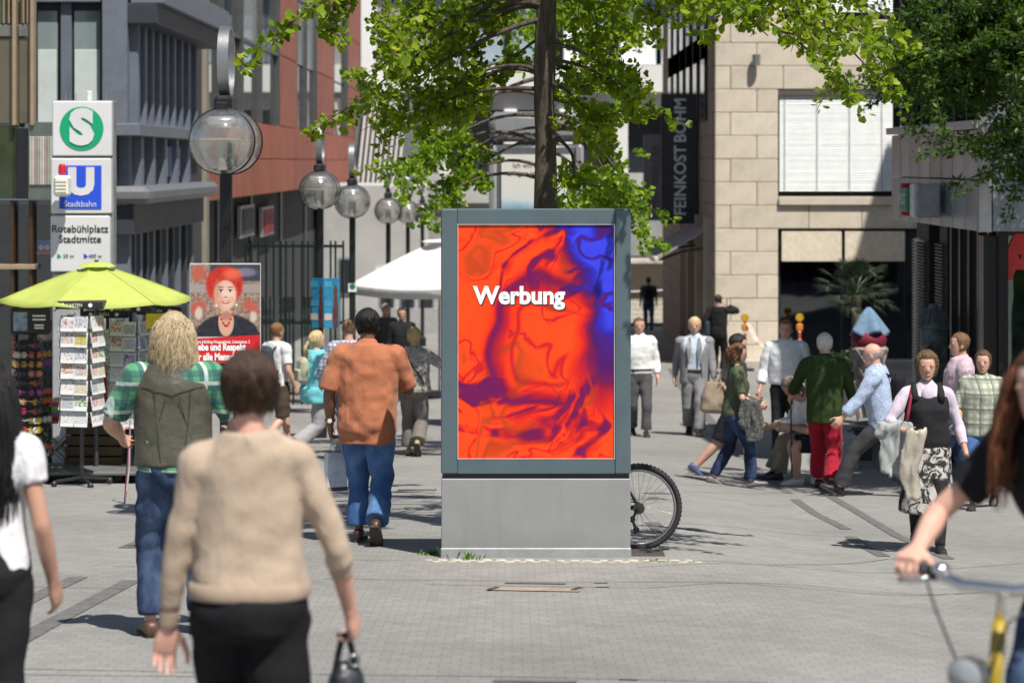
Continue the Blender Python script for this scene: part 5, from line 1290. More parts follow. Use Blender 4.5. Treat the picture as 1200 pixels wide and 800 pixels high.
def leaves_mesh(pos, dirs, size, tmpl, name, upb=.6):
    """pos, dirs (n,3); every leaf gets a random roll with its face biased to the sky"""
    n = len(pos); d = dirs / np.linalg.norm(dirs, axis=1)[:, None]
    up = RNG.normal(size=(n, 3)) * .75 + np.array([0, -.25, upb]); nn = up - d * (up * d).sum(1)[:, None]; nn /= np.linalg.norm(nn, axis=1)[:, None] + 1e-9
    s = np.cross(d, nn); tv, tf = tmpl; k = len(tv)
    sz = size * RNG.uniform(.65, 1.2, n)
    v = pos[:, None, :] + (s[:, None, :] * tv[None, :, 0:1] + d[:, None, :] * tv[None, :, 1:2] + nn[:, None, :] * tv[None, :, 2:3]) * sz[:, None, None]
    v = v.reshape(-1, 3); fa = np.array(tf); f = (fa[None, :, :] + (np.arange(n) * k)[:, None, None]).reshape(-1, 4)
    me = bpy.data.meshes.new(name); me.vertices.add(len(v)); me.vertices.foreach_set('co', v.ravel())
    me.loops.add(f.size); me.loops.foreach_set('vertex_index', f.ravel().astype(np.int32)); me.polygons.add(len(f))
    me.polygons.foreach_set('loop_start', np.arange(0, f.size, 4, dtype=np.int32)); me.polygons.foreach_set('loop_total', np.full(len(f), 4, dtype=np.int32)); me.update(calc_edges=True)
    return me
def qcurve(a, m, b, n): 
    t = np.linspace(0, 1, n)[:, None]; return (1 - t) ** 2 * a + 2 * t * (1 - t) * m + t * t * b
def make_tree(name, label, base, trunk_pts, trunk_r, tips, lm, bm, tmpl, lsize, twigs=9, step=.05, per=5, twl=(.25, .6), grp=None, droop=.35, lift=.5, arch=False, first=4):
    t = thing(name, label, 'tree', base, 0, grp); o = np.array(base)
    tp = np.array(trunk_pts)
    fine = [Vector(p) for p in trunk_pts]
    mb = MB(); pts = []; rr = []
    for i in range(len(fine) - 1):
        for q in range(8): pts.append(fine[i].lerp(fine[i + 1], q / 8)); rr.append(trunk_r[i] + (trunk_r[i + 1] - trunk_r[i]) * q / 8)
    pts.append(fine[-1]); rr.append(trunk_r[-1])
    pts = [p + Vector((random.gauss(0, .012), random.gauss(0, .012), 0)) for p in pts]
    rr = [r * random.uniform(.94, 1.07) for r in rr]
    mb.tube(pts, rr, 14); me = mb.mesh('trunk', 179)
    v = mverts(me); nv = mnorms(me); setv(me, v + nv * (vnoise(v * np.array([14, 14, 4]), 3) * .012)[:, None])
    mkobj('trunk', me, bm, t)
    LP, LD = [], []; limbs = MB()
    def shoots(path, r_side):
        seg = np.linalg.norm(np.diff(path, axis=0), axis=1); L_ = np.concatenate([[0], np.cumsum(seg)]); tot = L_[-1]
        n = max(2, int(tot / step)); s = RNG.uniform(.12, 1.0, n) * tot
        P = np.stack([np.interp(s, L_, path[:, i]) for i in range(3)], 1)
        P = np.repeat(P, per, axis=0); d = RNG.normal(size=P.shape) * np.array([1, 1, .8]) + np.array([0, 0, -.15]); d /= np.linalg.norm(d, axis=1)[:, None]
        LP.append(P + d * RNG.uniform(.01, r_side, len(P))[:, None]); LD.append(d)
    for tip in tips:
        b = np.array(tip) - o; zs_ = tp[:, 2]; hd_ = np.hypot(b[0], b[1])
        sz = np.clip(b[2] + (lift * hd_ * random.uniform(.1, .6) + .1 if arch else lift * hd_ * random.uniform(-.35, .3) - .15), 1.9, zs_[-1] * .97)
        a = np.array([np.interp(sz, zs_, tp[:, i]) for i in range(3)])
        m = (a + b) / 2 + np.array([random.gauss(0, .12), random.gauss(0, .12), droop * hd_ * random.uniform(.4, 1.0)])
        path = qcurve(a, m, b, 12); r0 = .012 + .008 * np.linalg.norm(b - a)
        limbs.tube([Vector(p) for p in path], list(np.linspace(r0, .004, 12)), 6); shoots(path[first:], .06)
        for k in range(twigs):
            i = random.randint(first, 11); s0 = path[i]; dr = path[min(11, i + 1)] - path[max(0, i - 1)]; dr /= np.linalg.norm(dr) + 1e-6
            e = s0 + (dr * random.uniform(.2, .9) + RNG.normal(size=3) * np.array([.8, .8, .45])) * random.uniform(*twl) + np.array([0, 0, -random.uniform(0, .16)])
            tw = qcurve(s0, (s0 + e) / 2 + np.array([0, 0, .05]), e, 5)
            limbs.tube([Vector(p) for p in tw], list(np.linspace(.005, .002, 5)), 4); shoots(tw, .055)
    limbs.build('limbs', bm, t, 179)
    P = np.concatenate(LP); Dn = np.concatenate(LD)
    c = mkobj('crown', leaves_mesh(P, Dn, lsize, tmpl, 'crown'), lm, t); c['kind'] = 'stuff'
    return t, len(P)
gk = leaf_mat('ginkgo_leaf', (.165, .255, .018)); gk2 = leaf_mat('ginkgo_leaf_b', (.15, .26, .020)); dk_leaf = leaf_mat('maple_leaf', (.05, .105, .018), .35)
bk_b = bark('ginkgo_bark', (.10, .078, .058))
TD = 19.3
bx_ = gd(641, TD)
tips = [(385, 38, 17.6), (362, 12, 17.2), (395, 8, 17.6), (452, 52, 17.6), (440, 20, 17.4), (424, 100, 18.4), (418, 122, 19.3), (455, 118, 19.0), (482, 138, 19.6), (505, 120, 19.4), (540, 128, 20), (470, 92, 20), (500, 20, 19), (555, 58, 19.8), (585, 92, 19.9),
        (664, 226, 18.6), (700, 158, 18.8), (718, 172, 19.5), (735, 108, 18.5), (745, 120, 19), (762, 20, 18.5), (700, 60, 19.8), (716, 18, 19), (800, 2, 17.5), (835, 42, 17.5), (690, 100, 19.6),
        (872, 10, 16.6), (900, 42, 16.8), (945, 30, 16.5), (968, 55, 16.8), (1000, 32, 17), (1030, 64, 17.2), (1040, 22, 17), (985, 90, 17.8), (1035, 98, 18.2), (920, 10, 17.4), (1010, 8, 17.6), (570, 18, 20), (520, 58, 20), (545, 20, 20.5), (475, 30, 20.2), (680, 40, 20.4), (740, 30, 20.8), (850, 15, 19.5)]
T = [tuple(at(*q)) for q in tips]
k = 0
while k < 30:
    a = random.uniform(0, 6.28); z = random.uniform(5.3, 9.6); r = (2.9 if z < 6.5 else 2.2 if z < 8.2 else 1.2) * random.uniform(.45, 1)
    q = (bx_.x + .3 + r * math.cos(a), bx_.y + .3 + r * math.sin(a), bx_.z + z); h = q[2] - .3
    if abs(q[0] - .2 - .29 * h) < 1.35 and abs(q[1] - 17.75 + .5 * h) < 1.2: continue     # the sun reaches the display from here
    T.append(q); k += 1
nb_ = make_tree('ginkgo_tree', 'ginkgo tree with bright fan leaves rising behind the advert display', bx_, [(0, 0, -.1), (.0, 0, 1.6), (-.02, 0, 3.2), (.02, .02, 5.5), (0, 0, 9.4)], [.125, .105, .088, .065, .02], T, gk, bk_b, FAN, .064, twigs=7, twl=(.12, .34), arch=True, first=6, lift=.9, step=.052, grp='ginkgo trees')
# second ginkgo farther down the street
bx2 = gd(641, 30.5)
tips = [(478, 195, 29), (520, 172, 29), (500, 150, 29.5), (470, 205, 28.6), (540, 200, 30), (508, 238, 29.5), (490, 254, 29), (530, 225, 30), (700, 222, 29), (728, 236, 28.5), (742, 244, 28.2), (752, 258, 28), (700, 246, 29), (725, 252, 29), (540, 185, 30), (610, 40, 29), (520, 100, 30.5), (705, 130, 30), (545, 120, 30), (495, 185, 30), (720, 90, 30)]
T = [tuple(at(*q)) for q in tips]
for i in range(20):
    a = random.uniform(0, 6.28); z = random.uniform(4.6, 9); r = (2.4 if z < 6.5 else 1.4) * random.uniform(.4, 1); T.append((bx2.x + r * math.cos(a), bx2.y + r * math.sin(a), bx2.z + z))
make_tree('ginkgo_tree', 'blurred second ginkgo tree farther back with low drooping green branches', bx2, [(0, 0, -.1), (0, 0, 2), (.03, 0, 4.5), (0, 0, 8.8)], [.10, .09, .07, .02], T, gk2, bk_b, FAN, .072, twigs=6, twl=(.15, .4), arch=True, first=8, lift=.8, grp='ginkgo trees')
# dark tree on the right, its trunk just outside the picture
bx3 = gd(1275, 26.6)
T = []
for i in range(46):
    px, py = random.uniform(1050, 1340), random.uniform(-40, 180)
    lim = 195 if px > 1165 else 100 if px > 1085 else 80
    T.append(tuple(at(px, min(py, lim), random.uniform(25.4, 27.5))))
for px, py, D in ((1180, 190, 26), (1172, 165, 26.4), (1195, 155, 25.6), (1065, 92, 26), (1045, 80, 25.6), (1100, 105, 26), (1060, 55, 25.5), (1130, 100, 26.5), (1185, 90, 25.3), (1195, 200, 26.2), (1150, 60, 25.5), (1090, 75, 25.2), (1120, 40, 26), (1170, 20, 26), (1060, 15, 26), (1100, 10, 26.5), (1140, 5, 25.8)): T.append(tuple(at(px, py, D)))
make_tree('maple_tree', 'dark leafy maple tree hanging in from the top right corner', bx3, [(0, 0, -.1), (0, 0, 2), (.05, 0, 3.6), (0, 0, 5.6)], [.14, .12, .09, .02], T, dk_leaf, bark('maple_bark', (.08, .066, .05)), LANCE, .085, twigs=9, per=6, twl=(.25, .6))
# ============================================================ people
def V(*a): return Vector(a)
def ik(a, b, l1, l2, pole):
    """two-bone chain from a towards b; returns the middle joint and the reached end"""
    d = b - a; L_ = min(d.length, (l1 + l2) * .998); u = d.normalized(); b = a + u * L_
    x = (l1 * l1 - l2 * l2 + L_ * L_) / (2 * L_); h = math.sqrt(max(0, l1 * l1 - x * x))
    p = pole - u * pole.dot(u); p.normalize(); return a + u * x + p * h, b
def ring(c, ax, ay, rx, ry, n=20, e=2.3):
    out = []
    for j in range(n):
        t = 2 * math.pi * j / n; ct, st = math.cos(t), math.sin(t)
        out.append(c + ax * (rx * math.copysign(abs(ct) ** (2 / e), ct)) + ay * (ry * math.copysign(abs(st) ** (2 / e), st)))
    return out
def smooth_path(pts, rad, n=6):
    """resample a joint chain with softened bends"""
    P, Q = [], []
    k = len(pts)
    for i in range(k - 1):
        p0 = pts[max(0, i - 1)]; p1 = pts[i]; p2 = pts[i + 1]; p3 = pts[min(k - 1, i + 2)]
        for q in range(n):
            t = q / n
            a = p1 + (p2 - p1) * t
            b = (p1 * 2 + (p2 - p0) * t + (p0 * 2 - p1 * 5 + p2 * 4 - p3) * t * t + (p1 * 3 - p0 - p2 * 3 + p3) * t ** 3) * .5
            P.append(a.lerp(b, .35)); Q.append(rad[i] + (rad[i + 1] - rad[i]) * (t * t * (3 - 2 * t)))
    P.append(pts[-1]); Q.append(rad[-1]); return P, Q
# torso profile: height, half width, half depth, forward offset (all as fractions of body height)
MALE = [(.455, .055, .05, 0), (.475, .080, .062, -.004), (.52, .096, .070, -.008), (.56, .094, .067, -.004), (.61, .088, .062, 0), (.66, .092, .063, .002), (.72, .101, .069, .003), (.765, .103, .066, 0), (.80, .098, .058, -.006), (.82, .086, .050, -.009), (.838, .066, .043, -.011), (.852, .047, .039, -.012), (.866, .037, .037, -.010)]
FEM = [(.455, .055, .05, 0), (.475, .086, .066, -.006), (.52, .102, .074, -.010), (.56, .094, .066, -.004), (.615, .076, .055, 0), (.66, .080, .058, .004), (.715, .092, .069, .010), (.76, .091, .062, .002), (.795, .084, .051, -.006), (.815, .068, .045, -.009), (.834, .050, .039, -.011), (.85, .041, .035, -.012), (.864, .032, .032, -.010)]
HEADR = [(-.02, .06, .05, .20), (.02, .13, .11, .20), (.08, .19, .17, .165), (.17, .245, .26, .10), (.30, .295, .345, .04), (.43, .325, .395, .005), (.56, .338, .42, -.015), (.70, .335, .42, -.025), (.82, .29, .365, -.03), (.91, .21, .27, -.035), (.97, .12, .15, -.035), (1.0, .04, .05, -.035)]
def prof(tab, z):
    for a, b in zip(tab[:-1], tab[1:]):
        if z <= b[0]: t = max(0, (z - a[0]) / (b[0] - a[0])); return tuple(a[i] + (b[i] - a[i]) * t for i in range(1, 4))
    return tab[-1][1:]
def person(label, px, D, H=1.75, heading=0, fem=False, bulk=1.0, lean=0, tilt=0, headyaw=0, headpitch=0, pelvis=None,
           lw=(-.15, .03, .49), rw=(.15, .03, .49), lf=(-.055, 0, 0, 0), rf=(.055, 0, 0, 0), le=None, re_=None,
           skinc=(.62, .38, .29), hair=None, top=None, over=None, bottom=None, shoes=(.03, .03, .03), barefoot=False, vox=.0085, face=True, curl=.35, seat=False, ground=True, zoff=0, hand_l=None, hand_r=None, foot_w=1.0):
    p = gd(px, D); p.z += zoff
    root = thing('person', label, 'person', p, -R(heading)); S = H
    TAB = FEM if fem else MALE
    hipz = .505
    feet = []
    for f, s in ((lf, -1), (rf, 1)): feet.append((V(f[0], f[1], .042 + f[2]), f[3] if len(f) > 3 else 0, f[4] if len(f) > 4 else 0))
    off = V(0, 0, 0)
    if pelvis is not None: off = V(pelvis[0], pelvis[1], pelvis[2] - hipz)
    else:
        drop = 0
        for (a, _, _), s in zip(feet, (-1, 1)):
            hx = V(s * .05, 0, hipz); dh = math.hypot(a.x - hx.x, a.y - hx.y); mx = math.sqrt(max(.01, .472 ** 2 - dh ** 2)); drop = max(drop, (hipz - a.z) - mx)
        off.z = -drop
    Rl = Matrix.Rotation(-R(lean), 3, 'X') @ Matrix.Rotation(R(tilt), 3, 'Y')
    def up(v):      # upper body points: lean about the hips
        c = V(0, 0, .52); q = V(*v) - c; w = min(1, max(0, q.z / .12)); 
        r = c + (Rl @ q) if q.z > 0 else V(*v); return (V(*v).lerp(r, w) if 0 < w < 1 else r) + off
    ax, ay = (Rl @ V(1, 0, 0)), (Rl @ V(0, 1, 0))
    def torso_rings(z0, z1, grow=0, gy=None, straight=0, n=12, b=1.0):
        out = []; gy = grow if gy is None else gy
        for i in range(n + 1):
            z = z0 + (z1 - z0) * i / n; rx, ry, yo = prof(TAB, z)
            if straight:
                cx, cy, _ = prof(TAB, .73); hx, hy, _ = prof(TAB, .52)
                t = min(1, max(0, (.73 - z) / .21)); sx, sy = cx + (hx - cx) * t, cy + (hy - cy) * t
                if z < .73: rx = max(rx, rx + (sx - rx) * straight); ry = max(ry, ry + (sy - ry) * straight)
            bb = bulk if .46 < z < .80 else 1 + (bulk - 1) * .4
            w = min(1, max(0, (z - .5) / .1)); a2 = V(1, 0, 0).lerp(ax, w).normalized(); b2 = V(0, 1, 0).lerp(ay, w).normalized()
            out.append([q * S for q in ring(up((0, yo, z)), a2, b2, rx * bb * b + grow, ry * bb * b * (1.0 if bulk < 1.08 else 1.0 + (bulk - 1) * .8) + gy)])
        return out
    # joints
    sh = [up((s * (.098 if fem else .108) * (1 + (bulk - 1) * .5), -.008, .797 if not fem else .788)) for s in (-1, 1)]
    shi = [up((s * .055, -.010, .815)) for s in (-1, 1)]
    hip = [V(s * .052, 0, hipz) + off for s in (-1, 1)]
    wr = []; el = []
    for i, (w, s, e) in enumerate(((lw, -1, le), (rw, 1, re_))):
        tgt = V(*w) + V(0, off.y, off.z) if pelvis is None else V(*w)
        m, r = ik(sh[i], tgt, .168, .148, V(*e) if e else V(s * .35, -1, -.15)); el.append(m); wr.append(r)
    kn = []; an = []
    for i, (a, pt, yaw) in enumerate(feet):
        s = (-1, 1)[i]
        m, r = ik(hip[i], a, .245, .235, V(math.sin(R(yaw)) * .6 + s * .05, 1, 0)); kn.append(m); an.append(r)
    bk = 1 + (bulk - 1) * .6
    A_R = [.026, .0375 * bk, .032 * bk, .024 * bk, .025 * bk, .0165] if not fem else [.022, .0325 * bk, .027 * bk, .0205 * bk, .021 * bk, .0145]
    L_R = [.058 * bk, .052 * bk, .034 * bk, .034 * bk, .0225] if not fem else [.058 * bk, .052 * bk, .033 * bk, .033 * bk, .021]
    def arm_chain(i): return [shi[i], sh[i], sh[i].lerp(el[i], .45), el[i], el[i].lerp(wr[i], .3), wr[i]]
    def leg_chain(i): return [hip[i], hip[i].lerp(kn[i], .35), kn[i], kn[i].lerp(an[i], .33), an[i]]
    def limb(mb, pts, rad, n=14, cut=None, grow=None):
        P, Q = smooth_path([q * S for q in pts], [r * S for r in rad], 6)
        if cut is not None:
            k = int(round(cut * (len(P) - 1))); P, Q = P[:k + 1], Q[:k + 1]
        if grow is not None: Q = [q + grow[0] + (grow[1] - grow[0]) * (j / max(1, len(Q) - 1)) for j, q in enumerate(Q)]
        mb.tube(P, Q, n); return P
    # ---------------- body
    b = MB()
    b.loft(torso_rings(.457, .864, -.012))
    nk = up((0, -.012, .842)); hc = up((0, .006, .872))
    hs = .133 * S
    Hm = Rl @ Matrix.Rotation(-R(headyaw), 3, 'Z') @ Matrix.Rotation(-R(headpitch), 3, 'X')
    ho = up((0, -.002, .863)) * S
    def hp_(x, y, z): return ho + Hm @ (V(x, y, z - .0) * hs)
    b.tube([nk * S - V(0, 0, .03 * S), (nk * S).lerp(hp_(0, -.08, .25), .6), hp_(0, -.08, .35)], [(.036 if not fem else .031) * S, (.031 if not fem else .027) * S, (.03 if not fem else .027) * S], 14)
    hw_ = 1.02 if not fem else .97
    b.loft([[ho + Hm @ (q * hs) for q in ring(V(0, yo, z), V(1, 0, 0), V(0, 1, 0), rx * hw_, ry, 22, 2.15)] for z, rx, ry, yo in HEADR])
    b.loft([[hp_(*q) for q in ring(V(0, yo, z), V(1, 0, 0), V(0, 1, 0), r, r2, 10, 2)] for z, r, r2, yo in ((.30, .06, .03, .37), (.33, .075, .09, .40), (.38, .055, .09, .40), (.50, .035, .06, .385), (.56, .03, .04, .36))])
    for s in (-1, 1):
        b.ell(tuple(hp_(s * .335 * hw_, -.03, .44)), (.04 * hs, .085 * hs, .14 * hs), 10, 7, Hm.to_4x4())
        b.ell(tuple(hp_(s * .14, .345, .545)), (.12 * hs, .045 * hs, .045 * hs), 8, 6, Hm.to_4x4())     # brow ridge
    b.ell(tuple(hp_(0, .335, .20)), (.12 * hs, .06 * hs, .05 * hs), 10, 6, Hm.to_4x4())
    b.ell(tuple(hp_(0, .29, .05)), (.11 * hs, .08 * hs, .07 * hs), 10, 6, Hm.to_4x4())
    slv = (top or {}).get('sleeve', 0); slv = slv if isinstance(slv, tuple) else (slv, slv)
    covered = bottom and not bottom.get('skirt') and bottom.get('cut', .97) > .9
    for i in (0, 1):
        ka = .86 if slv[i] > .8 else 1; kt = .82 if bottom else 1; kl = .82 if covered else 1      # slimmer under cloth
        limb(b, arm_chain(i), [r * (.8 if (j < 3 and slv[i]) else ka) if j < 5 else r for j, r in enumerate(A_R)])
        limb(b, leg_chain(i), [r * (kt if j < 2 else kl) for j, r in enumerate(L_R)])
    # hands: palm, four fingers and a thumb
    hl = .104 * S if not fem else .100 * S
    grips = []
    for i, hspec in ((0, hand_l), (1, hand_r)):
        s = (-1, 1)[i]; hs_ = hspec or {}
        fd = ((wr[i] - el[i]).normalized() * (1 - hs_.get('bend', 0)) + V(*hs_.get('dir', (0, 0, -1))) * (hs_.get('bend', 0) + .001)).normalized()
        nrm = V(*hs_.get('palm', (-s, .25, 0))); nrm = (nrm - fd * nrm.dot(fd)).normalized(); th = V(*hs_.get('thumb', (0, 1, 0))); sd2 = fd.cross(nrm)
        if sd2.dot(th) < 0: sd2 = -sd2
        w0 = wr[i] * S; cu = hs_.get('curl', curl)
        b.loft([[w0 + fd * (t * hl) + q for q in ring(V(0, 0, 0), sd2, nrm, rx * hl, ry * hl, 14, 2.6)] for t, rx, ry in ((-.08, .15, .13), (.08, .17, .12), (.28, .225, .115), (.46, .235, .095), (.53, .20, .08))])
        for k, (o_, ln) in enumerate(((.175, .44), (.06, .50), (-.06, .47), (-.17, .36))):
            q0 = w0 + fd * (.44 * hl) + sd2 * (o_ * hl); dv = (fd + sd2 * o_ * .35).normalized(); pts = [q0]; c_ = cu * (1 + .25 * k * .4)
            d_ = dv.copy(); rot_ax = d_.cross(nrm)
            for j, fl in enumerate((.42, .33, .25)):
                d_ = Matrix.Rotation(c_ * (1.0 if j else .7), 3, rot_ax) @ d_; pts.append(pts[-1] + d_ * (ln * fl * hl * 1.08))
            b.tube(pts, [.0082 * S / 1.72, .0078 * S / 1.72, .0070 * S / 1.72, .0055 * S / 1.72], 8)
            if k == 1: grips.append(pts[1] + nrm * .018)
        t0 = w0 + fd * (.12 * hl) + sd2 * (.16 * hl); td = (fd * .75 + sd2 * .7 + nrm * .25).normalized()
        b.tube([t0, t0 + td * .24 * hl, t0 + td * .38 * hl + fd * .08 * hl + nrm * .05 * hl, t0 + td * .42 * hl + fd * .24 * hl + nrm * .1 * hl], [.012, .0115, .010, .007], 8)
    # feet inside the body mesh
    for i, (a, pt, yaw) in enumerate(feet):
        fdv = Matrix.Rotation(-R(yaw), 3, 'Z') @ (Matrix.Rotation(-R(pt), 3, 'X') @ V(0, 1, 0)); upv = Matrix.Rotation(-R(yaw), 3, 'Z') @ (Matrix.Rotation(-R(pt), 3, 'X') @ V(0, 0, 1))
        base = an[i] - upv * .022
        b.tube([(base - fdv * .028) * S, (base + fdv * .03 - upv * .002) * S, (base + fdv * .085 - upv * .010) * S], [.016 * S, .018 * S, .012 * S], 10)
    me = remesh(b, vox, 3, 'body')
    sm_ = skin('skin_%d_%d_%d' % tuple(int(100 * c) for c in skinc), skinc)
    body = mkobj('body', me, sm_, root)
    if face:
        ew = M('eye_white', (.36, .33, .31), .3, bmp=0); ei = M('eye_iris', (.03, .022, .018), .2, bmp=0); lip = M('lip_%d' % int(skinc[0] * 100), (skinc[0] * .72, skinc[1] * .5, skinc[2] * .5), .5, bmp=0)
        hdm = Hm.to_4x4()
        for s in (-1, 1):
            e = MB().ell(tuple(hp_(s * .14, .355, .475)), (.045 * hs, .04 * hs, .022 * hs), 10, 6, hdm).build('eye', ew, root, 179)
            MB().ell(tuple(hp_(s * .14, .393, .475)), (.015 * hs, .010 * hs, .014 * hs), 8, 5, hdm).build('iris', ei, e, 179)
            MB().ell(tuple(hp_(s * .145, .405, .565)), (.075 * hs, .015 * hs, .012 * hs), 8, 5, hdm).build('eyebrow', M('brow_dark', (.14, .085, .06), .7, bmp=0), root, 179)
        MB().ell(tuple(hp_(0, .372, .195)), (.10 * hs, .035 * hs, .034 * hs), 10, 5, hdm).build('mouth', lip, root, 179)
    # ---------------- clothes
    def wrinkle(me, amp, seed, fx=7, fz=11):
        v = mverts(me); n_ = mnorms(me)
        amp = amp * 1.5; w = vnoise(v * np.array([fx, fx, fz]) + vnoise(v * 3.1, seed + 5)[:, None] * 1.3, seed) + .5 * vnoise(v * np.array([fx * 2.1, fx * 2.1, fz * 1.7]), seed + 1)
        setv(me, v + n_ * (w * amp)[:, None])
    sd0 = int(px * 7 + D * 13) % 1000
    cv = max(.011, vox * 1.25)
    def wear_top(spec, nm):
        m = MB(); g = spec.get('fit', .012); hem = spec.get('hem', .50)
        m.loft(torso_rings(hem, spec.get('neck', .85), g, g, spec.get('straight', .6), 14, 1.0))
        if spec.get('flare'):
            m.loft(torso_rings(hem, hem + .12, g + spec['flare'], g + spec['flare'] * .8, 1.0, 4))
        sl = spec.get('sleeve', 0)
        if sl:
            for i in (0, 1):
                c = sl if not isinstance(sl, tuple) else sl[i]
                if c: limb(m, arm_chain(i), A_R, 14, (1 + 4 * c) / 5, (spec.get('arm', g * .9 + .004), spec.get('cuff', g + .006)))
        elif not spec.get('nosh'):
            for i in (0, 1): limb(m, arm_chain(i), A_R, 14, .22, (g * .8, g * .2))
        if spec.get('collar'):
            q0 = up((0, -.012, .842)) * S; q1 = up((0, -.008, .868)) * S
            m.tube([q0, q1], [(.05 if not fem else .044) * S, (.040 if not fem else .035) * S], 16)
        me_ = remesh(m, cv, 3, nm); wrinkle(me_, spec.get('wr', .006), sd0 + len(nm)); return mkobj(nm, me_, spec['mat'], root)
    if top: wear_top(top, top.get('name', 'shirt'))
    if over: wear_top(over, over.get('name', 'jacket'))
    if bottom:
        m = MB(); g = bottom.get('fit', .010); wz_ = bottom.get('waist', .585)
        if bottom.get('skirt'):
            rg = []
            for i in range(9):
                t = i / 8; z = wz_ + (bottom['skirt'] - wz_) * t; rx, ry, yo = prof(TAB, max(z, .50)); fl = bottom.get('flare', .03) * t
                kx = (kn[0].x + kn[1].x) / 2 * 0; ky = (kn[0].y + kn[1].y) / 2 * t * .7
                rg.append([q * S for q in ring(V(off.x, yo + ky + off.y, z + off.z), V(1, 0, 0), V(0, 1, 0), rx * bulk + g + fl, ry * bulk + g + fl + .02 * t)])
            m.loft(rg)
        else:
            m.loft(torso_rings(.458, wz_, g, g, 0, 8, 1.0))
            ct = bottom.get('cut', .97); lo = bottom.get('loose', .018)
            for i in (0, 1):
                rad = list(L_R); rad[3] = max(rad[3], .030 + lo * .3); rad[4] = bottom.get('hemr', .030 + lo * .4); rad[2] += lo * .2
                limb(m, leg_chain(i), rad, 16, ct, (g * .7, g + lo * .3))
        nm = bottom.get('name', 'trousers'); me_ = remesh(m, cv, 3, nm); wrinkle(me_, bottom.get('wr', .006), sd0 + 31, 6, 10); mkobj(nm, me_, bottom['mat'], root)
        if bottom.get('belt'):
            q = torso_rings(wz_ - .022, wz_ - .004, g + .006, g + .006, 0, 1); MB().loft(q).build('belt', M('belt_leather', (.025, .018, .014), .45), root)
    # shoes
    shm = shoes if not isinstance(shoes, tuple) else M('shoe_%d_%d_%d' % tuple(int(100 * c) for c in shoes), shoes, .45)
    for i, (a, pt, yaw) in enumerate(feet):
        mt = Matrix.Rotation(-R(yaw), 3, 'Z') @ Matrix.Rotation(-R(pt), 3, 'X')
        o_ = an[i] - mt @ V(0, 0, .042)
        def shp(x, y, z): return (o_ + mt @ V(x, y, z)) * S
        rings = []
        for y, w, h0, h1 in ((-.040, .012, .010, .036), (-.036, .019, .006, .048), (-.020, .023, .004, .054), (.004, .023, .004, .056), (.028, .024, .004, .044), (.055, .028, .004, .032), (.08, .028, .004, .026), (.10, .023, .005, .021), (.112, .012, .007, .015)):
            w *= foot_w * (.9 if fem else 1)
            rings.append([shp(q.x, q.y, q.z) for q in ring(V(0, y, (h0 + h1) / 2), V(1, 0, 0), V(0, 0, 1), w, (h1 - h0) / 2, 14, 2.8)])
        so = MB().loft(rings).build('shoe', shm, root, 60)
        sm = MB().loft([[shp(q.x, q.y, q.z) for q in ring(V(0, y, z), V(1, 0, 0), V(0, 1, 0), 0, 0, 3)] for y, z in ((0, 0),)] if False else [[shp(x * w_, y, z) for x, y, w_ in ((-1, -.038, .016), (1, -.038, .016), (1, -.01, .024), (1, .03, .025), (1, .06, .030), (1, .09, .027), (1, .112, .012), (-1, .112, .012), (-1, .09, .027), (-1, .06, .030), (-1, .03, .025), (-1, -.01, .024))] for z in (0, .009)])
        sm.build('sole', M('sole_pale', (.45, .40, .34), .8) if shoes in ((.55, .55, .55), (.6, .58, .55)) else M('sole_dark', (.05, .042, .035), .8), so)
    # ---------------- hair
    if hair:
        hm = hairm('hair_%d_%d_%d' % tuple(int(100 * c) for c in hair['c']), hair['c'])
        th = hair.get('thick', .07) * .62; bald = hair.get('bald', 0); low = hair.get('nape', .16); front = hair.get('front', .80)
        nU, nV = 48, 40; vs_, ms = [], []
        for iz in range(nV + 1):
            z = -.02 + 1.02 * (iz / nV); z = min(z, 1.0); rx, ry, yo = prof(HEADR, z) if z > -.02 else HEADR[0][1:]
            for j in range(nU):
                a = 2 * math.pi * j / nU; x, y = rx * math.cos(a), ry * math.sin(a); 
                fy = math.sin(a)          # +1 front, -1 back
                thr = low + (front - low) * sstep(-.25, .75, fy)
                if -.35 < fy < .45: thr = min(thr, hair.get('side', .42) + .5 * max(0, fy))
                k = sstep(thr - .02, thr + .14, z)
                if bald: k *= 1 - sstep(bald - .08, bald, z)
                n_ = V(x / .116, y / .176, (z - .50) / .25).normalized()
                wv = th * k * (1 + hair.get('rough', .3) * (math.sin(j * 1.7 + iz * .9) * .5 + random.uniform(-.5, .5)))
                vs_.append(hp_(x * hw_ + n_.x * wv, y + yo + n_.y * wv, z + n_.z * wv)); ms.append(k)
        fs = []
        for iz in range(nV):
            for j in range(nU):
                q = (iz * nU + j, iz * nU + (j + 1) % nU, (iz + 1) * nU + (j + 1) % nU, (iz + 1) * nU + j)
                if max(ms[t] for t in q) > .05: fs.append(q)
        hmb = MB().add(vs_, fs)
        if not bald: hmb.add([hp_(.045 * math.cos(a), .055 * math.sin(a) - .035, 1.0 + th * .93) for a in np.linspace(0, 6.28, 12, endpoint=False)], [tuple(range(12))])
        hob = hmb.build('hair', hm, root, 179)
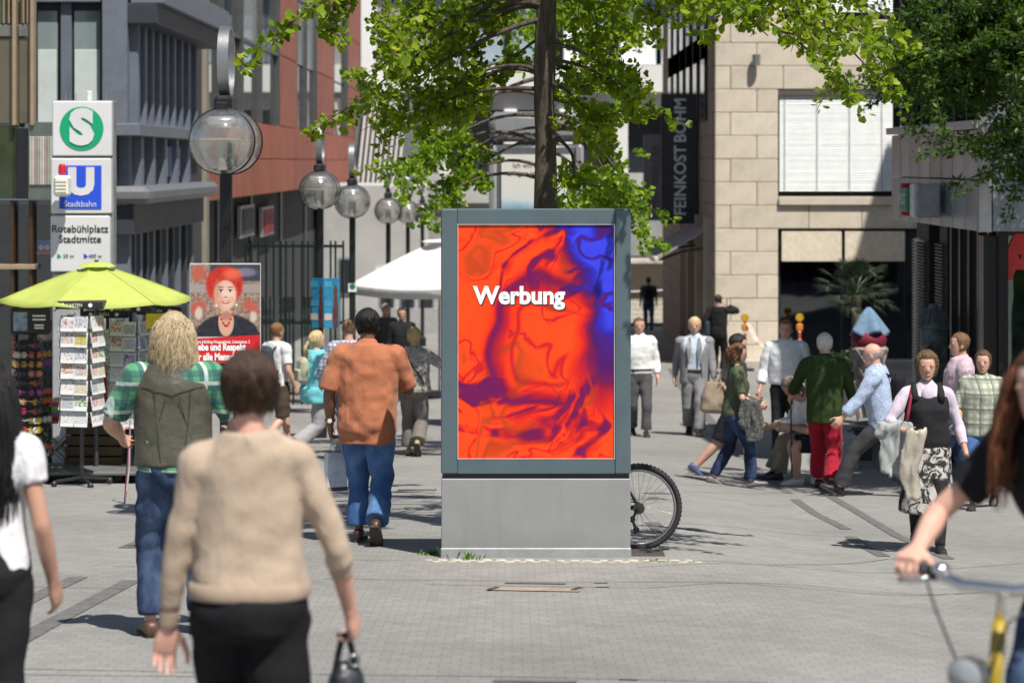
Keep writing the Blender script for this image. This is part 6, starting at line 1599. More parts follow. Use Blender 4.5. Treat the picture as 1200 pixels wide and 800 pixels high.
        if hair.get('strands'):
            sn = MB()
            for i in range(hair['strands']):
                a = random.uniform(0, 6.283); z = random.uniform(.35, .98); pts = []
                for q in range(5):
                    zq = z - q * .075; aq = a + random.gauss(0, .04); fy = math.sin(aq)
                    if zq < low + .02 + (front - low) * sstep(-.25, .75, fy): break
                    rx, ry, yo = prof(HEADR, min(1, max(-.02, zq))); n_ = V(rx * math.cos(aq) / .116, ry * math.sin(aq) / .176, (zq - .50) / .25).normalized(); wv = th * (1.0 + .12 * (q - 1))
                    pts.append(hp_(rx * math.cos(aq) * hw_ + n_.x * wv, ry * math.sin(aq) + yo + n_.y * wv, zq + n_.z * wv))
                if len(pts) > 2: sn.tube(pts, [.0035 * (1 - .6 * q / (len(pts) - 1)) for q in range(len(pts))], 4)
            sn_o = sn.build('hair_strands', hm, root, 179); sn_o['kind'] = 'stuff'
        if hair.get('long'):
            ln = hair['long']; st_ = MB(); nst = hair.get('n', 130); wav = hair.get('wave', .012)
            for i in range(nst):
                a = random.uniform(-math.pi + .15, -.15) if not hair.get('allround') else random.uniform(-math.pi - .45, .45)
                z = random.uniform(.30, .92); rx, ry, yo = prof(HEADR, z)
                p0 = hp_(rx * math.cos(a) * 1.1, ry * math.sin(a) * 1.1 + yo, z); L_ = ln * random.uniform(.75, 1.05)
                out = Hm @ V(math.cos(a), math.sin(a), 0); pts = [p0]; ph = random.uniform(0, 6.28)
                if hair.get('tie'):
                    k0 = hp_(0, -.52, .42); e_ = k0 + Hm @ V(random.gauss(0, .018), -.05 + random.gauss(0, .018), -L_)
                    pts = [p0, p0.lerp(k0, .5) + out * .012, k0 + V(random.gauss(0, .006), random.gauss(0, .006), 0), k0.lerp(e_, .4) + Hm @ V(0, -.03, 0), e_]
                else:
                    for q in range(1, 9):
                        t = q / 8; sp = hair.get('spread', .03) * math.sin(min(1, t * 1.6) * 1.57)
                        pts.append(p0 + out * (sp + .01) + V(math.sin(ph + t * 6) * wav, math.cos(ph * 1.3 + t * 5) * wav, -L_ * t * (1 - (.5 - z) * .3) + .015 * (1 - t)))
                r_ = hair.get('r', .008)
                st_.tube(pts, [r_ * (1 - .75 * (q / (len(pts) - 1)) ** 2) for q in range(len(pts))], 5)
            o2 = st_.build('long_hair', hm, root, 179); o2['kind'] = 'stuff'
    root['_'] = 0; del root['_']
    return dict(root=root, wr=[q * S for q in wr], el=[q * S for q in el], sh=[q * S for q in sh], grip=grips, S=S, mat=root.matrix_basis.copy(), up=up, kn=[q * S for q in kn], an=[q * S for q in an], hp=hp_)
def wpos(P, v): return Matrix.Translation(P['root'].location) @ Matrix.Rotation(P['root'].rotation_euler.z, 4, 'Z') @ Vector(v)
def backpack(label, P, c, w=.30, h=.42, d=.16, z=.70, x=0, straps=True):
    S = P['S']; q = P['up']((x, -.085, z)) * S
    t = thing('backpack', label, 'backpack', wpos(P, (q.x, q.y, q.z)), P['root'].rotation_euler.z)
    m_ = cloth('pack_%d_%d' % (int(c[0] * 1000), int(c[2] * 1000)), c)
    mb = MB(); mb.box((0, -d * .45, 0), (w, d, h), bev=.06); me = remesh(mb, .016, 6, 'bag'); v = mverts(me); setv(me, v + mnorms(me) * (vnoise(v * 9, 3) * .01)[:, None]); mkobj('bag', me, m_, t)
    MB().box((0, -d * 1.0, -h * .15), (w * .75, .05, h * .45), bev=.02).build('pocket', m_, t)
    if straps:
        for s in (-1, 1):
            pts = [(s * w * .3, .0, h * .42), (s * w * .36, .10 * S / 1.7, h * .53), (s * w * .40, .20, h * .40), (s * w * .42, .21, h * .05), (s * w * .40, .10, -h * .25), (s * w * .36, -.02, -h * .4)]
            MB().tube(pts, .017, 6).build('strap', m_, t)
    return t
black_c = cloth('black_cloth', (.018, .018, .02)); dk_grey = cloth('charcoal_cloth', (.06, .06, .065)); white_c = cloth('white_cotton', (.78, .78, .78)); 
denim_d = cloth('dark_denim', (.028, .045, .095), 'denim', (.10, .16, .26)); denim = cloth('blue_denim', (.045, .11, .27), 'denim', (.13, .25, .45)); 
W1 = dict(lf=(-.05, .17, 0, -12), rf=(.05, -.20, .045, 38))       # left foot ahead
W2 = dict(lf=(-.05, -.20, .045, 38), rf=(.05, .17, 0, -12))
# --- near left woman with long black hair
person('woman with long black hair and white top at the left edge, walking away', -20, 8.9, 1.66, 4, fem=True, rw=(.15, .035, .49), re_=(.3, -1, 0), skinc=(.50, .29, .21), vox=.006, **W1,
       top=dict(mat=cloth('white_print_top', (.76, .76, .78), 'print', (.56, .55, .60), sc=2.0), arm=.008, cuff=.010, sleeve=.27, hem=.505, fit=.010, straight=.4), bottom=dict(mat=black_c), face=False,
       hair=dict(c=(.012, .011, .012), long=.50, n=520, thick=.10, spread=.05, r=.006, allround=True, wave=.008))
# --- man in leather vest
vest_m = M('olive_leather', (.075, .072, .052), .5, var=.2, scale=7, bmp=.5, bscale=30)
P = person('man with long blond hair, olive leather vest and jeans looking at the postcards', 203, 13.35, 1.79, -6, bulk=1.06, lw=(-.17, .17, .60), le=(-.55, -.8, -.2), rw=(.17, .15, .60), re_=(.55, -.8, -.2), skinc=(.62, .37, .27), lf=(-.07, .0, 0, 0, -12), rf=(.08, .06, 0, 0, 12), vox=.0075, face=False, headpitch=10,
       top=dict(mat=cloth('green_plaid', (.10, .30, .16), 'plaid', (.03, .08, .10), (.55, .62, .58), sc=1.6), sleeve=.42, hem=.515, fit=.012, cuff=.03, straight=.8), over=dict(mat=vest_m, sleeve=0, hem=.53, fit=.017, straight=.8, name='vest', wr=.004),
       bottom=dict(mat=denim_d, fit=.008, loose=.012, wr=.009, waist=.57), shoes=(.10, .05, .03), hair=dict(c=(.46, .36, .22), long=.25, n=850, thick=.09, spread=.03, r=.003, wave=.014))
seam = M('vest_seam', (.035, .034, .026), .6)
def on_back(x, z, g=.019):
    rx, ry, yo = prof(MALE, z); k = math.sqrt(max(0, 1 - (x / (rx * 1.06 + g)) ** 2)); return P['up']((x, yo - (ry * 1.06 * 1.05 + g) * k - .001, z)) * P['S']
for pts in ([(-.095, .775), (-.05, .768), (0, .752), (.05, .768), (.095, .775)], [(-.055, .765), (-.05, .68), (-.035, .55)], [(.055, .765), (.05, .68), (.035, .55)], [(-.02, .74), (-.05, .64), (-.08, .56)], [(.02, .74), (.05, .64), (.08, .56)]):
    MB().tube([on_back(*q) for q in pts], .0025, 5).build('vest_seam', seam, P['root'])
# --- near woman in beige sweater
P = person('woman in beige sweater and black trousers seen from behind in the foreground', 293, 7.6, 1.67, 0, fem=True, bulk=1.0, lw=(-.158, .02, .475), le=(-.6, -1, 0), rw=(.185, .06, .50), re_=(.6, -1, 0), skinc=(.66, .38, .30), vox=.0042, lf=(-.05, .14, 0, -8), rf=(.055, -.16, .03, 28), face=False, hand_r=dict(curl=.8), hand_l=dict(curl=.3, palm=(.3, -1, 0), thumb=(1, 0, 0)), headyaw=4,
       top=dict(mat=cloth('beige_knit', (.43, .335, .255), fold=.6), sleeve=(.93, .70), hem=.545, fit=.010, arm=.006, cuff=.006, straight=.75, name='sweater', wr=.007), bottom=dict(mat=cloth('black_trouser_cloth', (.013, .013, .015), fold=.6), fit=.012, loose=.05, waist=.60, hemr=.05),
       hair=dict(c=(.060, .034, .022), thick=.12, nape=.12, front=.8, rough=.22, strands=420))
knit = cloth('beige_rib', (.37, .28, .21), fold=.3)
S_p = P['S']; rg = []
for z, gr in ((.541, .0115), (.547, .0165), (.566, .0165), (.572, .0115)):
    rx, ry, yo = prof(FEM, z); hx, hy, _ = prof(FEM, .52); cx_, cy_, _ = prof(FEM, .73); t_ = min(1, (.73 - z) / .21)
    rx = rx + (cx_ + (hx - cx_) * t_ - rx) * .75; ry = ry + (cy_ + (hy - cy_) * t_ - ry) * .75
    rg.append([q * S_p for q in ring(P['up']((0, yo, z)), V(1, 0, 0), V(0, 1, 0), rx + gr, ry + gr, 40)])
MB().loft(rg, cap=False).build('hem_band', knit, P['root'], 60)
for e_, w_, f0 in ((P['el'][0], P['wr'][0], .80), (P['el'][1], P['wr'][1], .26)):
    MB().tube([e_.lerp(w_, f0), e_.lerp(w_, f0 + .04), e_.lerp(w_, f0 + .16)], [.040 if f0 < .5 else .034] * 2 + [.037 if f0 < .5 else .032], 16).build('cuff_band', knit, P['root'], 60)
lab = tag(MB().box((0, 0, 0), (.062, .004, .016)).build('clothing_label', white_c, None, loc=wpos(P, (-.02, -.136, .545 * 1.67 - .045))), 'small white label showing at the back waist of the beige sweater', 'label')
g = wpos(P, P['grip'][1])
hb = thing('handbag', 'black leather handbag held low by the woman in the beige sweater', 'handbag', (g.x, g.y, g.z - .15), R(20))
lea = M('black_leather', (.02, .024, .03), .35, var=.3, bmp=.5, bscale=40)
mb = MB(); mb.loft([[Vector(q) for q in ring(V(0, 0, z), V(1, 0, 0), V(0, 1, 0), rx, ry, 18, 2.6)] for z, rx, ry in ((-.26, .05, .05), (-.22, .075, .06), (-.08, .07, .055), (.03, .05, .035), (.07, .03, .02))]); me = remesh(mb, .010, 3, 'bag'); v = mverts(me); setv(me, v + mnorms(me) * (vnoise(v * 14, 4) * .010)[:, None]); mkobj('bag', me, lea, hb)
for s in (-1, 1): MB().tube([(s * .035, 0, .03), (s * .025, .0, .09), (s * .012, 0, .14), (0, 0, .155)], .011, 8).build('handle', lea, hb, 179)
MB().torus((.02, -.03, .075), .018, .005, 'Y', 18, 6).build('ring', rimm, hb, 179)
# --- left middle distance
P = person('young man in white T-shirt and brown shorts beside the red placard', 325, 33.0, 1.74, 42, lw=(-.13, .12, .52), rw=(.15, .05, .50), skinc=(.60, .36, .27), lf=(-.05, .16, 0, -10), rf=(.05, -.17, .04, 32), top=dict(mat=white_c, sleeve=.36, hem=.50), bottom=dict(mat=cloth('brown_shorts', (.075, .055, .042)), cut=.52, loose=.05, name='shorts'), hair=dict(c=(.18, .09, .04), thick=.06))
backpack('dark blue grey backpack on the young man in white', P, (.05, .06, .075))
P = person('blond woman in turquoise shirt and grey trousers walking to the right', 372, 31.5, 1.66, 66, fem=True, bulk=1.12, lw=(-.10, .20, .60), rw=(.11, .18, .56), skinc=(.66, .42, .33), lf=(-.05, .2, 0, -12), rf=(.05, -.2, .04, 35), top=dict(mat=cloth('turquoise_shirt', (.16, .52, .58)), sleeve=.48, hem=.44, straight=1, fit=.022, flare=.02), bottom=dict(mat=cloth('light_grey_trousers', (.36, .35, .36)), loose=.05), shoes=(.5, .45, .4), hair=dict(c=(.55, .42, .22), thick=.1, long=.2, n=90, tie=True))
backpack('pale cream backpack on the woman in turquoise', P, (.42, .43, .32), .26, .36, .13, .69)
person('man in blue and white checked shirt walking ahead of the orange shirted man', 409, 30.0, 1.80, 5, skinc=(.60, .36, .28), top=dict(mat=cloth('blue_check', (.62, .65, .70), 'plaid', (.10, .13, .28)), sleeve=.9, hem=.49), bottom=dict(mat=denim), hair=dict(c=(.22, .13, .08), thick=.04), lw=(-.22, .12, .55), **W1)
P = person('stocky man in orange polo shirt and blue jeans seen from behind', 431, 18.9, 1.84, 4, bulk=1.12, lw=(-.165, .03, .50), le=(-.5, -1, 0), rw=(.15, .20, .62), re_=(.35, -1, -.4), skinc=(.20, .095, .06), lf=(-.045, .06, 0, 0), rf=(.055, -.16, .06, 48), vox=.0075, face=False, hand_l=dict(curl=.75),
       top=dict(mat=cloth('orange_polo', (.42, .155, .08), fold=.6), sleeve=(.46, .46), hem=.425, fit=.020, cuff=.032, straight=1, collar=True, name='polo_shirt', wr=.008), bottom=dict(mat=denim, loose=.030, fit=.010, wr=.009, waist=.55), shoes=(.05, .02, .015), hair=dict(c=(.012, .010, .010), thick=.06, nape=.14, strands=300))
w_ = P['wr'][0]; e_ = P['el'][0]; 
wp = wpos(P, w_.lerp(e_, .14)); wd = (Matrix.Rotation(P['root'].rotation_euler.z, 3, 'Z') @ (w_ - e_)).normalized()
wa = thing('wrist_watch', 'gold wrist watch on the left arm of the man in orange', 'watch', wp); tor = MB().torus((0, 0, 0), .037, .008, 'Z', 24, 6); ob_ = tor.build('strap', M('watch_gold', (.55, .40, .16), .3, .9), wa, 179); ob_.rotation_euler = wd.to_track_quat('Z', 'Y').to_euler()
MB().lathe([(0, -.006), (.018, -.006), (.018, .006), (0, .006)], (0, -.042, 0), 14, 'Y').build('dial', M('watch_dial', (.6, .6, .55), .3), wa)
g = wpos(P, P['grip'][0])
sbg = thing('shopping_bag', 'small white and blue paper shopping bag carried by the man in orange', 'bag', (g.x, g.y, g.z - .42), R(25))
bm_ = M('paper_bag', (.55, .60, .68), .3, var=.25, scale=5, coat=.4)
MB().add([(-.085, -.03, 0), (.085, -.03, 0), (.085, .03, 0), (-.085, .03, 0), (-.08, -.045, .30), (.08, -.045, .30), (.08, .045, .30), (-.08, .045, .30)], [(0, 1, 5, 4), (1, 2, 6, 5), (2, 3, 7, 6), (3, 0, 4, 7), (3, 2, 1, 0)]).build('bag', bm_, sbg)
MB().box((0, -.032, .012), (.176, .006, .03)).build('dark_base', M('bag_dark', (.05, .05, .06), .5), sbg)
for y in (-.04, .04): MB().tube([(-.04, y, .29), (-.03, y * .4, .38), (0, 0, .42), (.03, y * .4, .38), (.04, y, .29)], .004, 5).build('handle', M('bag_cord', (.6, .62, .66), .6), sbg)
P = person('blond woman in grey patterned blouse and grey trousers walking away', 485, 31.0, 1.65, 6, fem=True, bulk=1.12, lw=(-.16, .06, .55), rw=(.21, .17, .62), re_=(1, -.6, -.2), skinc=(.60, .37, .28), face=False, lf=(-.05, .08, 0, 0), rf=(.05, -.15, .07, 52), top=dict(mat=cloth('grey_print', (.42, .40, .37), 'print', (.16, .15, .14)), sleeve=.45, hem=.50, straight=.9, fit=.018), bottom=dict(mat=cloth('taupe_trousers', (.17, .155, .14)), loose=.045), shoes=(.38, .27, .16), hair=dict(c=(.50, .36, .17), thick=.13, nape=.06, rough=.3))
stp = tag(MB().tube([tuple(wpos(P, P['up'](q) * P['S'])) for q in ((-.07, -.07, .815), (-.03, -.093, .74), (.04, -.096, .66), (.10, -.088, .56))], .014, 6).build('bag_strap', M('strap_brown', (.06, .04, .03), .6), None), 'brown bag strap across the back of the grey bloused woman', 'strap')
P = person('person in grey cap and dark jacket beyond the white parasol', 452, 47, 1.76, 150, skinc=(.5, .3, .22), vox=.012, top=dict(mat=dk_grey, sleeve=.95), bottom=dict(mat=black_c), hair=dict(c=(.22, .21, .19), thick=.09, front=.6, nape=.5))
person('dark dressed person beyond the woman in the grey blouse', 471, 45, 1.74, 175, skinc=(.45, .27, .2), vox=.012, top=dict(mat=black_c, sleeve=.95), bottom=dict(mat=dk_grey), hair=dict(c=(.02, .018, .016), thick=.06))
person('man in dark blue shirt standing behind the sunglasses stand', 53, 28.6, 1.77, 305, skinc=(.58, .36, .28), vox=.010, top=dict(mat=cloth('steel_blue_shirt', (.06, .10, .16)), sleeve=.45), bottom=dict(mat=dk_grey), hair=dict(c=(.16, .11, .08), thick=.035))
# --- right of the display
suit = cloth('grey_suit', (.25, .255, .265))
person('man in white shirt and grey trousers half hidden by the advert display', 749, 35.8, 1.76, 178, skinc=(.60, .36, .28), lw=(-.15, .05, .50), rw=(.15, .0, .50), top=dict(mat=white_c, sleeve=.93, hem=.53, collar=True, straight=.3), bottom=dict(mat=cloth('grey_slacks', (.085, .085, .09)), belt=True, waist=.575), hair=dict(c=(.13, .075, .045), thick=.06), lf=(-.05, .1, 0, -6), rf=(.05, -.1, .02, 18))
P = person('blond man in grey suit jacket and trousers walking towards the camera', 814, 36.0, 1.80, 186, skinc=(.60, .36, .27), bulk=1.05, lw=(-.165, .06, .49), rw=(.165, -.06, .50), top=dict(mat=cloth('pale_blue_shirt', (.52, .60, .70)), sleeve=0, hem=.53, collar=True, fit=.004), bottom=dict(mat=cloth('grey_suit_trousers', (.21, .21, .22)), loose=.03, belt=True, waist=.575), hair=dict(c=(.60, .46, .26), thick=.10, front=.78), lf=(-.045, .17, 0, -14), rf=(.05, -.16, .035, 30), shoes=(.03, .022, .018))
def open_jacket(P, mat, hem=.45, gap=.055, sleeve=.93):
    """suit jacket: two fronts and a back around the torso, open in the middle, with sleeves and lapels"""
    S = P['S']; mb = MB(); rows = []
    zs_ = np.linspace(hem, .845, 16)
    for z in zs_:
        rx, ry, yo = prof(MALE, max(z, .50)); rx = max(rx, .098) + .020; ry = ry + .018
        if z > .78: k = (z - .78) / .065; rx = rx - (rx - .058) * k ** 1.3; ry *= 1 - .2 * k
        g = gap * (1.15 - .35 * (z - hem) / (.845 - hem)) if z < .62 else gap * (.75 + 1.1 * (z - .62) / .2)
        a0 = math.asin(min(.95, g / rx)); row = []
        for j in range(41):
            a = math.pi / 2 + a0 + (2 * math.pi - 2 * a0) * j / 40
            q = P['up']((rx * math.cos(a), yo + ry * math.sin(a), z)) * S; row.append(q)
        rows.append(row)
    v = [q for r in rows for q in r]; fs = [(i * 41 + j, i * 41 + j + 1, (i + 1) * 41 + j + 1, (i + 1) * 41 + j) for i in range(15) for j in range(40)]
    j = mkobj('jacket', MB().add(v, fs).mesh('jacket', 179), mat, P['root']); so = j.modifiers.new('s', 'SOLIDIFY'); so.thickness = .012; so.offset = 1
    sl = MB()
    for i in (0, 1):
        pts = [P['sh'][i], P['sh'][i].lerp(P['el'][i], .5), P['el'][i], P['el'][i].lerp(P['wr'][i], .5), P['el'][i].lerp(P['wr'][i], sleeve)]; q, r = smooth_path(pts, [.046 * S, .041 * S, .035 * S, .032 * S, .027 * S]); sl.tube(q, r, 14)
        sl.ell(tuple(P['sh'][i]), (.055 * S, .05 * S, .045 * S))
    me = remesh(sl, .012, 3, 'sleeves'); vv = mverts(me); setv(me, vv + mnorms(me) * (vnoise(vv * np.array([9, 9, 14]), 8) * .006)[:, None]); mkobj('jacket_sleeves', me, mat, P['root'])
    for s in (-1, 1):
        pts = [P['up'](q) * S for q in ((s * .085 * .55, .035, .835), (s * .105 * .6, .092, .76), (s * .05, .094, .64), (s * .036, .096, .64), (s * .022, .088, .74), (s * .03, .050, .835))]
        l = MB().add([q + V(0, .012, 0) for q in pts], [(0, 1, 4, 5), (1, 2, 3, 4)]).build('lapel', mat, P['root']); so = l.modifiers.new('s', 'SOLIDIFY'); so.thickness = .008
open_jacket(P, suit)
P = person('man in black jacket on the phone by the pale stone wall', 842, 54.0, 1.78, 24, skinc=(.50, .30, .22), vox=.011, face=False, rw=(.085, .10, .86), re_=(1, .2, -.6), lw=(-.17, -.02, .52), top=dict(mat=black_c, sleeve=.95, hem=.46, fit=.015, straight=1, name='jacket'), bottom=dict(mat=black_c), hair=dict(c=(.03, .025, .022), thick=.03))
ph_ = tag(MB().box((0, 0, 0), (.012, .07, .14), bev=.004).build('mobile_phone', M('phone_black', (.02, .02, .022), .2), None, loc=wpos(P, P['wr'][1] + V(-.015, .0, .07))), 'black mobile phone at the ear of the man in the black jacket', 'phone')
bgp = thing('shoulder_bag', 'dark blue shoulder bag at the left hip of the phoning man', 'bag', wpos(P, (-.26, -.06, 1.02)), 0)
MB().box((0, 0, 0), (.14, .30, .34), bev=.05).build('bag', cloth('bag_navy', (.04, .05, .08)), bgp); MB().tube([(0, -.1, .15), (.05, -.05, .3), (.12, .02, .44)], .012, 6).build('strap', black_c, bgp)
P = person('far man in dark shirt with backpack in the shaded side street', 760, 80.5, 1.80, 2, skinc=(.3, .2, .15), vox=.014, face=False, top=dict(mat=cloth('dark_green_shirt', (.05, .075, .06)), sleeve=.45), bottom=dict(mat=denim_d), hair=dict(c=(.02, .018, .016), thick=.06), **W1)
backpack('dark backpack on the far man in the side street', P, (.02, .02, .025), z=.71)
P = person('young man in dark T-shirt and blue trainers behind the woman in olive', 858, 28.6, 1.74, 92, skinc=(.58, .35, .26), lw=(-.11, .14, .55), rw=(.11, .02, .55), lf=(-.05, .12, 0, -5), rf=(.05, -.25, .055, 38), top=dict(mat=cloth('dark_tee', (.055, .05, .055)), sleeve=.4), bottom=dict(mat=cloth('black_shorts', (.02, .02, .025)), cut=.5, loose=.045, name='shorts'), shoes=(.06, .09, .22), hair=dict(c=(.022, .017, .014), thick=.10, front=.78), lean=6)
P = person('woman in olive T-shirt and jeans walking right with jacket over arm', 861, 27.3, 1.62, 88, fem=True, skinc=(.62, .38, .29), lean=4, lw=(-.10, .13, .61), rw=(.10, .155, .58), re_=(.8, -1, -.2), lf=(-.045, -.15, .012, 12), rf=(.05, .11, 0, -10), top=dict(mat=cloth('olive_tee', (.085, .105, .065)), sleeve=.40, hem=.50, straight=.7, fit=.014), bottom=dict(mat=cloth('indigo_jeans', (.015, .022, .055), 'denim', (.06, .10, .2)), loose=.012, hemr=.03), shoes=(.18, .17, .18), hair=dict(c=(.13, .065, .03), thick=.11, long=.11, n=110, nape=.1))
def draped(name, label, cat, loc, mat, w, h, d, rz=0, seed=1, rough=.05):
    """a garment folded over an arm: thick folded sheet with hanging creases"""
    rg = []
    for i in range(13):
        t = i / 12; ww = w * (.75 + .3 * math.sin(t * 2.6 + .4) - .12 * t); dd = d * (.75 - .4 * t)
        rg.append([V((ww * (1 + .12 * math.sin(5 * a + seed)) ) * math.cos(a) + .03 * math.sin(t * 5 + seed), dd * (1 + .25 * math.sin(7 * a + seed + t * 3)) * math.sin(a), -h * t + .02 * math.sin(a * 3 + seed)) for a in np.linspace(0, 2 * math.pi, 36, endpoint=False)])
    m = MB().loft(rg); me = remesh(m, .014, 2, name); v = mverts(me); setv(me, v + mnorms(me) * ((vnoise(v * np.array([22, 22, 4]) + vnoise(v * 6, seed)[:, None], seed) + .5 * vnoise(v * np.array([45, 45, 9]), seed + 2)) * rough * .55)[:, None])
    t = tag(mkobj(name, me, mat, None, loc), label, cat); t.rotation_euler = (0, 0, rz); return t
q = wpos(P, P['el'][1].lerp(P['wr'][1], .55) + V(.05, 0, .04)); draped('folded_jacket', 'grey print jacket draped over the arm of the woman in olive', 'jacket', q, cloth('grey_print_jacket', (.14, .14, .13), 'print', (.05, .05, .05)), .13, .47, .07, R(15), 3)
q = wpos(P, (-.06, -.23, 1.02)); tb = thing('shoulder_bag', 'large beige shoulder bag behind the woman in olive', 'bag', q, R(0))
mb = MB(); mb.loft([[Vector(a) for a in ring(V(0, 0, z), V(0, 1, 0), V(1, 0, 0), rx, ry, 18, 2.4)] for z, rx, ry in ((-.20, .08, .12), (-.16, .11, .17), (0, .09, .14), (.14, .05, .08), (.16, .03, .05))]); me = remesh(mb, .014, 3, 'bag'); v = mverts(me); setv(me, v + mnorms(me) * (vnoise(v * 11, 9) * .014)[:, None]); mkobj('bag', me, cloth('beige_bag', (.28, .22, .16)), tb)
MB().tube([(.03, 0, .12), (.10, 0, .25), (.14, 0, .36)], .014, 6).build('strap', cloth('beige_bag', (.28, .22, .16)), tb)
P = person('man in white shirt and black trousers facing the camera by the bench', 921, 31.5, 1.82, 188, skinc=(.62, .36, .28), bulk=1.06, lw=(-.15, .06, .52), rw=(.185, .05, .50), top=dict(mat=cloth('white_dress_shirt', (.74, .75, .78)), sleeve=.86, hem=.54, collar=True, fit=.018, straight=.6), bottom=dict(mat=black_c, belt=True, waist=.58), hair=dict(c=(.24, .11, .05), thick=.045), headyaw=8)
# sitting pair
sx = gp(940, 551)
def sitter(label, px, D, heading, **kw):
    return person(label, px, D, heading=heading, pelvis=(0, 0, kw.pop('pz', .275)), **kw)
sitter('sitting person in white shirt and khaki trousers on the concrete bench', 962, 28.9, 272, H=1.75, skinc=(.60, .38, .30), lean=28, lw=(-.06, .34, .36), rw=(.06, .34, .36), lf=(-.06, .30, 0, 0), rf=(.06, .33, 0, 0), top=dict(mat=white_c, sleeve=.9, hem=.50), bottom=dict(mat=cloth('khaki_trousers', (.26, .22, .155)), loose=.04), shoes=(.03, .03, .03), hair=dict(c=(.25, .2, .15), thick=.05), headpitch=20)
P = sitter('sitting person in dark shorts and white shoes with bare knees', 972, 28.1, 262, H=1.72, skinc=(.60, .37, .28), lean=30, lw=(-.05, .27, .39), rw=(.05, .30, .40), lf=(-.05, .24, 0, 0), rf=(.06, .20, 0, 0), top=dict(mat=cloth('white_cotton_b', (.74, .75, .76)), sleeve=.4, hem=.50), bottom=dict(mat=cloth('navy_shorts', (.018, .02, .032)), cut=.47, loose=.05, name='shorts'), shoes=(.6, .58, .55), hair=dict(c=(.08, .05, .03), thick=.06), headpitch=20)
q = gp(908, 530); tag(MB().add([(0, 0, .30), (.09, .03, .33), (.10, .02, .18), (.05, -.02, .0), (-.02, 0, .05)], [(0, 1, 2, 3, 4)]).build('paper_sheet', M('paper_white', (.75, .74, .70), .7), None, loc=(q.x - .02, 28.2, q.z + .10)), 'crumpled white paper held by the sitting person in khaki', 'paper')
P = person('white haired man in green jacket and red trousers seen from behind', 966, 27.3, 1.78, 12, bulk=1.03, lean=3, face=False, headyaw=-12, lw=(-.24, .22, .56), le=(-.9, -.6, -.5), rw=(.20, .10, .49), skinc=(.66, .40, .31), lf=(-.045, .12, 0, -5, 4), rf=(.055, -.13, .02, 22, 4), top=dict(mat=cloth('green_blazer', (.035, .060, .018)), sleeve=.93, hem=.43, fit=.015, straight=1, name='jacket', collar=True, wr=.006), bottom=dict(mat=cloth('red_trousers', (.34, .012, .03)), loose=.035), shoes=(.05, .022, .014), hair=dict(c=(.62, .60, .57), thick=.06, nape=.14))
tag(MB().tube([tuple(wpos(P, q)) for q in (P['grip'][0] + V(0, 0, .03), P['grip'][0] + V(.0, .08, -.40), P['grip'][0] + V(0, .14, -.86))], .011, 6).build('walking_stick', M('stick_wood', (.05, .03, .02), .5), None), 'dark walking stick in the left hand of the man in green', 'walking stick')
P = person('bald man in blue shirt with backpack striding to the left', 1034, 26.2, 1.77, 284, lean=9, headyaw=8, skinc=(.66, .38, .29), lw=(-.17, .24, .53), rw=(.15, -.02, .52), lf=(-.05, .26, .012, -24), rf=(.05, -.18, .04, 32), top=dict(mat=cloth('blue_dotted_shirt', (.42, .50, .66), 'dots', (.16, .25, .48)), sleeve=.9, hem=.475, fit=.022, straight=1, collar=True), bottom=dict(mat=dk_grey, loose=.03), shoes=(.04, .035, .035), hair=dict(c=(.36, .30, .26), thick=.03, bald=.62, side=.40, nape=.16))
backpack('small black backpack on the bald man', P, (.016, .016, .02), .28, .40, .15, .69)
# woman in black vest
P = person('woman in lilac blouse, black vest and patterned skirt walking towards the camera', 1086, 20.15, 1.67, 184, fem=True, bulk=1.04, skinc=(.55, .32, .24), lw=(-.19, .04, .50), rw=(.12, .17, .62), re_=(.9, -.6, -.3), lf=(-.05, .15, 0, -10), rf=(.045, -.12, .03, 26), top=dict(mat=cloth('lilac_blouse', (.58, .50, .60)), sleeve=.88, hem=.53, fit=.007, collar=True), over=dict(mat=cloth('black_vest', (.022, .022, .025)), sleeve=0, hem=.475, fit=.017, straight=.8, name='vest', neck=.785, nosh=True),
       bottom=dict(mat=cloth('print_skirt', (.03, .03, .03), 'print', (.42, .40, .38), sc=2.4), skirt=.215, flare=.035, name='skirt', waist=.56), shoes=(.02, .02, .02), hair=dict(c=(.12, .075, .035), thick=.2, nape=.1, rough=.3))
for s in (-1, 1):
    MB().tube([P['up'](q) * P['S'] for q in ((s * .062, .068, .765), (s * .066, .052, .80), (s * .064, .0, .838), (s * .06, -.045, .80), (s * .055, -.06, .765))], [.034, .03, .024, .03, .034], 8).build('vest_strap', MC['black_vest'], P['root'], 179)
nk_ = MB().ell(tuple(P['up']((0, .055, .79)) * P['S']), (.055, .03, .075), 14, 8).build('neckline', cloth('lilac_blouse', (.58, .50, .60)), P['root'], 179)
for i in (0, 1):
    q, r = smooth_path([P['kn'][i] + V(0, -.02, .16), P['kn'][i], P['kn'][i].lerp(P['an'][i], .35), P['an'][i]], [.075, .062, .061, .043]); MB().tube(q, r, 14).build('stocking', M('black_stocking', (.02, .017, .018), .5), P['root'], 179)
q = wpos(P, P['el'][1].lerp(P['wr'][1], .6) + V(.02, .02, .05)); draped('carried_coat', 'pale grey raincoat draped over the arm of the woman in the black vest', 'coat', q, cloth('grey_raincoat', (.34, .36, .36)), .17, .42, .09, R(20), 5, .05)
q = wpos(P, P['wr'][1] + V(-.04, .10, .03)); draped('carried_bag', 'beige plastic garment bag hanging in front of the patterned skirt', 'bag', q, M('beige_plastic', (.42, .38, .31), .35, var=.2, coat=.3), .09, .56, .05, R(0), 8, .03)
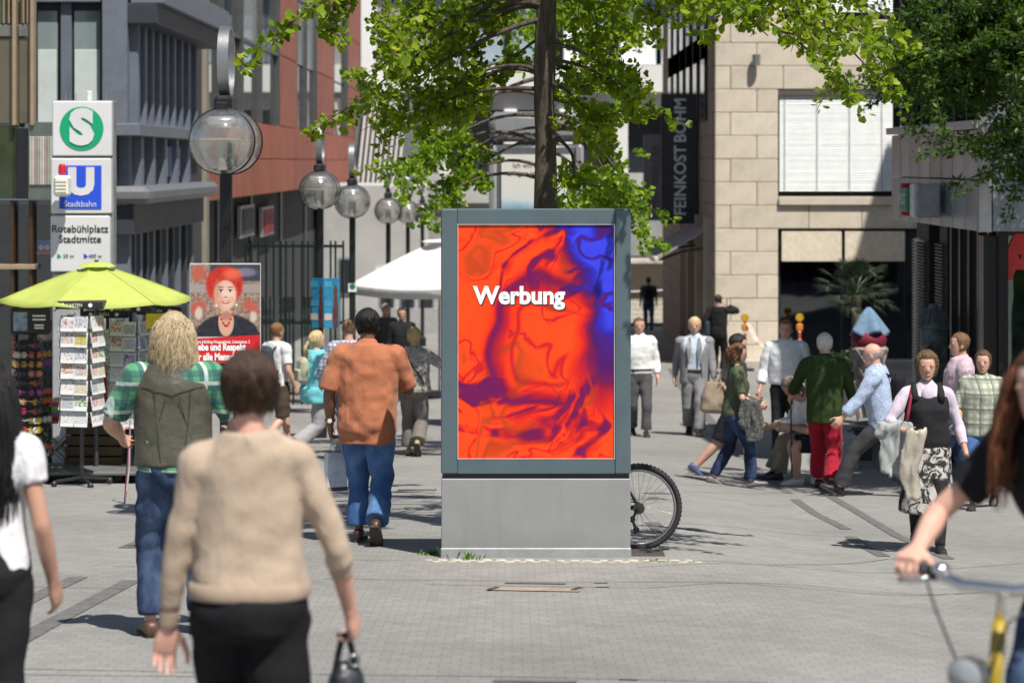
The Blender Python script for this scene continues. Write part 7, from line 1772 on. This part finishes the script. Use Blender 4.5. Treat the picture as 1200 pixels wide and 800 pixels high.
tag(MB().tube([tuple(wpos(P, P['up'](q) * P['S'])) for q in ((.075, .01, .826), (.085, .07, .78), (.10, .085, .70), (.115, .06, .60))], .014, 6).build('bag_strap', M('strap_red', (.25, .02, .05), .5), None), 'dark red bag strap over the shoulder of the woman in the black vest', 'strap')
person('man in pale pink shirt behind the woman in the black vest', 1124, 26.0, 1.82, 268, skinc=(.60, .36, .28), top=dict(mat=cloth('pink_stripe', (.50, .36, .42), 'stripe', (.58, .46, .52), sc=.8), sleeve=.5, hem=.50, collar=True, fit=.02), bottom=dict(mat=denim_d), hair=dict(c=(.16, .085, .04), thick=.06), **W1)
P = person('short haired woman in light checked shirt and jeans at the right', 1152, 24.6, 1.64, 196, fem=True, bulk=1.12, skinc=(.58, .35, .26), lw=(-.17, .05, .51), rw=(.13, .16, .58), top=dict(mat=cloth('pale_check', (.52, .54, .44), 'plaid', (.24, .27, .20), (.12, .14, .12), sc=1.5), sleeve=.5, hem=.475, straight=1, fit=.022), bottom=dict(mat=denim), hair=dict(c=(.10, .055, .03), thick=.11, nape=.1), **W2)
backpack('dark backpack worn by the woman in the checked shirt', P, (.03, .025, .028), .26, .36, .12, .69)

# ============================================================ cyclist and her bicycle, right foreground
hbp = at(1166, 686, 6.65)
hd_g = 217       # heading of the bicycle: towards the camera and a little to the left
cyx = gd(1166, 6.65)
bike = thing('yellow_bicycle', 'yellow city bicycle with chrome handlebar and round headlight at the right edge', 'bicycle', (cyx.x, cyx.y, G(cyx.x, cyx.y)), -R(hd_g))
# local frame: +Y forward; steering head near the origin
yel = M('bike_yellow', (.36, .26, .02), .35, var=.12, coat=.4); chrome = M('chrome', (.72, .72, .72), .16, .95, var=.05)
hz = hbp.z - bike.location.z
def wheel2(c):
    w = wheel(bike, c); w.rotation_euler = (0, 0, R(90)); return w
wheel2((0, .22, .345)); wheel2((0, -.86, .345))
MB().tube([(0, .03, .62), (0, -.03, hz - .1)], .022).build('head_tube', yel, bike, 179)
for s in (-1, 1): MB().tube([(s * .05, .05, .70), (s * .06, .12, .55), (s * .055, .22, .345)], .014).build('fork_blade', yel, bike, 179)
MB().tube([(0, .02, .66), (0, -.25, .40), (0, -.48, .30)], .026).build('down_tube', yel, bike, 179); MB().tube([(0, -.48, .30), (0, -.62, .85)], .018).build('seat_tube', yel, bike, 179)
for s in (-1, 1): MB().tube([(s * .03, -.48, .30), (s * .06, -.86, .345)], .012).build('chain_stay', yel, bike); MB().tube([(s * .03, -.58, .72), (s * .06, -.86, .345)], .010).build('seat_stay', yel, bike)
MB().ell((0, -.66, .92), (.10, .14, .05)).build('saddle', blk, bike, 179)
MB().tube([(0, -.03, hz - .1), (0, -.04, hz - .02), (0, .04, hz)], .014).build('stem', chrome, bike, 179)
hbm = MB().tube([(-.33, -.10, hz + .02), (-.20, -.02, hz + .015), (-.08, .04, hz), (.08, .04, hz), (.20, -.02, hz + .015), (.33, -.10, hz + .02)], .0165, 12).build('handlebar', chrome, bike, 179)
for s in (-1, 1):
    MB().tube([(s * .345, -.11, hz + .02), (s * .225, -.035, hz + .016)], .019, 12).build('grip', M('grip_black', (.02, .02, .02), .7), hbm, 179)
    MB().tube([(s * .31, -.03, hz - .02), (s * .22, .03, hz - .005), (s * .19, .0, hz + .01)], .008, 8).build('brake_lever', chrome, hbm, 179)
    MB().lathe([(0, -.02), (.022, -.02), (.022, .02), (0, .02)], (s * .19, -.01, hz + .015), 14, 'X').build('clamp', M('grip_black', (.02, .02, .02), .7), hbm, 179)
MB().ell((.165, .0, hz + .03), (.028, .028, .018), 14, 8).build('bell', chrome, hbm, 179)
MB().tube([(0, .08 + .34 * math.cos(a) + .14, .345 + .375 * math.sin(a)) for a in np.linspace(.3, 2.6, 14)], .022, 8).build('mudguard', M('mudguard_black', (.02, .02, .022), .3), bike, 179)
hl_ = MB().lathe([(.0, -.06), (.035, -.05), (.052, .0), (.055, .04), (0, .045)], (0, .14, hz - .22), 20, 'Y').build('headlight', M('lamp_silver', (.32, .32, .33), .25, .8), bike, 40)
MB().lathe([(0, 0), (.05, 0), (.035, .015), (0, .02)], (0, .185, hz - .22), 20, 'Y').build('lens', M('lamp_lens', (.35, .37, .38), .08, .3, coat=.6), hl_, 40)
cbm = MB(); cbm.tube([(.2, .02, hz), (.1, .16, hz - .05), (.03, .12, hz - .25), (.03, .1, .6)], .004, 5); cbm.tube([(-.2, .02, hz), (-.12, .17, hz - .06), (-.03, .12, hz - .25), (-.03, .1, .6)], .004, 5); cbm.build('cables', M('grip_black', (.02, .02, .02), .7), bike)
for s in (-1, 1): MB().tube([(0, -.48, .30), (s * .09, -.48, .30), (s * .10, -.48 + s * .12, .30 - s * .11)], .012).build('crank', chrome, bike); MB().box((s * .14, -.48 + s * .12, .30 - s * .11), (.09, .08, .025), bev=.006).build('pedal', blk, bike)
q = Matrix.Rotation(-R(hd_g), 4, 'Z') @ V(0, -.72, 0) + bike.location
Dc = q.y; pxc = 600 + q.x / q.y * F; H_ = 1.68
dz = bike.location.z - G(q.x, q.y)
P = person('woman with long auburn hair in black T-shirt riding the yellow bicycle', pxc, Dc, H_, hd_g, fem=True, pelvis=(0, .0, .975 / H_), lean=42, zoff=dz, skinc=(.66, .40, .31), vox=.0042, lw=(-.30 / H_, .60 / H_, (hz + .055) / H_), rw=(.30 / H_, .60 / H_, (hz + .055) / H_), le=(-.9, -.3, -.6), re_=(.9, -.3, -.6),
       hand_l=dict(curl=.8, palm=(0, .3, -1), thumb=(1, 0, 0), bend=.4, dir=(0, 1, -.1)), hand_r=dict(curl=.8, palm=(0, .3, -1), thumb=(-1, 0, 0), bend=.4, dir=(0, 1, -.1)),
       lf=(-.12 / H_, .04 / H_, .43 / H_, 5), rf=(.12 / H_, .28 / H_, .20 / H_, 5), top=dict(mat=black_c, sleeve=.34, hem=.50, fit=.014, straight=.5), bottom=dict(mat=denim_d, loose=.015), headpitch=-34, headyaw=0,
       hair=dict(c=(.14, .05, .022), thick=.10, long=.34, n=480, allround=True, spread=.05, r=.005, wave=.014))
